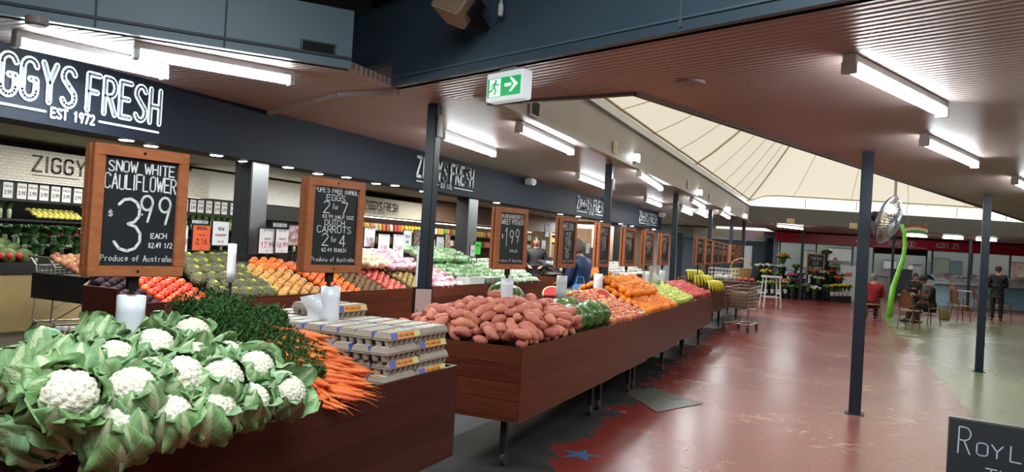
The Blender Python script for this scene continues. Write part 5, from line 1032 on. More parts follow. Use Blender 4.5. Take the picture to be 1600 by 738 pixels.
def greens_mesh(seed):
    r_ = random.Random(seed); mb = MB()
    for k in range(26):
        a = r_.uniform(-.55, .55); e = r_.uniform(-.1, .75); d = Vector((-math.cos(a)*math.cos(e), math.sin(a), math.sin(e)*.7)); L_ = r_.uniform(.12, .24); p = Vector((-.01, r_.uniform(-.02, .02), 0)); pts = [p]
        for i in range(4): p = p+d*L_/4; d = (d+Vector((0, r_.uniform(-.15, .15), -.13))).normalized(); pts.append(p.copy())
        mb.tube(pts, [.0022, .002, .0016, .0012, .0008], n=4)
        for q in range(1, 5):      # feathery leaflets
            for _ in range(11):
                c = pts[q]+Vector((r_.uniform(-.035, .035), r_.uniform(-.035, .035), r_.uniform(-.02, .035))); n_ = Vector((r_.uniform(-1, 1), r_.uniform(-1, 1), r_.uniform(-1, 1))).normalized(); u = n_.orthogonal().normalized(); w = n_.cross(u); s_ = r_.uniform(.007, .014)
                mb.add([c+u*s_*1.7, c+w*s_*.4, c-u*s_*1.7, c-w*s_*.4], [(0,1,2,3)])
                mb.add([c+w*s_*1.5, c+n_*s_*.4, c-w*s_*1.5, c-n_*s_*.4], [(0,1,2,3)])
    return mb.mesh('greens', weld=False)
GRM = [greens_mesh(i) for i in range(3)]
STM = MB()
for i in range(7): STM.tube([(.004, (i-3)*.010, 0), (-.04, (i-3)*.006, .01), (-.09, (i-3)*.008, .015)], .0028, n=5)
STM = STM.mesh('stalks', smooth=True)
def bunch(loc, ang, tilt, lb, seed, group=None, n=7):
    r_ = random.Random(seed); t = T('carrot_bunch', lb, 'carrots', loc, group=group, rot=(0, tilt, ang))
    for i in range(n):
        j = (i % 4)-1.5; up = (i//4)*.023
        l = link('carrot', r_.choice(CARM), M_car, t, (r_.uniform(-.008, .008), j*.024+(.012 if i > 3 else 0), up), (r_.uniform(0, .4), r_.uniform(-.03, .03), j*.10+r_.uniform(-.07, .07)))
    link('greens', r_.choice(GRM), M_top, t, (-.055, 0, .035)).scale = (.74, 1.1, 1.3); link('stalks', STM, M_stalk, t, (0, 0, .008))
# y positions, x, z, angle
CB = []; CBI = []
for L3, (z, x0, ny) in enumerate(((.835, -2.03, 3), (.835, -2.28, 3), (.885, -2.10, 3), (.885, -2.36, 3), (.93, -2.18, 3), (.935, -2.46, 3), (.98, -2.26, 3), (1.025, -2.36, 3), (.99, -2.58, 3), (1.065, -2.46, 2), (1.055, -2.56, 3))):
    for j in range(ny): CBI.append((L3, j)); CB.append((x0-.03+random.uniform(-.02, .02), 2.59+j*.105+(L3 % 3)*.035+random.uniform(-.02, .02), z+.01*j, math.radians(30+random.uniform(-18, 22)-(40 if (j == 0 and z < .95) else 0))))
for i, (x, y, z, a) in enumerate(CB):
    bunch((x, y, z), a, math.radians(5), 'Dutch carrot bunch %s along the row, %s layer up, %s the egg cartons' % (nth(CBI[i][1]), nth(CBI[i][0]), 'beside'), 50+i)
bunch((-2.86, 2.66, 1.02), math.radians(175), math.radians(4), 'carrot bunch turned the other way behind the cauliflowers, its tips pointing left', 90)
bunch((-2.90, 2.84, 1.02), math.radians(160), math.radians(4), 'second reversed carrot bunch at the back, closer to the bag roll by the eggs', 91)
bunch((-2.82, 2.52, .95), math.radians(185), math.radians(4), 'lowest reversed carrot bunch, mostly hidden by the cauliflowers', 92)
# ---- egg cartons
M_pulp = mat('grey_pulp', (.42, .35, .28), .85, col2=(.36, .30, .235), scale=30, bump=.3, bscale=150, rnd=.06); M_lblb = mat('label_blue', (.09, .11, .42), .5); M_lblo = mat('label_orange', (.90, .33, .01), .5); M_lbly = mat('label_pale_yellow', (.72, .66, .22), .5)
M_top_ = mat('carton_print', (.74, .71, .60), .6, col2=(.40, .38, .36), scale=34, sharp=.3, stretch=(1, 2.2, 1))
def carton():
    t = T('egg_carton', 'x', 'egg carton'); l, w = .146, .052
    b = MB()
    for i in range(6):
        for j in range(2):
            x = -l+.0245+i*.0486; y = -w/2+j*w; r1, r2 = .0225, .0150; n = 8
            ring = lambda r, z: [(x+r*math.cos(k*math.pi/4+math.pi/8)*1.04, y+r*math.sin(k*math.pi/4+math.pi/8)*1.08, z) for k in range(n)]
            b.add(ring(r2, 0)+ring(r1, .034), [tuple(range(n))]+[(k, (k+1) % n, n+(k+1) % n, n+k) for k in range(n)])
    b.box(-l, l, -w, w, .031, .037)
    part('base', b, M_pulp, t)
    part('lid', MB().hexa([(-l, -w, .038), (l, -w, .038), (l, w, .038), (-l, w, .038)], [(-l+.010, -w+.010, .068), (l-.010, -w+.010, .068), (l-.010, w-.010, .068), (-l+.010, w-.010, .068)]), M_pulp, t, bevel=.003)
    part('top_label', MB().box(-l+.014, l-.014, -w+.014, w-.014, .0685, .0692), M_top_, t)
    for nm, m__, a, c in (('side_label', M_lblo, -.075, .085), ('blue_label', M_lblb, -.135, -.075), ('yellow_label', M_lbly, .085, .138)):
        y0, z0, y1, z1 = -w-.0012, .036, -w+.0085, .066
        part(nm, MB().hexa([(a, y0, z0), (c, y0, z0), (c, y0+.001, z0), (a, y0+.001, z0)], [(a, y1, z1), (c, y1, z1), (c, y1+.001, z1), (a, y1+.001, z1)]), m__, t)
    tx = letters('FREE RANGE EGGS', 0, 0, .007, .011, .003, .0022, maxw=.14)
    for i, v in enumerate(tx.v): tx.v[i] = (v[0]+.005, -w-.0014+.0098*((v[2]+.009)/.030)-.0006, .045+v[2]*.95)
    part('lettering', tx, mat('label_red_print', (.35, .03, .01), .5), t)
    return t
c0 = carton(); re = random.Random(3); k = 0
for lay in range(4):
    for iy in range(2):
        for ix in range(10):
            x = FX-.085-ix*.108; y = 3.225+iy*.305+(.018 if lay % 2 else -.008)+re.uniform(-.006, .006)
            if lay == 3 and iy == 1 and ix == 0: y += -.02
            if lay in (0, 2) and iy == 0: y -= .0
            o = c0 if k == 0 else dup(c0); k += 1; o.location = (x+re.uniform(-.004, .004), y, .802+.0695*lay+.0)
            flip = (lay+iy) % 2 == 0; o.rotation_euler = (0, 0, math.pi/2+re.uniform(-.02, .02)+(math.pi if flip and ix == 0 else 0))
            nm = ['bottom', 'second', 'third', 'top'][lay]
            if ix == 0: tag(o, 'grey egg carton at the aisle side of the stack, %s layer, %s column' % (nm, 'carrot-side' if iy == 0 else 'outer'), 'egg carton')
            elif lay == 3: tag(o, 'grey egg carton on the top layer, %s back from the aisle, %s column' % (nth(ix), 'carrot-side' if iy == 0 else 'outer'), 'egg carton')
            else: tag(o, 'egg carton in the %s layer, %s back from the aisle, %s column' % (nm, nth(ix), 'carrot-side' if iy == 0 else 'outer'), 'egg carton', 'cartons inside the stack')
for ix, iy in ((5, 1), (6, 1), (7, 1)):
    o = dup(c0, (FX-.085-ix*.108, 3.225+iy*.305, .802+.0695*4), (0, 0, math.pi/2+re.uniform(-.05, .05))); tag(o, 'loose egg carton lying on top of the stack, %s back from the aisle' % nth(ix), 'egg carton')
# ================================================================ CHALKBOARDS, ROLLS, CARDS
M_frame = mat('varnished_frame', (.44, .155, .060), .35, col2=(.32, .10, .040), scale=5, stretch=(3, 3, 12)); M_slate = mat('chalkboard', (.012, .015, .018), .5); M_chalk = mat('chalk', (.80, .80, .78), .9)
M_polebl = mat('black_pole', (.01, .01, .01), .4); M_roll = mat('bag_roll_film', (.80, .82, .84), .25, coat=.3, col2=(.72, .75, .79), scale=6, bump=.25, bscale=14, stretch=(1, 1, .3)); M_core = mat('roll_core', (.30, .22, .14), .8)
def chalkboard(x, y, ang, lines, lb, name='chalkboard_sign', z0=1.335, w=.37, h=.50, bed_z=.80, seed=1):
    t = T(name, lb, 'chalkboard', (x, y, 0), math.radians(ang)); fw = .042; th = .030
    part('pole', MB().tube([(0, 0, bed_z), (0, 0, z0+.03)], .011, n=8).box(-.02, .02, -.012, .012, z0-.05, z0+.02), M_polebl, t)
    for s_ in (-1, 1):
        y0, y1 = (s_*.006, s_*(.006+th)); y0, y1 = min(y0, y1), max(y0, y1)
        f = MB().box(-w/2, w/2, y0, y1, z0, z0+fw).box(-w/2, w/2, y0, y1, z0+h-fw, z0+h).box(-w/2, -w/2+fw, y0, y1, z0+fw, z0+h-fw).box(w/2-fw, w/2, y0, y1, z0+fw, z0+h-fw)
        fr_ = part('frame', f, M_frame, t, bevel=.003)
        ym = s_*(.006+th*.45); part('slate', MB().box(-w/2+fw, w/2-fw, ym-.004, ym+.004, z0+fw, z0+h-fw), M_slate, t)
        part('screw', MB().lathe([(.006, -.001), (.006, .003)], 8, c=(0, s_*(.006+th), z0+h-fw*.5), axis='y').lathe([(.006, -.001), (.006, .003)], 8, c=(0, s_*(.006+th), z0+fw*.5), axis='y'), M_polebl, fr_)
    yf = -(.006+th*.45)-.0055; iw = w-2*fw; ih = h-2*fw
    for k, (s_, u, v, gh, gw, sw) in enumerate(lines):   # text, centre u, base v (0..1 of the slate), height, width, stroke
        mb = letters(s_, u*iw/2, z0+fw+v*ih, gw*iw, gh*ih, gw*iw*.32, sw*.85, y=yf, jit=.05, maxw=iw*.97, seed=seed+k)
        part('chalk_writing', mb, M_chalk, t)
    return t
PA = ('Produce of Australia', -.0, .045, .055, .042, .0032)
chalkboard(-2.55, 2.09, 77, [('SNOW WHITE', 0, .865, .095, .072, .0065), ('CAULIFLOWER', 0, .705, .135, .078, .0068), ('$', -.78, .45, .06, .06, .004), ('3', -.30, .15, .47, .36, .013), ('.', .06, .48, .04, .1, .010), ('99', .42, .41, .25, .19, .011),
    ('EACH', .56, .265, .045, .045, .0045), ('$2.49 1/2', .62, .175, .045, .032, .0040), PA], 'big chalkboard in an orange wood frame pricing SNOW WHITE CAULIFLOWER at 3.99', seed=1)
chalkboard(-2.55, 3.31, 74, [("POPE'S FREE RANGE", 0, .925, .062, .048, .0048), ('EGGS', -.02, .83, .075, .085, .0050), ('2', -.42, .665, .155, .14, .006), ('for', -.02, .72, .07, .035, .004), ('7', .40, .665, .155, .13, .006), ('$3.99 HALF DOZ', .12, .60, .042, .042, .0038),
    ('DUTCH', -.02, .515, .065, .07, .0048), ('CARROTS', -.02, .415, .085, .085, .0052), ('2', -.42, .245, .15, .14, .006), ('for', -.02, .30, .07, .035, .004), ('4', .38, .245, .15, .13, .006), ('$2.49 BUNCH', .0, .17, .045, .042, .0038), PA],
    'chalkboard above the egg cartons offering EGGS and DUTCH CARROTS', seed=9)
chalkboard(-2.55, 5.62, 72, [("BUNDABERG'S", 0, .90, .065, .070, .006), ('SWEET POTATO', 0, .78, .09, .068, .007), ('$', -.75, .50, .08, .07, .005), ('1', -.42, .34, .36, .16, .008), ('99', .25, .42, .25, .17, .009), ('KILO', .25, .24, .05, .07, .005), PA],
    'chalkboard over the sweet potatoes reading SWEET POTATO 1.99', seed=5)
SG = [(7.02, 86, ['MELONS', 'CUT', '2.99', 'KG'], 'chalkboard above the cut watermelons, fourth along the aisle'), (8.30, 88, ['APPLES', 'ROSY', '3.99'], 'chalkboard over the striped apples, fifth along the aisle'),
      (9.50, 84, ['ORANGES', 'NAVEL', '1.99'], 'chalkboard above the middle of the orange heap, sixth along the aisle'), (10.66, 84, ['APPLES', 'GREEN', '2.99'], 'chalkboard beyond the oranges over the green apples'), (11.80, 84, ['APPLES', 'RED', '4.99'], 'pale-edged chalkboard at the end of the fruit row over the deep red apples')]
for i, (y, a, ls, lb) in enumerate(SG):
    L_ = [(s_, 0, .80-.22*k, .15 if k < 2 else .2, .11, .008) for k, s_ in enumerate(ls)]
    chalkboard(-2.57-.03*i, y, a, L_+[PA], lb, bed_z=.9, seed=20+i)
def roll(x, y, z, h, r, lb, pole=None, tail=False):
    t = T('bag_roll', lb, 'bag roll', (x, y, z))
    part('film', MB().lathe([(.017, 0), (r, 0), (r*1.01, h*.3), (r, h*.7), (r, h), (.017, h)], 28), M_roll, t, smooth=False, bevel=.002)
    for p_ in t.children[0].data.polygons: p_.use_smooth = abs(p_.normal.z) < .5
    part('core', MB().lathe([(.0165, -.004), (.0165, h+.004), (.013, h+.004), (.013, -.004)], 14), M_core, t)
    if tail: part('loose_bag', MB().grid(lambda u, v: (-.02-.10*u+.02*math.sin(3*v), -.045-.05*u*(1-v)+.01*math.sin(8*v+4*u), h*.75*(1-v)+.02-.03*u), 6, 8), M_roll, t, smooth=True)
    return t
RL = [(2.09, 'large white roll of plastic bags standing above the cauliflowers'), (3.33, 'white roll of plastic bags between the carrot tops and the egg cartons'), (5.63, 'slim white bag roll standing in the sweet potatoes'), (6.92, 'white bag roll behind the cut watermelons'), (8.18, 'white bag roll leaning above the striped apples'),
      (9.42, 'white bag roll in the middle of the oranges'), (10.6, 'bag roll behind the far oranges'), (11.75, 'bag roll behind the red apples')]
for i, (y, lb) in enumerate(RL): roll(-2.55-(.03*max(0, i-3)), y, 1.045, .215, .052, lb, tail=(i == 1))
# loose plastic bag draped by the far rolls
one('plastic_bag', MB().grid(lambda u, v: (.10*math.cos(6.28*u)*(1-.5*v)+.015*math.sin(9*v+5*u), .11*math.sin(6.28*u)*(1-.6*v), .26*v+.01*math.sin(12*u)), 24, 10), mat('bag_film', (.60, .60, .55), .35, coat=.2), 'crumpled clear plastic bag standing beside the far bag rolls', 'plastic bag', (-2.62, 10.95, 1.06), smooth=True)
# roll and pole at the shop displays
p = on_x(362, 408, -4.36); t = T('bag_stand', 'thin black stand in front of the pineapples carrying a bag roll', 'stand', (-4.36, p[1], 0))
part('pole', MB().tube([(0, 0, 0.006), (0, 0, 1.45)], .012, n=8), M_polebl, t); part('foot', MB().box(-.08, .08, -.12, .12, 0, .02), M_polebl, t)
roll(-4.36, p[1], 1.12, .30, .032, 'narrow white bag roll on the stand in front of the pineapples')
p = on_x(664, 430, -3.36); roll(-3.40, p[1]-.02, 1.05, .42, .035, 'tall narrow white bag roll strapped beside the steel post')
# framed leaflet on the corner of the sweet potato bin
p = on_x(661, 466, -3.0); t = T('leaflet_stand', 'black framed recipe leaflet clipped at the back corner of the sweet potato bin', 'leaflet', (-3.0, p[1], 0), math.radians(50))
part('frame', MB().box(-.075, .075, -.006, .006, .86, 1.17), M_polebl, t, bevel=.004); part('paper', MB().box(-.064, .064, -.008, -.006, .875, 1.155), mat('paper_warm', (.62, .50, .44), .5), t)
part('photograph', MB().box(-.055, .055, -.0095, -.008, .885, 1.0), mat('photo_print', (.22, .11, .07), .5, col2=(.6, .5, .42), scale=22, sharp=.2), t); part('clip', MB().tube([(0, 0, .70), (0, 0, .87)], .008).box(-.01, .08, -.01, .01, .74, .78), M_polebl, t)
# grey bag dispenser hanging on the plum bin
p = on_x(313, 490, -4.36); t = T('bag_dispenser', 'fan of silvery bags hanging on the front of the tomato bin', 'bag dispenser', (-4.36, p[1], p[2]))
M_sil = mat('silver_film', (.45, .47, .50), .3, metal=.3)
part('rail', MB().box(-.085, .02, -.11, .11, .055, .07), M_sil, t)
for k in range(3): part('bag', MB().hexa([(-.07+.02*k, -.11, -.05-.02*k), (.07-.02*k, -.11, -.05-.02*k+.03), (.07-.02*k, .10, -.05-.02*k+.03), (-.07+.02*k, .10, -.05-.02*k)], [(-.06, -.10, .05), (-.03+.012*k, -.10, .055), (-.03+.012*k, .09, .055), (-.06, .09, .05)]), M_sil, t)
# price cards
M_cardw = mat('card_white', (.78, .79, .80), .35, emit=(1, 1, 1), estr=.0); M_cardo = mat('card_orange', (.80, .12, .03), .4); M_cardk = mat('card_black', (.01, .01, .01), .4); M_red = mat('price_red', (.55, .02, .02), .5); M_blk2 = mat('print_black', (.03, .03, .035), .5); M_cardg = mat('card_green', (.06, .75, .03), .4)
def card(x, px, py, w_px, h_px, lb, texts, m_=None, price=M_red, name='price_card', yaw=90, frame=True, back=True):
    a = on_x(px, py+h_px/2, x); c = on_x(px+w_px/2, py, x); d_ = on_x(px-w_px/2, py, x); e = on_x(px, py-h_px/2, x)
    w = c[1]-d_[1]; h = e[2]-a[2]; t = T(name, lb, 'price card', (x, (c[1]+d_[1])/2, a[2]), math.radians(yaw))
    if frame: part('frame', MB().box(-w/2, w/2, -.004, .010, 0, h), M_cardk, t, bevel=.006 if w > .1 else 0)
    part('paper', MB().box(-w/2+.012, w/2-.012, -.006, -.004, .012, h-.012), m_ or M_cardw, t)
    for (s_, v, gh, mm_, sw) in texts:
        part('print', letters(s_, 0, v*h, gh*h*.62, gh*h, gh*h*.2, sw*h, y=-.0075, maxw=w*.78), mm_, t)
    part('stalk', MB().box(-.006, .006, -.002, .006, -.16, 0), M_cardk, t)
    return t
HD = ('ZIGGYS FRESH', .88, .055, M_blk2, .008)
card(-5.18, 314, 372, 30, 43, 'orange SPECIAL price card reading 2.16 above the tomatoes', [('SPECIAL', .80, .10, M_blk2, .022), ('TOMATOES', .58, .045, M_blk2, .007), ('2.16', .28, .19, M_blk2, .028), ('KG', .10, .05, M_blk2, .007)], m_=M_cardo)
card(-5.18, 282, 373, 24, 46, 'white price card ending in 99 half hidden by the cauliflower chalkboard', [HD, ('4.99', .28, .20, M_red, .028)])
card(-5.18, 344, 365, 28, 41, 'white poster with a grey vegetable drawing above the pineapples', [('NEW', .62, .12, M_blk2, .02), ('MEMBERSHIP', .40, .07, M_red, .012), ('ASK US', .16, .06, M_red, .010)], name='poster')
card(-5.18, 417, 377, 28, 42, 'white price card reading 17.99 right of the dark column', [HD, ('PEPPERS', .55, .06, M_blk2, .01), ('17.99', .26, .20, M_red, .028), ('KG', .10, .05, M_blk2, .008)])
card(-5.16, 440, 377, 22, 40, 'white price card reading 16.99 beside the 17.99 one', [HD, ('APRICOTS', .55, .06, M_blk2, .01), ('16.99', .26, .19, M_red, .028), ('KG', .10, .05, M_blk2, .008)])
card(-5.22, 312, 347, 28, 9, 'small white header strip above the orange price card', [('CUT FLOWERS', .3, .4, M_blk2, .06)], name='header_strip')
card(-5.22, 437, 352, 24, 9, 'small white header strip above the 16.99 card', [('FRESH FRUIT', .3, .4, M_blk2, .06)], name='header_strip')
card(-5.20, 458, 368, 17, 34, 'small colourful poster behind the frame of the egg chalkboard', [('FRUIT', .2, .12, M_red, .02)], m_=mat('poster_print', (.6, .55, .52), .5, col2=(.2, .08, .08), scale=16, sharp=.3), name='poster')
card(-5.16, 599, 383, 19, 36, 'bright white price card left of the pair below the cream bulkhead', [HD, ('3.99', .28, .2, M_red, .026)])
card(-5.16, 622, 384, 18, 37, 'bright white price card right of the pair below the cream bulkhead', [HD, ('2.49', .28, .2, M_red, .026)])
card(-5.30, 577, 371, 18, 32, 'white price card behind the kiwifruit next to the egg chalkboard', [HD, ('5.99', .28, .2, M_red, .026)])
card(-5.24, 636, 374, 14, 30, 'pale poster with black print behind the salads', [('SALAD', .6, .12, M_blk2, .02), ('BAR', .3, .12, M_blk2, .02)], name='poster')
card(-5.24, 653, 374, 15, 30, 'dark photo poster beside the steel post', [], m_=mat('photo_dark', (.35, .25, .2), .5, col2=(.04, .03, .03), scale=20, sharp=.2), name='poster')
card(-5.2, 687, 380, 12, 22, 'white price card right of the steel post above the herbs', [HD, ('2.99', .28, .2, M_red, .026)])
card(-5.2, 699, 377, 9, 24, 'reddish printed poster left of the brushed steel column', [], m_=mat('photo_red', (.30, .06, .04), .5, col2=(.5, .4, .3), scale=24, sharp=.2), name='poster')
card(-4.95, 746, 388, 10, 22, 'bright green upright tag standing in the bagged salads', [('SAVE', .6, .15, M_blk2, .03)], m_=M_cardg)
card(-4.95, 738, 392, 8, 20, 'small white upright tag next to the bright green one', [('1.99', .4, .15, M_blk2, .03)])
for px, py, w_, h_, lb in ((849, 385, 7, 20, 'narrow white tag hanging left of the fourth chalkboard'), (855, 361, 7, 20, 'upper narrow white tag hanging left of the fourth chalkboard'), (918, 388, 6, 18, 'narrow white tag between the fourth and fifth chalkboards')):
    x = -6.3; c = on_x(px, py, x); t = card(x, px, py, w_, h_, lb, [('1.99', .4, .12, M_blk2, .02)], name='hanging_tag')
    part('cord', MB().tube([(0, 0, .1), (0, 0, 2.75-t.location.z)], .004, n=4), M_cardk, t)
# ---- A-frame board at the lower right corner
dB = 3.15; c0_ = on_d(1485, 654, dB); angB = math.radians(-11); zt = float(c0_[2])
t = T('a_frame_board', 'black chalk A-frame board reading ROY LUM THAI cut by the lower right corner', 'chalkboard', (c0_[0], c0_[1], 0), angB)
wB = .62; tlt = .17
M_brd = mat('board_black', (.010, .012, .015), .45)
def slope_pt(x, z, off=0): return (x, -(zt-z)*tlt-off, z)
for s_, nm in ((1, 'front_board'), (-1, 'rear_board')):
    yy = lambda z, o=0: (-(zt-z)*tlt-o) if s_ == 1 else ((zt-z)*tlt+.03+o)
    part(nm, MB().hexa([(0, yy(.02), .02), (wB, yy(.02), .02), (wB, yy(.02, -.012), .02), (0, yy(.02, -.012), .02)], [(0, yy(zt), zt), (wB, yy(zt), zt), (wB, yy(zt, -.012), zt), (0, yy(zt, -.012), zt)]), M_brd, t)
part('edge_strip', MB().box(-.006, 0, -.004, .02, .3, zt+.002).box(-.006, wB, .0, .03, zt, zt+.008), mat('board_edge', (.10, .09, .09), .5), t)
part('handle', MB().tube([(.27, .01, zt+.005), (.30, .01, zt+.012), (.325, .01, zt+.045), (.42, .01, zt+.05), (.45, .01, zt+.01)], .006), mat('handle_white', (.75, .75, .75), .4), t)
mb = MB()
def ct(s_, x, zz, h, w, g_, sl):
    st, tot = strokes(s_, w, h, g_, .03, random.Random(4)); out = []
    for pl_ in st:
        for p_ in (pl_,):
            pts = [(x+u, zt-zz+v+sl*u) for u, v in p_]; k = MB(); ribbon(k, pts, .0052)
            mb.add([slope_pt(a, c, .003) for a, b, c in k.v], k.f)
ct('R', .035, .128, .105, .042, .01, 0); ct('OY', .100, .125, .05, .038, .013, -.02); ct('LUM', .215, .128, .058, .040, .015, -.03); ct('THAI', .135, .235, .065, .038, .012, -.02); ct('FOOD', .32, .24, .065, .038, .012, 0)
part('chalk_writing', mb, mat('chalk_blue', (.42, .50, .55), .9), t)
# ---- floor details
cs = [on_z(*q) for q in ((972, 612), (1026, 645), (1097, 632), (1023, 607))]; c = sum(cs)/4
pl_ = MB().slab([(q[0]-c[0], q[1]-c[1]) for q in cs], 0, .006)
t = one('floor_plate', pl_, mat('checker_plate', (.10, .105, .10), .4, metal=.5, col2=(.14, .14, .13), scale=14, bump=.6, bscale=60), 'grey metal access plate in the floor beside the fruit bins', 'floor plate', (c[0], c[1], .0005))
part('lifting_slot', MB().box(.12, .24, .05, .075, .006, .0068), M_black, t)
c = on_z(907, 711); st_ = MB(); n = 5
pts = []
for i in range(10):
    r_ = .17 if i % 2 == 0 else .06; a = i*math.pi/5+.35; pts.append((r_*math.cos(a), r_*math.sin(a)))
one('floor_star', st_.slab(pts, 0, .0012), mat('blue_floor_paint', (.02, .09, .22), .35, col2=(.05, .12, .22), scale=20), 'small worn blue star painted on the red floor', 'floor marking', (c[0], c[1], .0004))
# bottles behind the cauliflowers
for i, (px, lb) in enumerate(((90, 'squat amber bottle behind the cauliflowers, outer one of three'), (101, 'squat amber bottle behind the cauliflowers, middle one of three'), (113, 'squat amber bottle behind the cauliflowers, nearest the top cauliflower'))):
    p = on_x(px, 532, -3.16); t = T('juice_bottle', lb, 'bottle', (-3.16, p[1], p[2]-.10))
    part('bottle', MB().lathe([(.028, 0), (.03, .01), (.03, .09), (.026, .11), (.012, .13), (.011, .145)], 16), mat('amber_juice', (.20, .06, .012), .15, coat=.5), t, smooth=True)
    part('cap', MB().lathe([(.013, .143), (.013, .16)], 12), M_white, t)
one('bottle_shelf', MB().box(-.09, .09, -.2, .2, .0, float(on_x(101, 532, -3.16)[2]-.10)), M_woodd, 'small dark stand behind the cauliflower bin carrying amber bottles', 'stand', (-3.17, float(on_x(101, 532, -3.16)[1]), 0))
# ================================================================ INSIDE THE SHOP
def xy(px, py, x): p = on_x(px, py, x); return p
# -- card strip and shelves along the back wall
BX = -12.55
shelf = T('shelving_unit', 'long black vegetable shelf along the back wall under the white brick bulkhead', 'shelf', (BX, 11.8, 0))
for z in (.55, 1.02, 1.45): part('shelf_board', MB().box(0, .55, -5.3, 4.6, z, z+.03), M_cardk, shelf)
part('base', MB().box(0, .6, -5.3, 4.6, 0, .5), M_cardk, shelf); part('card_rail', MB().box(.50, .53, -5.3, 4.6, 1.76, 2.08), M_cardk, shelf)
part('lamp_strip', MB().box(.40, .46, -5.2, 4.5, 2.05, 2.075), glow('shelf_lamp', (1, 1, .92), 5), shelf)
k = 0
t0 = T('shelf_card', 'small white price card on the strip above the vegetable shelf', 'price card', (0, 0, 0), math.pi/2, group='white cards over the vegetable shelf')
part('paper', MB().box(-.075, .075, -.004, .004, 0, .25), M_cardw, t0)
mbp = letters('FRESH', 0, .17, .022, .03, .007, .006, y=-.005, maxw=.12); letters('3.99', 0, .06, .03, .06, .008, .010, y=-.005, maxw=.11, mb=mbp); part('print', mbp, M_blk2, t0)
for px in (12, 34, 51, 69, 87, 104, 122, 283, 290, 303, 315, 328, 341, 352, 366, 378):
    p = on_x(px, 300, BX+.54); t = t0 if k == 0 else dup(t0); k += 1; t.location = (BX+.54, p[1], 1.80); t['label'] = '%s small white price card from the left above the vegetable shelf' % nth(k-1)
# produce on the shelves
def clump(seed, r, h, n, lw, droop=.3):
    r_ = random.Random(seed); mb = MB()
    for i in range(n):
        a = r_.uniform(0, 6.28); e = r_.uniform(.2, 1); rr = r*e; p0 = Vector((0, 0, 0)); p1_ = Vector((rr*.5*math.cos(a), rr*.5*math.sin(a), h*.65)); p2_ = Vector((rr*1.1*math.cos(a), rr*1.1*math.sin(a), h*(1-droop*e)))
        s = Vector((-math.sin(a), math.cos(a), 0))*lw
        mb.add([p0-s*.3, p0+s*.3, p1_+s, p1_-s], [(0,1,2,3)]); mb.add([p1_-s, p1_+s, p2_+s*.7+Vector((0,0,-.01)), p2_-s*.7], [(0,1,2,3)])
    return mb.mesh('leaves', weld=False)
M_lg = mat('dark_leaf_green', (.03, .09, .025), .5, col2=(.06, .16, .04), rnd=.3); M_lg2 = mat('fresh_leaf_green', (.16, .34, .06), .5, col2=(.26, .42, .10), rnd=.3); M_leek = mat('leek_white', (.6, .66, .5), .4, col2=(.15, .28, .12), scale=4)
M_sq = mat('yellow_squash', (.65, .60, .12), .4, rnd=.15); M_redv = mat('radish_red', (.55, .03, .04), .4, rnd=.2); M_org = mat('shelf_orange', (.75, .22, .03), .5, rnd=.2)
def leafy(name, lb, cat, m_, seed, r=.14, h=.2, n=40, lw=.018, group=None, stem_m=None):
    t = T(name, lb, cat, group=group); part('leaves', clump(seed, r, h, n, lw), m_, t)
    part('stems', MB().lathe([(.02, -.10), (.03, -.09), (.035, .02), (.015, .08)], 8), stem_m or M_leek, t); return t
lk = leafy('leek_bunch', 'bunch of leeks with dark blue-green tops on the top shelf at the left edge', 'leeks', M_lg, 1, .13, .22, 34, .02, group='leeks on the wall shelf')
ce = leafy('celery_bunch', 'bright green leafy bunch on the wall shelf', 'celery', M_lg2, 2, .13, .24, 40, .016, group='leafy bunches on the wall shelf')
k1 = k2 = 0; rs_ = random.Random(8)
for i in range(7):
    y = 6.75+i*.15; o = lk if k1 == 0 else dup(lk); k1 += 1; o['label'] = '%s bunch of dark leeks along the top wall shelf' % nth(i); o.location = (BX+.38, y+rs_.uniform(-.02, .02), 1.58); o.rotation_euler = (0, 0, rs_.uniform(0, 6))
for i in range(16):
    y = 9.0+i*.17; z = 1.58
    if i < 3: pass
    o = ce if k2 == 0 else dup(ce); k2 += 1; o['label'] = '%s bright green leafy bunch along the top wall shelf' % nth(i); o.location = (BX+.38, y+1.6*(i > 2), z); o.rotation_euler = (0, 0, rs_.uniform(0, 6))
sqm = MB().ball((0,0,0), .045, 10, 7, (1,1,.7)).mesh('squash', smooth=True); n_ = 0
for i in range(9):
    for j in range(4):
        o = link('squash', sqm, M_sq, None, (BX+.20+.085*j, 8.05+i*.095+.02*(j % 2), 1.53+.035*(3-j)+.005)); tag(o, 'yellow squash on the top wall shelf, %s along, %s row back' % (nth(i), nth(3-j)), 'squash', 'yellow squash on the wall shelf'); n_ += 1
for i in range(26):
    z = 1.13; y = 6.8+i*.33
    o = dup(ce if i % 3 else lk, (BX+.38, y, z), (0, 0, rs_.uniform(0, 6))); tag(o, 'leafy bunch on the lower wall shelf, %s from the near end' % nth(i), 'leafy vegetable', 'leafy bunches on the lower wall shelf under the %s' % ('leeks' if y < 8 else 'squash' if y < 9.3 else 'celery'))
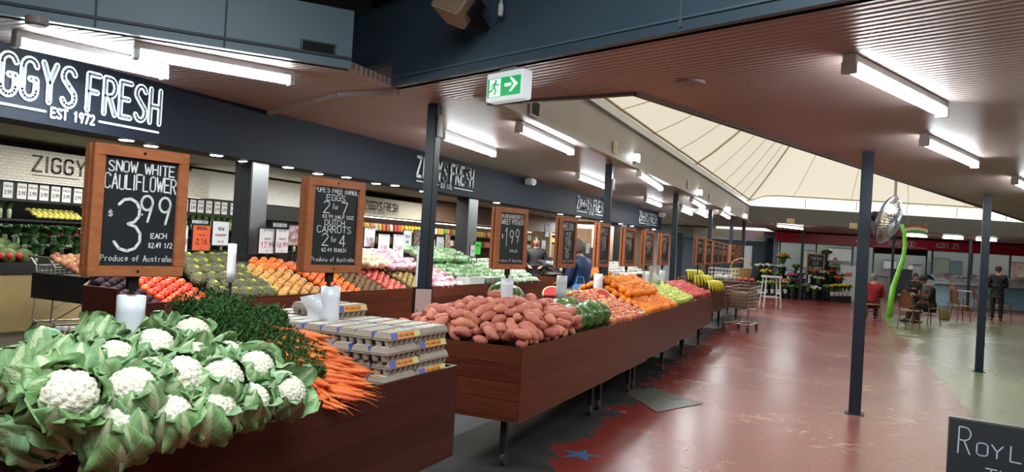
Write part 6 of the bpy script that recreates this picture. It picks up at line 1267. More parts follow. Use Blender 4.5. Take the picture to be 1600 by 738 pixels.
# -- packaged goods shelves on the far part of the back wall
sh2 = T('shelving_unit', 'long dark shelving with coloured packages under the cream and brown bulkheads', 'shelf', (BX, 24.8, 0))
for z in (.45, .9, 1.3, 1.66): part('shelf_board', MB().box(0, .5, -8.2, 8.0, z, z+.03), M_woodd, sh2)
part('back_board', MB().box(-.03, 0, -8.2, 8.0, 0, 2.1), M_woodd, sh2); part('lamp_strip', MB().box(.42, .47, -8.1, 7.9, 2.03, 2.05), glow('shelf_lamp', (1, 1, .92), 5), sh2)
PK = [mat('pack_'+n_, c, .4, rnd=.2) for n_, c in (('yellow', (.75, .55, .05)), ('orange', (.75, .25, .03)), ('white', (.7, .7, .66)), ('red', (.55, .05, .03)), ('green', (.15, .40, .08)), ('brown', (.25, .12, .05)))]
PKN = ['yellow', 'orange', 'white', 'red', 'green', 'brown']
pm_ = MB().hexa([(-.06, -.075, 0), (.06, -.075, 0), (.06, .075, 0), (-.06, .075, 0)], [(-.045, -.07, .19), (.045, -.07, .19), (.045, .07, .19), (-.045, .07, .19)])
PM = [pm_.mesh('package', bevel=.012) for _ in PK]
for z, zn in ((1.69, 'top'), (1.33, 'second')):
    y = 16.9; pc_ = 0
    while y < 32.4:
        c = rs_.choice([0, 1, 2, 3, 4, 1, 0] if z > 1.5 else [5, 2, 1, 3, 5]); o = link('package', PM[c], PK[c], None, (BX+.40, y, z)); pc_ += 1; tag(o, '%s package, %s from the near end of the %s far shelf' % (PKN[c], nth(pc_-1), zn), 'package', 'packages on the %s far shelf' % zn); y += rs_.uniform(.17, .24)
# -- island tables
def island(lb, x0, x1, y0, y1, m_, top=.9):
    t = T('display_table', lb, 'display table', ((x0+x1)/2, (y0+y1)/2, 0)); hx, hy = (x1-x0)/2, (y1-y0)/2
    part('side_panel', MB().box(-hx, hx, -hy, hy, .0, top-.16), m_, t, bevel=.005); part('tray', MB().box(-hx-.03, hx+.03, -hy-.03, hy+.03, top-.16, top), M_cardk, t, bevel=.005); return t
M_beige = mat('beige_panel', (.50, .38, .17), .5)
island('long beige-sided table with a black tray of greens at the left edge', -11.1, -10.0, 5.6, 8.9, M_beige, .92)
lg3 = leafy('herb_bunch', 'dark green herb bunch in the mound on the beige table', 'herbs', M_lg, 5, .16, .22, 60, .02, group='dark herbs mounded on the beige table'); k = 0
for i in range(7):
    for j in range(4):
        o = lg3 if k == 0 else dup(lg3); k += 1; o.location = (-10.12-.24*j, 6.75+i*.26+rs_.uniform(-.04, .04), .98+.12*min(j, 2)); o['label'] = 'dark herb bunch on the beige table, %s along, %s row back' % (nth(i), nth(j)); o.rotation_euler = (0, 0, rs_.uniform(0, 6))
cb_ = MB().ball((0,0,0), .11, 14, 10, (1,1,.9), lambda d: d*(.11*(1+.06*math.sin(9*d.x)*math.sin(8*d.y)))).mesh('lettuce', smooth=True)
for i in range(5):
    for j in range(3): 
        o = link('lettuce', cb_, mat('lettuce_dull', (.10, .18, .05), .6, col2=(.16, .22, .07)), None, (-10.15-.23*j, 5.72+i*.22, 1.0+.06*j)); tag(o, 'pale lettuce on the beige table, %s along, %s row back' % (nth(i), nth(j)), 'lettuce', 'lettuces at the near end of the beige table')
rd_ = MB().ball((0,0,0), .045, 10, 8).mesh('radish', smooth=True)
for i in range(9):
    for j in range(3):
        o = link('tomato', rd_, M_redv, None, (-10.75-.10*j, 7.4+i*.12, 1.28+.03*j)); tag(o, 'red tomato behind the herbs on the beige table, %s along, %s row back' % (nth(i), nth(j)), 'tomato', 'red tomatoes behind the herbs')
for i in range(5):
    o = link('tomato', rd_, M_redv, None, (-10.06, 6.0+i*.12, 1.0)); tag(o, 'red vegetable below the lettuces on the beige table, %s along' % nth(i), 'tomato', 'red vegetables below the lettuces')
# black bin of potatoes and onions
p = on_z(108, 452, .78)
t = T('produce_crate', 'black crate of reddish potatoes left of the first chalkboard', 'crate', (-8.5, 6.45, 0))
part('crate', MB().box(-.55, .45, -.45, .75, .0, .05).box(.40, .45, -.45, .75, .55, .86).box(-.55, .45, -.45, -.40, .55, .86).box(-.55, .40, -.40, .75, .55, .60), M_cardk, t)
part('leg', MB().box(.36, .42, -.40, -.34, .05, .56), M_cardk, t)
po = fruit('potato', .042, mat('potato_skin', (.50, .16, .09), .6, col2=(.55, .34, .16), scale=9, rnd=.3), (1.3, 1, .9), None, seed=31)
heap([po], lambda x, y: .80+max(0, (-8.1-x))*.28, -8.9, -8.12, 6.08, 7.1, .048, 'reddish potato in the black crate', 'potato', 'reddish potatoes in the black crate', seed=33)
# -- shopping trolleys
M_chr = mat('chrome_wire', (.55, .55, .54), .3, metal=.9); M_wheel = mat('wheel_rubber', (.05, .05, .05), .6)
def trolley(loc, rz, lb, mw=None):
    mw = mw or M_chr; t = T('shopping_trolley', lb, 'shopping trolley', loc, rz)
    def pt(u, v, w):   # u along 0..1, v across -1..1, w up 0..1
        L0, L1 = .10-.03*w, .80+.06*w; hw = (.20+.05*w)*(1-.12*(u)); return (L0+(L1-L0)*u, v*hw, .48+.42*w+.06*u*w-.02*u)
    mb = MB(); r = .004
    for w in [i/6 for i in range(7)]:
        rr = .008 if w in (0, 1) else r
        mb.tube([pt(0, -1, w), pt(1, -1, w), pt(1, 1, w), pt(0, 1, w), pt(0, -1, w)], rr, n=5)
    for u in [i/14 for i in range(15)]:
        for v in (-1, 1): mb.tube([pt(u, v, 0), pt(u, v, 1)], .0025, n=4)
        mb.tube([pt(u, -1, 0), pt(u, 1, 0)], .0025, n=4)
    for v in [i/4-1 for i in range(9)]:
        for u in (0, 1): mb.tube([pt(u, v, 0), pt(u, v, 1)], .0025, n=4)
        mb.tube([pt(0, v, 0), pt(1, v, 0)], .0025, n=4)
    part('basket', mb, mw, t)
    fr = MB()
    for v in (-1, 1):
        fr.tube([(-.02, v*.26, 1.02), (.06, v*.25, .90), (.07, v*.24, .48), (.05, v*.25, .20), (.10, v*.26, .16), (.78, v*.20, .16), (.84, v*.19, .13)], .011, n=8)
        fr.tube([(.10, v*.24, .22), (.42, v*.22, .40), (.60, v*.21, .46)], .009, n=6)
    for x in (.15, .3, .45, .6, .75): fr.tube([(x, -.24, .165), (x, .24, .165)], .004, n=4)
    part('frame', fr, mw, t)
    part('handle', MB().tube([(-.02, -.28, 1.02), (-.02, .28, 1.02)], .016, n=10), mat('trolley_handle', (.10, .10, .10), .5), t)
    for (x, y) in ((.08, .25), (.08, -.25), (.82, .19), (.82, -.19)):
        part('wheel', MB().lathe([(.055, -.013), (.062, -.006), (.062, .006), (.055, .013)], 16, c=(x, y, .062), axis='y').box(x-.02, x+.02, y-.022, y-.016, .06, .15).box(x-.02, x+.02, y+.016, y+.022, .06, .15), M_wheel, t)
    return t
p = on_z(1150, 520); trolley((-2.10, 15.95, 0), math.radians(78), 'wire shopping trolley full of brown goods beside the banana bin'); 
M_card = mat('cardboard', (.30, .19, .10), .8, rnd=.15)
tr_ = bpy.data.objects['shopping_trolley']
t = T('carton_box', 'brown cardboard box riding in the trolley by the bananas', 'box', (-2.10, 15.95, 0), math.radians(78)); part('body', MB().box(.16, .72, -.17, .17, .492, .80), M_card, t, bevel=.004); part('tape', MB().box(.16, .72, -.025, .025, .800, .802), mat('tape', (.45, .35, .22), .4), t)
trolley((-9.5, 6.4, 0), math.radians(80), 'wire shopping trolley standing by the beige table in the shop')
# -- packaged salads and tubs behind the post
M_pk = mat('clear_pack_white', (.75, .77, .75), .2, col2=(.25, .50, .12), scale=22, rnd=.2, coat=.5); M_pp = mat('clear_pack_pink', (.70, .10, .20), .2, col2=(.8, .75, .75), scale=20, rnd=.25, coat=.5); M_py = mat('clear_pack_yellow', (.75, .45, .08), .2, col2=(.8, .78, .7), scale=16, rnd=.25, coat=.5); M_pg = mat('salad_bag_green', (.07, .26, .04), .25, col2=(.55, .68, .45), scale=18, rnd=.3, coat=.5)
def bagm(seed):
    r_ = random.Random(seed); p = r_.uniform(0, 6)
    return MB().ball((0,0,0), 1, 14, 9, (1,1,1), lambda d: Vector((d.x*.085, d.y*.065, d.z*.045))*(1+.12*math.sin(5*d.x+p)+.10*math.sin(7*d.y+2*p)+.06*math.sin(13*d.z+9*d.x))).mesh('bag', smooth=True)
BG = [bagm(i) for i in range(4)]
def packs(x0, x1, y0, y1, m_, lb, cat, grp, step=.13, seed=1, base=None, name='salad_bag'):
    r_ = random.Random(seed); base = base or bed_r2; ms = [b.copy() for b in BG]
    x = x1; 
    while x > x0:
        y = y0
        while y < y1:
            o = link(name, r_.choice(ms), m_, None, (x+r_.uniform(-.01, .01), y+r_.uniform(-.02, .02), base(x, y)+.052), (r_.uniform(-.2, .2), r_.uniform(0, .4), r_.uniform(0, 3.1))); tag(o, '%s, %s row up, %s along' % (lb, nth(int(round((x1-x)/.12))), nth(int(round((y-y0)/step)))), cat, grp); y += step
        x -= .12
packs(-5.18, -4.84, 6.45, 7.3, M_py, 'yellow fruit pack behind the kiwifruit', 'fruit pack', 'yellow fruit packs behind the kiwifruit', .12, 2, lambda x, y: bed_r2(x, y)+.10, name='fruit_pack')
packs(-5.2, -4.82, 7.35, 7.9, M_pp, 'pink bag behind the golden kiwifruit', 'salad bag', 'pink bags behind the golden kiwifruit', .13, 3, lambda x, y: bed_r2(x, y)+.08)
packs(-5.15, -4.52, 7.95, 8.55, M_pp, 'pink salad bag right of the post', 'salad bag', 'pink salad bags right of the post', .13, 4)
packs(-5.15, -4.75, 8.6, 9.25, M_pg, 'green salad bag in the middle display', 'salad bag', 'green salad bags in the middle display', .13, 5)
packs(-5.15, -4.60, 9.3, 10.0, M_pg, 'green herb bag behind the carton tray', 'salad bag', 'green herb bags behind the tray', .13, 6)
packs(-5.15, -4.52, 10.05, 11.15, M_pk, 'white salad bag beside the sweet potato chalkboard', 'salad bag', 'white salad bags beside the chalkboard', .14, 7)
packs(-5.2, -4.95, 8.3, 9.6, M_pg, 'leafy bag under the steel column', 'salad bag', 'leafy bags under the steel column', .13, 8, lambda x, y: bed_r2(x, y)+.12)
t = T('produce_tray', 'low white carton tray among the salad bags', 'tray', (-4.60, 8.95, bed_r2(-4.6, 0)))
part('tray', MB().box(-.11, .11, -.22, .22, 0, .01).box(.10, .11, -.22, .22, .01, .10).box(-.11, -.10, -.22, .22, .01, .10).box(-.10, .10, -.22, -.21, .01, .10).box(-.10, .10, .21, .22, .01, .10), mat('white_carton', (.7, .7, .66), .6), t); 
for i, (c, cn) in enumerate((((.05, .28, .26), 'teal'), ((.6, .18, .04), 'orange'), ((.05, .28, .26), 'teal'), ((.2, .4, .1), 'green'))):
    t = T('drink_tub', '%s printed tub on the salad bin rim, number %s from the white tray' % (cn, ['one', 'two', 'three', 'four'][i]), 'tub', (-4.54, 9.36+i*.13, bed_r2(-4.54, 0)))
    part('tub', MB().lathe([(.038, 0), (.048, .10), (.050, .105)], 16), mat('tub_'+cn, c, .4, col2=(.6, .6, .55), scale=18, sharp=.3), t, smooth=True); part('lid', MB().lathe([(.052, .105), (.052, .115)], 16), M_white, t)
# -- second run of displays and goods farther along the shop
bin_('plain wooden shop bin of oranges behind the shoppers', -5.3, -4.5, 12.9, 15.2, top=.98, bot=.1, bed=bed_r2, legs=False, solid=True)
bin_('farthest wooden shop bin under the fourth fascia sign', -5.3, -4.5, 15.4, 18.3, top=.98, bot=.1, bed=bed_r2, legs=False, solid=True)
of = fruit('orange', .06, M_ora, (1,1,.95), None, seed=41)
heap([of], bed_r2, -5.2, -4.55, 13.9, 15.1, .062, 'orange in the distant shop bin', 'citrus', 'oranges in the distant shop bin', seed=41)
packs(-5.15, -4.55, 13.0, 13.8, mat('white_net_bag', (.72, .70, .66), .5, col2=(.4, .35, .3), scale=30, rnd=.1), 'white net bag by the distant oranges', 'net bag', 'white net bags by the distant oranges', .15, 9, name='net_bag')
packs(-5.15, -4.55, 15.5, 18.2, mat('white_net_bag', (.72, .70, .66), .5), 'pale net bag in the farthest shop bin', 'net bag', 'pale net bags in the farthest shop bin', .2, 10, name='net_bag')
for i, (px, py, x, s_, lb) in enumerate(((846, 382, -7.6, .42, 'large brown cardboard box stacked in the shop left of the fourth chalkboard'), (862, 395, -7.9, .3, 'smaller brown cardboard box beside the large one in the shop'), (912, 372, -7.6, .36, 'brown cardboard box between the fourth and fifth chalkboards'))):
    p = on_x(px, py, x); t = T('carton_box', lb, 'box', (x, p[1], 0), .3)
    part('stand', MB().box(-.3, .3, -s_, s_, 0, p[2]-s_*.8), M_cardk, t); part('body', MB().box(-.25, .25, -s_, s_, p[2]-s_*.8, p[2]+s_*.8), M_card, t, bevel=.01)
# baskets: stack of dark striped crates
p = on_x(872, 410, -5.9)
t = T('basket_stack', 'stack of black and white slatted baskets behind the salad bins', 'baskets', (-5.9, p[1], 0))
for i in range(4):
    z = .55+i*.14; part('basket', MB().hexa([(-.16, -.22, z), (.16, -.22, z), (.16, .22, z), (-.16, .22, z)], [(-.2, -.27, z+.13), (.2, -.27, z+.13), (.2, .27, z+.13), (-.2, .27, z+.13)]), mat('basket_stripe', (.03, .03, .03), .5, col2=(.6, .6, .58), scale=12, sharp=.15, stretch=(.2, 1, .2)), t)
part('stand', MB().box(-.15, .15, -.2, .2, 0, .55), M_cardk, t)
# banana bin
M_ban = mat('banana_skin', (.78, .60, .03), .45, col2=(.60, .62, .06), scale=6, rnd=.12)
def hand(seed):
    r_ = random.Random(seed); t = T('banana_hand', 'hand of yellow bananas spilling over the near rim of the banana bin', 'bananas', group='banana hands on the banana bin')
    for i in range(6):
        a = (i-2.5)*.22; pts = []
        for k_ in range(7):
            s = k_/6; pts.append((.20*math.sin(1.5*s)*math.cos(a), .20*math.sin(1.5*s)*math.sin(a)*1.3+(i-2.5)*.012, .05*math.sin(math.pi*s)-.13*s*s))
        part('banana', MB().tube(pts, [.008, .014, .019, .021, .020, .014, .005], n=6), M_ban, t, smooth=True)
    part('stem', MB().tube([(-.03, 0, .01), (.01, 0, .0)], [.012, .02], n=6), mat('banana_stem', (.25, .22, .04), .7), t); return t
hb = hand(1); k = 0
for j in range(4):
    for i in range(3):
        o = hb if k == 0 else dup(hb); k += 1; o.location = (-2.50-.20*i, 14.72+.16*j+.05*i, 1.00+.09*i); o.rotation_euler = (0, 0, -.5+rs_.uniform(-.5, .5)); o.scale = (1.15,)*3; o['label'] = 'hand of yellow bananas on the banana bin, %s along, %s row back' % (nth(j), nth(i))
for i in range(3):
    for j in range(2):
        t = T('gift_bag', 'brown bag with a white label behind the bananas, %s along, %s row' % (nth(i), nth(j)), 'bag', (-3.02+.14*j, 14.75+.22*i, .82), group='brown bags behind the bananas')
        part('bag', MB().hexa([(-.06, -.08, 0), (.06, -.08, 0), (.06, .08, 0), (-.06, .08, 0)], [(-.03, -.07, .26), (.03, -.07, .26), (.03, .07, .26), (-.03, .07, .26)]), mat('kraft_bag', (.20, .10, .05), .6), t, bevel=.01); part('label_patch', MB().box(.045, .052, -.04, .04, .05, .16), M_cardw, t)
# goods bin behind: woven baskets, loaves, wire racks
t = T('wire_basket', 'large wire basket of wrapped loaves on the low bin', 'basket', (-2.75, 18.6, .93))
wb = MB()
for z in (0, .1, .2, .3): wb.tube([(-.3, -.35, z), (.3, -.35, z), (.3, .35, z), (-.3, .35, z), (-.3, -.35, z)], .008, n=4)
for i in range(9):
    u = -.3+.075*i; wb.tube([(u, -.35, .3), (u, -.35, 0), (u, .35, 0), (u, .35, .3)], .005, n=4)
part('wire_frame', wb, M_white, t)
bagm_ = bagm(9); 
for i in range(8):
    o = link('loaf', bagm_, mat('loaf_wrap', (.62, .58, .50), .4, rnd=.2), None, (-2.9+.26*(i % 2), 18.42+.15*(i//2), 1.02), (0, 0, i*.7), 1.5); tag(o, 'wrapped pale loaf in the wire basket, %s one' % nth(i), 'loaf', 'wrapped loaves in the wire basket')
t = T('woven_basket', 'yellow woven basket at the far end of the low bin', 'basket', (-2.55, 20.1, .90))
part('basket', MB().lathe([(.22, 0), (.28, .35), (.27, .35), (.21, .03), (.0, .03)], 16), mat('wicker', (.50, .36, .14), .7, col2=(.3, .2, .07), scale=40, sharp=.3), t); part('handle', MB().tube([(-.27, 0, .35), (-.2, 0, .52), (0, 0, .6), (.2, 0, .52), (.27, 0, .35)], .014), mat('wicker', (.5, .36, .14)), t)
for i in range(6):
    o = link('flower_bulb', rd_, mat('bulb_white', (.7, .68, .6), .5), None, (-2.9+.14*i, 19.55+.05*(i % 2), .97), sc=1.2); tag(o, 'round white loaf between the two baskets, %s from the left' % nth(i), 'bread roll', 'white rolls between the baskets')
# distant chalkboards
for i, (px, lb) in enumerate(((1092, 'first of the distant chalkboards, its lower part glaring white'), (1106, 'second distant chalkboard beyond the bananas'), (1117, 'third distant chalkboard beyond the bananas'), (1124, 'fourth distant chalkboard, close behind the third'), (1132, 'fifth distant chalkboard beside the thin post'), (1144, 'sixth distant chalkboard right of the thin post'), (1156, 'last distant chalkboard next to the far post'))):
    y = 14.9+i*1.15; p = on_z(px, 380, 1.62); d_ = CF; 
    # keep each board on the line of displays at its own depth
    lo, hi = 12.0, 26.0; dd = 14.5+i*1.5; q = on_d(px, 385, dd)
    chalkboard(float(q[0]), float(q[1]), 78, [('SPECIALS', 0, .8, .1, .09, .006), ('2.99', 0, .4, .25, .16, .010)], lb, z0=1.33, w=.36, h=.54, bed_z=0.01, seed=40+i)
# ================================================================ ACROSS THE COURT
def fa(px, d): return (px-800)/FPX*d
def far_T(name, lb, cat, px, d, z=0, group=None, rz=0): return T(name, lb, cat, FR(fa(px, d), d, z), _y+rz, group)
def zd(px, py, d): return float(on_d(px, py, d)[2])
# floral banner over the shutters
t = far_T('banner', 'faded floral picture banner above the blue roller shutters', 'banner', 1138, 32.3, 2.28)
part('print', MB().box(-1.5, 1.5, 0, .04, 0, .40), mat('floral_print', (.20, .20, .10), .5, col2=(.34, .24, .28), scale=1.6, sharp=.35), t); part('lower_rail', MB().box(-1.5, 1.5, -.02, .05, -.05, 0), mat('rail_grey', (.35, .38, .42), .4), t)
t = far_T('wall_notice', 'white sheet of notices beside the last distant chalkboard', 'notice', 1169, 31.5, 1.0); part('sheet', MB().box(-.18, .18, 0, .02, 0, 1.0), M_cardw, t); part('post', MB().box(-.03, .03, .02, .06, -1, 1.0), M_cardk, t)
# red awning with lettering
M_awn = mat('red_awning', (.48, .010, .028), .4, col2=(.38, .010, .022), scale=1)
aw0, aw1, dA = fa(1212, 31), fa(1760, 31), 31.0
t = T('awning', 'long deep red shop awning with SEAFOOD lettering across the court', 'awning', FR(aw0, dA, 2.24), _y)
W_ = aw1-aw0
part('valance', MB().box(0, W_, 0, .03, 0, .38), M_awn, t); part('canopy', MB().hexa([(0, .0, .38), (W_, .0, .38), (W_, 2.2, .44), (0, 2.2, .44)], [(0, 0, .40), (W_, 0, .40), (W_, 2.2, .46), (0, 2.2, .46)]), M_awn, t)
M_lw = mat('awning_white', (.75, .72, .74), .5)
def awl(s_, px, z, h, w, sw, nm='lettering'):
    mb = letters(s_, fa(px, dA)-aw0, z, w, h, w*.28, sw, y=-.006); part(nm, mb, M_lw, t)
awl('SEAFOOD', 1408, .115, .19, .13, .035); awl('6251 23', 1480, .13, .19, .11, .03)
ln = MB(); ln.box(fa(1363, dA)-aw0, fa(1448, dA)-aw0, -.006, 0, .055, .068); part('stripe', ln, M_lw, t)
# fish emblem
fe = MB(); fe.add([(fa(1345, dA)-aw0+.22*math.cos(a/10*math.pi)-.0, -.006, .2+.07*math.sin(a/10*math.pi)) for a in range(20)], [tuple(range(20))]); fe.add([(fa(1345, dA)-aw0+.2, -.006, .2), (fa(1345, dA)-aw0+.36, -.006, .28), (fa(1345, dA)-aw0+.36, -.006, .12)], [(0,1,2)]); part('emblem', fe, M_lw, t)
# shop front frames and glass
M_alu = mat('teal_frame', (.16, .24, .27), .35, metal=.3); M_gl = mat('shop_glass', (.75, .85, .87), .05, alpha=.16, spec=.8)
gd = 33.2
fm_ = MB()
for px in (1219, 1276, 1333, 1366, 1449, 1458, 1520, 1580, 1650): fbox(fm_, px-1.2, px+1.2, gd, 0, 2.3, .06)
fbox(fm_, 1217, 1335, gd, .0, .06, .06); fbox(fm_, 1217, 1700, gd, 2.26, 2.34, .06)
w2 = struct('window_2', fm_, M_alu)
for a_, b_ in ((1220, 1275), (1277, 1332), (1459, 1519), (1521, 1579), (1581, 1649)): struct('window_pane', fbox(MB(), a_, b_, gd+.03, .06, 2.26, .008), M_gl, parent=w2)
# dark doorway header
struct('trim_9', fbox(MB(), 1366, 1449, gd, 2.02, 2.26, .06), M_cardk)
# counters and backs inside
M_tealw = mat('teal_panel', (.10, .20, .22), .4); M_whc = mat('white_counter', (.62, .66, .66), .35)
for (p0, p1, d, z0, z1, m_, lb, nm, ct_) in ((1222, 1330, 36.0, 0, 1.0, M_whc, 'low white counter inside the florist window', 'counter', 'counter'), (1372, 1445, 35.0, 0, .98, M_whc, 'white counter inside the open doorway under SEAFOOD', 'counter', 'counter'),
        (1398, 1428, 34.2, 0, 1.35, mat('grey_machine', (.16, .18, .19), .4), 'grey cabinet standing in the doorway right of the green pole', 'cabinet', 'cabinet'), (1428, 1441, 35.1, 1.02, 1.6, M_cardw, 'white sheet standing beside the grey cabinet', 'notice', 'notice'),
        (1300, 1332, 36.8, 1.6, 2.2, M_cardw, 'row of bright menu panels on the back wall of the florist', 'menu_board', 'menu board'), (1388, 1402, 36.9, 1.35, 1.75, M_cardw, 'white notice on the back wall of the open doorway', 'notice', 'notice'),
        (1466, 1485, 36.9, 1.1, 2.0, mat('green_poster', (.25, .33, .22), .5), 'pale green panel on the back wall of the fish shop', 'panel', 'panel'), (1486, 1506, 36.9, 1.1, 1.9, M_tealw, 'teal cabinet on the back wall of the fish shop', 'cabinet', 'cabinet'),
        (1262, 1276, 36.8, 1.2, 2.0, mat('cream_poster', (.45, .42, .33), .5), 'cream poster on the florist back wall behind the small blackboard', 'poster', 'poster'), (1585, 1640, 36.0, 1.3, 2.0, mat('framed_photo', (.35, .16, .10), .5, col2=(.7, .6, .5), scale=3, sharp=.3), 'framed warm picture at the right edge behind the fish counter', 'picture', 'picture')):
    c = (p0+p1)/2; t = far_T(nm, lb, ct_, c, d); h = fa(p1, d)-fa(c, d)
    part('body', MB().box(-h, h, 0, .4, z0, z1), m_, t, bevel=.01); part('rim', MB().box(-h-.02, h+.02, -.02, .42, z1, z1+.04), M_alu, t)
    if z0 > 0 and d > 35.9: part('mount', MB().box(-.05, .05, .4, 37.45-d, z0+.1, z0+.2), M_alu, t)
# fish counter: curved front, ice, fish
t = far_T('fish_counter', 'long curved pale blue fish counter heaped with ice', 'counter', 1462, 30.6); Lc = fa(1760, 30.6)-fa(1462, 30.6)
prof = [(.0, 0), (.0, .1), (.12, .25), (.16, .55), (.05, .80), (-.10, .92), (-.10, .98), (1.3, 1.15), (1.3, 0)]
cm = MB(); n_ = 10
cm.grid(lambda u, v: (u*Lc, prof[min(8, int(round(v*8)))][0], prof[min(8, int(round(v*8)))][1]), 12, 8)
part('front', cm, mat('counter_blue', (.50, .68, .74), .25, col2=(.16, .40, .48), scale=.35, sharp=.4, coat=.4), t, smooth=True)
part('side_panel', MB().add([(0, q[0], q[1]) for q in prof], [tuple(range(9))]), M_whc, t)
part('white_band', MB().box(0, Lc, -.13, -.09, .90, 1.0), M_whc, t)
ice = MB().grid(lambda u, v: (.05+u*(Lc-.1), -.05+1.25*v, .99+.14*v+.18*math.sin(math.pi*v)+.03*math.sin(17*u*6+5*v)), 60, 8)
o = part('ice_bed', ice, mat('crushed_ice', (.78, .84, .86), .3, bump=.8, bscale=20), t, smooth=True); o['kind'] = 'stuff'
fsh = MB().ball((0,0,0), 1, 14, 8, (1,1,1), lambda d: Vector((d.x*.22*(1 if d.x > -.6 else .9), d.y*.06*(1-.35*d.x*d.x), d.z*.05))); fsh.add([(-.2, 0, 0), (-.31, 0, .07), (-.31, 0, -.07)], [(0,1,2)]); fme = fsh.mesh('fish', smooth=True)
M_fish = mat('fish_skin', (.36, .36, .36), .25, col2=(.5, .25, .2), scale=4, rnd=.3)
for i in range(22):
    u = .5+i*.36; v = .25+.3*(i % 3); p = FR(fa(1462, 30.6)+u, 30.6-.05+1.25*v/1.0, .99+.14*v+.18*math.sin(math.pi*v)+.05)
    o = link('fish', fme, M_fish, None, p, (0, 0, _y+rs_.uniform(-.6, .6))); tag(o, 'whole fish on the ice of the blue counter, %s from the left' % nth(i), 'fish', 'fish on the ice counter')
# florist stand
M_bkt = mat('black_bucket', (.012, .012, .014), .4); FOL = [clump(60+i, .20, .30, 46, .022, .35) for i in range(3)]
HEADM = MB()
for a_ in range(1): HEADM.ball((0,0,0), .045, 8, 6, (1,1,.75), lambda d: d*(.045*(1+.18*math.sin(6*math.atan2(d.y, d.x)))))
HEADM = [HEADM.mesh('blossom', smooth=True) for _ in range(12)]
M_fol = mat('bouquet_green', (.07, .17, .05), .5, col2=(.14, .28, .08), rnd=.4)
FC = {'yellow': (.80, .62, .03), 'white': (.78, .78, .74), 'red': (.60, .03, .02), 'purple': (.16, .03, .14), 'pink': (.62, .16, .24), 'orange': (.75, .16, .03), 'cream': (.72, .66, .42), 'sunflower yellow': (.75, .42, .02), 'lime': (.45, .65, .08), 'green': (.12, .28, .07)}
fk = list(FC)
def bouquet(px, py, d, col, lb, s=1.0, n=9, m_=None, bucket=True, up=1.0):
    q = on_d(px, py, d); t = T('flower_bucket', lb, 'flowers', FR(fa(px, d), d, 0), _y); zc = float(q[2]); r_ = random.Random(int(px*7+py))
    t.location.z = 0; zb = max(.0, zc-.34*s-.06)
    part('bucket', MB().lathe([(.10*s, 0), (.14*s, .26*s), (.13*s, .26*s), (.09*s, .02)], 12), m_ or M_bkt, t, loc=(0, 0, zb))
    l = link('foliage', FOL[int(px) % 3], M_fol if col != 'lime' else M_lg2, t, (0, 0, zb+.18*s)); l.scale = (s*1.45, s*1.45, s*up*1.25)
    mm = mat('petal_'+col.replace(' ', '_'), FC[col], .55, rnd=.15); me = HEADM[fk.index(col)]
    for i in range(n):
        a = i*2.4; rr = .21*s*math.sqrt((i+.5)/n); link('blossom', me, mm, t, (rr*math.cos(a), rr*math.sin(a), zb+(.18+.30*up)*s+.05*s*(1-rr/.17)+r_.uniform(-.02, .03)), (0, 0, a), s*r_.uniform(1.1, 1.7))
    if zb > .03: part('riser', MB().box(-.13*s, .13*s, -.13*s, .13*s, 0, zb), M_bkt, t)
    return t
BQ = [(1188, 418, 30.9, 'white', 'white chrysanthemum bucket at the top left of the flower stand'), (1206, 418, 30.9, 'white', 'second white flower bucket at the top of the stand, under the sunflowers'),
 (1224, 411, 31.2, 'sunflower yellow', 'bucket of golden sunflowers crowning the left of the flower stand'), (1222, 420, 30.9, 'white', 'white and green bucket below the sunflowers'), (1247, 419, 30.9, 'green', 'leafy green bucket left of the small blackboard'),
 (1199, 427, 30.4, 'sunflower yellow', 'yellow-orange flower bunch behind the white stool'), (1216, 432, 30.3, 'green', 'plain green bucket in the middle of the left tier'), (1240, 433, 30.3, 'pink', 'pink and purple bucket under the leafy green one'), (1256, 430, 30.4, 'white', 'white and pale pink bucket left of the blackboard foot'),
 (1213, 441, 29.9, 'purple', 'dark purple bucket low on the left tier'), (1229, 442, 29.9, 'pink', 'rose pink bucket low on the left tier'), (1250, 441, 29.9, 'purple', 'dark mauve bucket in the centre of the stand'),
 (1283, 414, 31.1, 'green', 'green foliage bucket right of the small blackboard'), (1292, 403, 31.5, 'green', 'tall green bouquet wrapped in white paper at the top right'), (1303, 420, 30.9, 'lime', 'lime green bucket at the right of the top tier'),
 (1274, 427, 30.5, 'orange', 'bright orange gerbera bucket right of the blackboard'), (1289, 429, 30.4, 'cream', 'cream rose bucket in the right tier'), (1300, 428, 30.4, 'red', 'red carnation bucket in the right tier'), (1315, 431, 30.4, 'white', 'white flower bucket at the right end of the stand'), (1313, 437, 30.2, 'orange', 'orange red bucket at the right end below the white flowers'),
 (1282, 438, 30.1, 'cream', 'pale yellow bucket in the middle right tier'), (1262, 450, 29.6, 'green', 'dark green pot plant low in front of the stand centre'), (1242, 453, 29.6, 'green', 'dark green pot plant low at the left of the stand front'), (1298, 452, 29.6, 'green', 'dark green pot plant low at the right of the stand front'), (1277, 455, 29.5, 'white', 'silvery white lily bucket low in front of the stand'), (1226, 455, 29.7, 'green', 'dark leafy pot beside the yellow daffodil vases')]
for i, (px, py, d, c_, lb) in enumerate(BQ): bouquet(px, py, d, c_, lb, s=1.0 if i not in (2,) else 1.25, up=1.5 if i in (2, 13) else 1)
M_vase = mat('white_vase', (.62, .60, .56), .4)
for i in range(5):
    bouquet(1191+i*10, 448, 29.6, 'lime' if i < 2 else 'yellow', 'slim white vase of yellow green stems behind the white stool, number %s from the left' % ['one', 'two', 'three', 'four', 'five'][i], s=.62, n=7, m_=M_vase, up=1.7)
for i in range(5):
    bouquet(1304+i*6.5, 452, 29.2, 'yellow', 'daffodil vase at the right end of the flower stand, number %s from the left' % ['one', 'two', 'three', 'four', 'five'][i], s=.62, n=11, m_=M_vase, up=1.5)
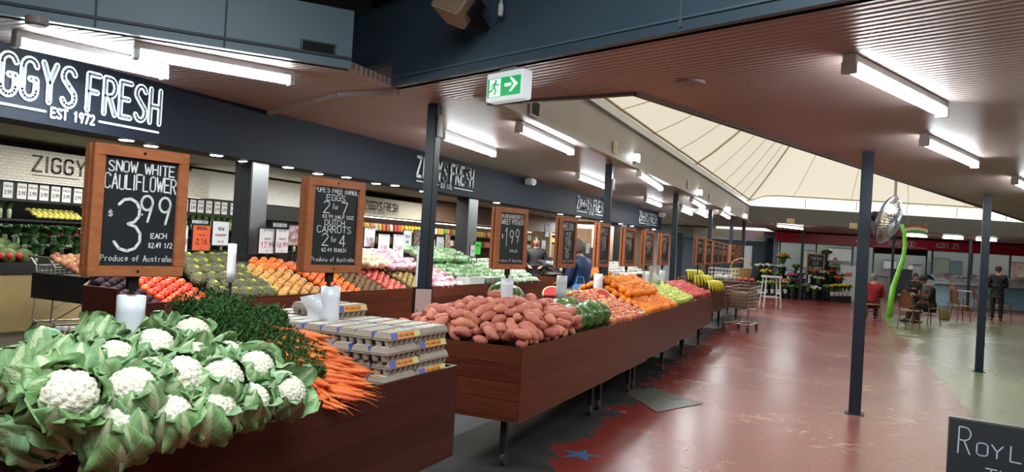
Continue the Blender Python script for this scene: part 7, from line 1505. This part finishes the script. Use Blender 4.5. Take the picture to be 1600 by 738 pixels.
# small blackboard on the stand
t = far_T('blackboard_sign', 'small wood framed blackboard standing among the flowers', 'chalkboard', 1276, 30.7, 0)
h0, h1 = zd(1276, 430, 30.7), zd(1276, 397, 30.7)
part('frame', MB().box(-.36, .36, -.02, .02, h0, h0+.05).box(-.36, .36, -.02, .02, h1-.05, h1).box(-.36, -.31, -.02, .02, h0+.05, h1-.05).box(.31, .36, -.02, .02, h0+.05, h1-.05), mat('pale_wood', (.50, .34, .20), .5), t)
part('slate', MB().box(-.31, .31, -.01, .012, h0+.05, h1-.05), M_slate, t); mb = MB()
for i, s_ in enumerate(('FRESH', 'CUT', 'FLOWERS')): letters(s_, 0, h1-.25-.2*i, .07, .12, .02, .018, y=-.012, maxw=.5, mb=mb)
part('chalk_writing', mb, M_chalk, t); part('easel', MB().tube([(-.3, .05, h0), (-.3, .3, 0)], .02).tube([(.3, .05, h0), (.3, .3, 0)], .02).tube([(-.3, 0, h0), (-.3, 0, 0)], .02).tube([(.3, 0, h0), (.3, 0, 0)], .02), M_post, t)
# white board with an orange square
t = far_T('white_board', 'tall white leaning board with a small orange square left of the tall dark post', 'board', 1333, 30.2)
hw = fa(1348, 30.2)-fa(1333, 30.2); part('board', MB().hexa([(-hw*.75, 0, .05), (hw*.9, 0, .05), (hw*.9, .04, .05), (-hw*.75, .04, .05)], [(-hw, .2, 1.45), (hw*.9, .2, 1.40), (hw*.9, .24, 1.40), (-hw, .24, 1.45)]), M_whc, t)
part('orange_square', MB().box(-.18, .08, .10, .135, .98, 1.14), mat('square_orange', (.75, .16, .08), .5), t); part('foot', MB().box(-hw, hw, -.05, .35, 0, .05), M_whc, t)
# white stool
p = on_z(1203, 480); t = T('bar_stool', 'white wooden high stool standing alone in front of the flower stand', 'stool', (p[0], p[1], 0), _y)
sh = zd(1203, 433, 22.3); part('seat', MB().box(-.27, .27, -.2, .2, sh-.06, sh), M_white, t, bevel=.01)
for sx in (-1, 1):
    for sy in (-1, 1): part('leg', MB().tube([(sx*.21, sy*.15, sh-.06), (sx*.27, sy*.2, 0)], .024, n=4), M_white, t)
part('stretcher', MB().box(-.25, .25, -.19, -.16, .30, .345).box(-.25, .25, .16, .19, .30, .345).box(-.255, -.23, -.18, .18, .42, .46).box(.23, .255, -.18, .18, .42, .46), M_white, t)
# fan on the tall post
t = T('pedestal_fan', 'large silver cage fan mounted on the tall dark post', 'fan', (POST_FAN.x+.06, POST_FAN.y-.02, 0), 0)
pf = on_d(1387, 344, 7.75); t.location = tuple(pf)
qn = Vector((.87, -.34, -.27)).normalized()  # facing direction
t.rotation_euler = Vector((0, 0, 1)).rotation_difference(qn).to_euler()
cg = MB(); R_ = .245
M_cage = mat('fan_cage', (.42, .43, .44), .3, metal=.8)
for k_ in range(44):
    a = k_*2*math.pi/44; c_, s_ = math.cos(a), math.sin(a)
    cg.tube([(.03*c_, .03*s_, .085), (R_*.6*c_, R_*.6*s_, .075), (R_*.95*c_, R_*.95*s_, .03), (R_*c_, R_*s_, 0), (R_*.95*c_, R_*.95*s_, -.03), (R_*.5*c_, R_*.5*s_, -.075), (.07*c_, .07*s_, -.08)], .0022, n=4)
for z_, r_ in ((0, R_+.003), (.012, R_+.001), (-.012, R_+.001), (.075, R_*.6), (-.075, R_*.5), (.05, R_*.82)):
    cg.tube([(r_*math.cos(i*math.pi/16), r_*math.sin(i*math.pi/16), z_) for i in range(33)], .005 if abs(z_) < .02 else .003, n=5)
part('cage', cg, M_cage, t)
part('rim_band', MB().tube([((R_+.004)*math.cos(i*math.pi/18), (R_+.004)*math.sin(i*math.pi/18), 0) for i in range(37)], .012, n=6), mat('fan_band', (.16, .17, .19), .3, metal=.7), t, smooth=True)
M_blade = mat('fan_blade', (.40, .27, .13), .4, metal=.3)
for k_ in range(3):
    def bl(u, v, k_=k_): a = k_*2.094+(v-.5)*1.15*(1-.25*u)+u*.35; r_ = .045+.175*u; return (r_*math.cos(a), r_*math.sin(a), .02+.045*(v-.5))
    part('blade', MB().grid(bl, 6, 6), M_blade, t, smooth=True, thick=.003)
part('motor', MB().lathe([(.03, .06), (.055, .03), (.06, -.10), (.05, -.16), (.02, -.18)], 18), mat('motor_dark', (.05, .045, .04), .4), t, smooth=True)
pb = Vector(t.location); tp_ = Vector((POST_FAN.x, POST_FAN.y, pf[2]-.02))
one('fan_bracket', MB().tube([tuple(tp_-tp_), tuple((pb-qn*.15)-tp_)], .018), M_post, 'steel arm holding the fan to the tall dark post', 'bracket', tuple(tp_))
one('hanging_rod', MB().tube([(0, 0, 0), (0, 0, 3.4)], .035), mat('rod_grey', (.45, .42, .36), .5), 'thin pale rod hanging from the membrane roof above the fan', 'rod', tuple(on_d(1398, 322, 19.0)))
# lime green curved pole and painted scroll sign
dg_ = 22.5
pts = [on_d(px, py, dg_) for px, py in ((1409, 351), (1413, 365), (1414, 385), (1411, 405), (1403, 428), (1396, 447), (1392, 470), (1389, 496))]
b0 = pts[-1]; 
one('curved_pole', MB().tube([tuple(Vector(p)-Vector((b0[0], b0[1], 0))) for p in pts[:-1]]+[(0, 0, .0)], [.05, .055, .06, .065, .07, .08, .085, .085], n=12), mat('lime_plastic', (.22, .75, .04), .25, coat=.5), 'bright lime green curved pole rising behind the cafe table', 'pole', (b0[0], b0[1], 0), smooth=True)
q = on_d(1432, 358, 24.6); t = T('painted_sign', 'arched sign with white, green and red bands and wire scrolls hanging under the far beam', 'sign', tuple(q), _y)
def band(z0, z1, w): 
    mb = MB(); n = 12; k_ = 0
    vs = [( -w+2*w*i/n, yy, zz+.08*math.cos((-1+2*i/n)*1.35)) for yy in (0, .03) for zz in (z0, z1) for i in range(n+1)]; m1 = n+1
    fs = [(i, i+1, m1+i+1, m1+i) for i in range(n)]+[(2*m1+i, 3*m1+i, 3*m1+i+1, 2*m1+i+1) for i in range(n)]+[(i, 2*m1+i, 2*m1+i+1, i+1) for i in range(n)]+[(m1+i, m1+i+1, 3*m1+i+1, 3*m1+i) for i in range(n)]+[(0, m1, 3*m1, 2*m1), (n, 2*m1+n, 3*m1+n, m1+n)]
    return mb.add(vs, fs)
part('green_band', band(-.20, -.11, .38), mat('sign_green', (.10, .32, .10), .5), t); part('white_band', band(-.11, -.03, .38), mat('sign_cream', (.70, .68, .50), .5), t); part('red_band', band(-.03, .03, .38), mat('sign_red', (.45, .10, .06), .5), t)
sc_ = MB()
for s_ in (-1, 1):
    for cx, r_ in ((.10, .07), (.27, .06)): sc_.tube([(s_*(cx+r_*(1-k_/14)*math.cos(k_*.6)), 0, .14+r_*(1-k_/14)*math.sin(k_*.6)) for k_ in range(13)], .008, n=5)
    sc_.tube([(s_*.3, 0, .05), (s_*.3, 0, .85)], .006)
part('scrollwork', sc_, mat('scroll_wire', (.35, .33, .20), .5), t)
# ---- cafe furniture
M_cane = mat('cane_brown', (.16, .055, .025), .4, col2=(.11, .04, .02)); M_seat = mat('woven_seat', (.42, .25, .11), .6, col2=(.3, .17, .07), scale=60); M_rattan = mat('rattan_panel', (.24, .10, .05), .5, col2=(.10, .04, .02), scale=50, sharp=.3)
def chair():
    t = T('cafe_chair', 'x', 'chair')
    part('seat', MB().lathe([(.20, .44), (.215, .45), (.215, .465), (.20, .475), (0, .478)], 20), M_seat, t)
    for sx in (-1, 1):
        part('leg', MB().tube([(sx*.15, -.15, .45), (sx*.18, -.19, 0)], [.016, .012], n=8), M_cane, t); part('leg', MB().tube([(sx*.15, .15, .45), (sx*.18, .22, 0)], [.016, .012], n=8), M_cane, t)
    hoop = [(.17*math.cos(a)*(1 if True else 1), .17+.10*max(0, math.sin(a)), .52+.42*math.sin(a)) for a in [math.pi*i/14 for i in range(15)]]
    part('back_hoop', MB().tube([(.17, .15, .45)]+hoop+[(-.17, .15, .45)], .013, n=8), M_cane, t)
    part('back_panel', MB().grid(lambda u, v: ((.155*math.sqrt(max(0, 1-(u*.98)**2)))*(2*v-1), .17+.10*u-.006, .53+.40*u), 10, 8), M_rattan, t, thick=.006)
    part('leg_ring', MB().tube([(.15*math.cos(i*math.pi/8), .15*math.sin(i*math.pi/8), .26) for i in range(17)], .008, n=6), M_cane, t)
    return t
ch = chair(); CH = [(1420, 518, 2.2, 'cane back cafe chair nearest the camera, empty, left of the small table'), (1362, 505, -.3, 'cafe chair under the person in the red coat'), (1452, 511, 1.75, 'cafe chair under the man in the dark hooded jacket'), (1500, 506, 1.6, 'empty cafe chair standing between the two cafe tables'), (1532, 496, 1.35, 'empty cane back chair just left of the dark post'), (1565, 504, 1.8, 'cafe chair in front of the standing person in black'), (1494, 488, .1, 'empty chair behind the second table, facing the camera'), (1425, 492, .1, 'chair under the young man behind the table')]
CP = []
for i, (px, py, rz, lb) in enumerate(CH):
    p = on_z(px, py-3); o = ch if i == 0 else dup(ch); o.location = (p[0], p[1], 0); o.rotation_euler = (0, 0, _y+rz); o['label'] = lb; CP.append(p)
def table(px, py, lb, r=.36):
    p = on_z(px, py); t = T('cafe_table', lb, 'table', (p[0], p[1], 0), _y)
    part('tabletop', MB().lathe([(r-.01, .715), (r, .72), (r, .74), (r-.01, .745), (0, .745)], 28), mat('table_wood', (.55, .42, .33), .3), t); part('pedestal', MB().tube([(0, 0, .03), (0, 0, .71)], .03, n=10), M_cane, t)
    part('foot', MB().box(-.25, .25, -.03, .03, 0, .03).box(-.03, .03, -.25, .25, 0, .03), M_cane, t); return p
TP = table(1427, 504, 'round cafe table with papers where three people sit', .42); table(1510, 486, 'small round cafe table behind the empty chairs', .34); table(1550, 484, 'round cafe table partly hidden by the dark post', .34)
one('newspaper', MB().box(-.2, .2, -.14, .14, 0, .006), M_cardw, 'open white newspaper on the cafe table', 'newspaper', (TP[0]+.05, TP[1]-.1, .746), .3)
t = T('coffee_cup', 'white cup on the cafe table', 'cup', (TP[0]-.05, TP[1]+.16, .746)); part('cup', MB().lathe([(.025, 0), (.04, .06), (.037, .06), (.022, .008), (0, .008)], 16), M_white, t, smooth=True); part('saucer', MB().lathe([(.06, .0), (.07, .008), (0, .004)], 16), M_white, t)
t = T('drink_glass', 'orange drink on the left side of the cafe table', 'glass', (TP[0]-.27, TP[1]-.12, .746)); part('drink', MB().lathe([(.028, 0), (.034, .10), (0, .10)], 12), mat('orange_drink', (.75, .16, .03), .2), t); part('glass', MB().lathe([(.030, 0), (.037, .13), (.036, .13), (.029, .005)], 12), M_gl, t)
q = on_z(1475, 500); one('shoulder_bag', MB().hexa([(-.16, -.08, 0), (.16, -.08, 0), (.16, .08, 0), (-.16, .08, 0)], [(-.12, -.05, .3), (.12, -.05, .3), (.12, .05, .3), (-.12, .05, .3)]), mat('bag_olive', (.30, .24, .06), .6), 'olive yellow bag on the floor behind the hooded man\'s chair', 'bag', (q[0], q[1], 0), .4, bevel=.03)
# ================================================================ PEOPLE
def skin(name, nodes_, edges, m_, parent, sub=2):
    me = bpy.data.meshes.new(name); me.from_pydata([n[0] for n in nodes_], edges, []); o = bpy.data.objects.new(name, me); COL.objects.link(o); o.parent = parent; me.materials.append(m_)
    md = o.modifiers.new('skin', 'SKIN'); md.use_smooth_shade = True
    if not me.skin_vertices: me.attributes.new
    for i, n in enumerate(nodes_):
        r = n[1]; me.skin_vertices[0].data[i].radius = (r, r) if not isinstance(r, tuple) else r
    me.skin_vertices[0].data[0].use_root = True
    s = o.modifiers.new('sub', 'SUBSURF'); s.levels = sub; s.render_levels = sub
    return o
M_skin = mat('human_skin', (.52, .27, .19), .5); M_hair = mat('hair_dark', (.035, .022, .015), .6); M_hairg = mat('hair_grey', (.20, .17, .15), .7); M_shoe = mat('shoe_black', (.02, .02, .022), .4); M_sole = mat('shoe_white', (.65, .65, .63), .5)
def person(loc, rz, lb, top, leg, seated=False, hair=None, female=False, arms='down', head_down=0, H=1.70, skirt=None, shoe=None, lean=0, cap=None, leg_m=None):
    """figure facing local +y"""
    hair = hair or M_hair; t = T('person', lb, 'person', loc, rz); k = H/1.70; V = lambda x, y, z: (x*k, y*k, z*k)
    hip = .46 if seated else .92; dy = 0
    def tr(z): return hip+(z-.92)
    L = lean
    def up(x, y, z): return V(x, y+L*(z-.92), tr(z))
    N = [(up(0, 0, .95), .13), (up(0, 0, 1.08), .115), (up(0, .0, 1.25), .125), (up(0, -.01, 1.40), .10), (up(0, .0, 1.47), .055), (up(0, .02+.05*head_down, 1.54), .058)]
    E_ = [(0, 1), (1, 2), (2, 3), (3, 4), (4, 5)]
    arm_pts = {}
    for s in (-1, 1):
        b = len(N)
        if arms == 'table': el, ha = (s*.25, .12, 1.13), (s*.10, .38, 1.20 if False else 1.22)
        elif arms == 'lap': el, ha = (s*.24, .06, 1.14), (s*.09, .28, 1.10)
        elif arms == 'reach' and s == 1: el, ha = (.26, .22, 1.22), (.18, .50, 1.26)
        elif arms == 'reach': el, ha = (-.25, .10, 1.13), (-.10, .33, 1.15)
        elif arms == 'front': el, ha = (s*.24, .02, 1.12), (s*.14, .25, 1.08)
        else: el, ha = (s*.25, -.02, 1.13), (s*.26, .05, .88)
        sh = (s*.18, 0, 1.40); hd = tuple(np.array(ha)+.35*(np.array(ha)-np.array(el)))
        N += [(up(*sh), .055), (up(*el), .038), (up(*ha), .026), (up(*[(a+b_)/2 for a, b_ in zip(ha, hd)]), (.034, .018))]
        E_ += [(3, b), (b, b+1), (b+1, b+2), (b+2, b+3)]; arm_pts[s] = (sh, el, ha)
        f0 = len(N); ax = np.array(hd)-np.array(ha); ax = ax/np.linalg.norm(ax)
        for fi, off in enumerate((-.028, -.010, .010, .028)):
            base = np.array(ha)+ax*.085+np.array([off, 0, 0]); tip = base+ax*(.055+.012*(fi in (1, 2)))+np.array([0, 0, -.02])
            N += [(up(*base), .009), (up(*tip), .007)]; E_ += [(b+3, len(N)-2), (len(N)-2, len(N)-1)]
        th = np.array(ha)+ax*.04+np.array([-s*.045, 0, .0]); N += [(up(*th), .010)]; E_ += [(b+3, len(N)-1)]
    leg_pts = {}
    for s in (-1, 1):
        b = len(N)
        if seated: hp, kn, an, to = V(s*.10, .02, hip), V(s*.13, .42, hip+.03), V(s*.12, .38+(.10 if s > 0 else -.05), .09), V(s*.13, .56+(.10 if s > 0 else -.05), .035)
        else: hp, kn, an, to = V(s*.10, 0, .88), V(s*.11, .01, .50), V(s*.11, -.02, .09), V(s*.13, .14, .03)
        N += [(hp, .085), (kn, .058), (an, .040), (to, .035)]; E_ += [(0, b), (b, b+1), (b+1, b+2), (b+2, b+3)]; leg_pts[s] = (hp, kn, an, to)
    body = skin('body', N, E_, M_skin, t)
    hc = Vector(up(0, .045+.10*head_down, 1.63)); HR = .098*k
    # face and head: one shaped mesh continuing the neck
    def hfn(d):
        r = 1.0; x, y, z = d
        jaw = max(0, -z)*max(0, .4+y)*.25; r += .10*jaw; 
        if y > .55: r += .14*math.exp(-((x/.13)**2+((z+.05)/.20)**2)); r -= .05*math.exp(-(((abs(x)-.33)/.14)**2+((z-.12)/.10)**2))
        return Vector((x*HR*.80*(1-.22*max(0, -z)), y*HR*.98*r, z*HR*1.18))
    hd_ = MB().ball((0,0,0), 1, 28, 20, (1,1,1), hfn)
    for s in (-1, 1): hd_.ball((s*HR*.80, -.005, 0), .022*k, 8, 6, (.4, .8, 1.25))
    ho = part('head', hd_, M_skin, t, tuple(hc), (-.5*head_down, 0, 0), smooth=True)
    fc = MB()
    for s in (-1, 1): fc.ball((s*HR*.30, HR*.93, HR*.10), .010*k, 8, 6)
    fc.ball((0, HR*.94, -HR*.55), .016*k, 8, 5, (1.3, .4, .35)); part('face_features', fc, M_hair, ho)
    hm = MB().ball((0,0,0), 1, 24, 16, (1,1,1), lambda d: Vector((d.x*HR*.90, (d.y*1.06-.12)*HR, (d.z*1.18+.06)*HR))*1.02)
    keep = [f for f in hm.f if (lambda c: c.z > HR*.30 or (c.y < HR*.12 and c.z > -HR*(.95 if female else .45)))(sum((Vector(hm.v[i]) for i in f), Vector())/len(f))]
    hm.f = keep; part('hair', hm, hair, ho, thick=.006, smooth=True)
    if cap: part('cap', MB().ball((0, 0, HR*.35), HR*1.05, 18, 8, (.92, 1.05, .85), None).box(-HR*.6, HR*.6, HR*.6, HR*1.6, HR*.38, HR*.46), cap, ho, smooth=True)
    # jacket over trunk and arms
    J = [(up(0, 0, .93), .165 if not female else .155), (up(0, 0, 1.08), .150), (up(0, 0, 1.25), .165), (up(0, -.01, 1.39), .150), (up(0, 0, 1.49), .085)]; JE = [(0, 1), (1, 2), (2, 3), (3, 4)]
    if not seated: J += [(up(0, 0, .84), .16)]; JE += [(0, 5)]
    for s in (-1, 1):
        sh, el, ha = arm_pts[s]; b = len(J); J += [(up(*sh), .095), (up(*el), .064), (up(*ha), .044)]; JE += [(3, b), (b, b+1), (b+1, b+2)]
    skin('jacket', J, JE, top, t)
    P = [(V(0, 0, hip+.02), .135)]; PE = []
    for s in (-1, 1):
        hp, kn, an, to = leg_pts[s]; b = len(P); P += [(hp, .10), (kn, .072), (an, .056)]; PE += [(0, b), (b, b+1), (b+1, b+2)]
    skin('trousers', P, PE, leg, t)
    for s in (-1, 1):
        hp, kn, an, to = leg_pts[s]; a, c = Vector(an), Vector(to); d_ = (c-a); sm_ = MB().ball(tuple((a+c)/2-Vector((0, 0, .005))), 1, 14, 8, (.048*k, .125*k, .045*k)); sh_ = part('shoe', sm_, shoe or M_shoe, t, smooth=True)
        part('sole', MB().box(-.04, .04, (a.y+c.y)/2-.12, (a.y+c.y)/2+.12, 0, .018).add([], []), M_sole, sh_, loc=((a.x+c.x)/2, 0, 0), bevel=.006)
    return t
M_redc = mat('red_coat', (.30, .012, .020), .7); M_blkj = mat('black_jacket', (.012, .014, .016), .6); M_drk = mat('dark_trousers', (.014, .013, .015), .7); M_grj = mat('charcoal_jacket', (.025, .028, .028), .6); M_bluj = mat('blue_dress', (.015, .04, .12), .6); M_jean = mat('brown_trousers', (.05, .03, .025), .7)
M_lb = mat('light_blue_cloth', (.15, .40, .80), .6)
def at_chair(i): return (float(CP[i][0]), float(CP[i][1]), 0)
person(at_chair(1), _y+math.radians(-20), 'person in a deep red coat seated with their back turned, left of the table', M_redc, M_jean, seated=True, hair=M_hairg, arms='lap', shoe=M_shoe, H=1.72)
person(at_chair(2), _y+math.radians(80), 'person in a dark hooded jacket seated in profile right of the cafe table', M_blkj, M_drk, seated=True, arms='table', head_down=.8, lean=.12, cap=M_blkj, H=1.75, shoe=M_shoe)
person(at_chair(7), _y+math.radians(170), 'person in a charcoal jacket behind the cafe table looking down', M_grj, M_drk, seated=True, arms='reach', head_down=.6, lean=.10, H=1.74)
p = on_z(1556, 503); person((p[0], p[1], 0), _y+math.radians(-30), 'person all in black standing with their back to us beyond the dark post', M_blkj, M_drk, arms='front', cap=M_blkj, H=1.66)
q = on_d(906, 392, 10.6); person((q[0], q[1], 0), math.radians(75), 'shopper in dark blue seen between the fourth and fifth chalkboards', M_bluj, M_bluj, arms='front', hair=M_hairg, female=True, H=1.62)
b_ = T('shopping_bag', 'light blue bag carried by the shopper in dark blue', 'bag', (q[0]+.10, q[1]-.20, .72), .4); part('bag', MB().hexa([(-.14, -.06, 0), (.14, -.06, 0), (.14, .06, 0), (-.14, .06, 0)], [(-.10, -.03, .32), (.10, -.03, .32), (.10, .03, .32), (-.10, .03, .32)]), M_lb, b_, bevel=.02); part('handle', MB().tube([(-.06, 0, .32), (-.04, 0, .42), (.04, 0, .42), (.06, 0, .32)], .008), M_lb, b_)
q = on_x(838, 395, -6.3); person((-6.3, q[1], 0), math.radians(200), 'shopper in black near the cardboard boxes inside the shop', M_blkj, M_drk, arms='front', H=1.68)
q = on_d(1313, 410, 35.2); person(FR(fa(1306, 35.0), 35.0, 0), _y+math.radians(180), 'dark haired person behind the florist window', M_cardk, M_drk, H=1.7, female=True)
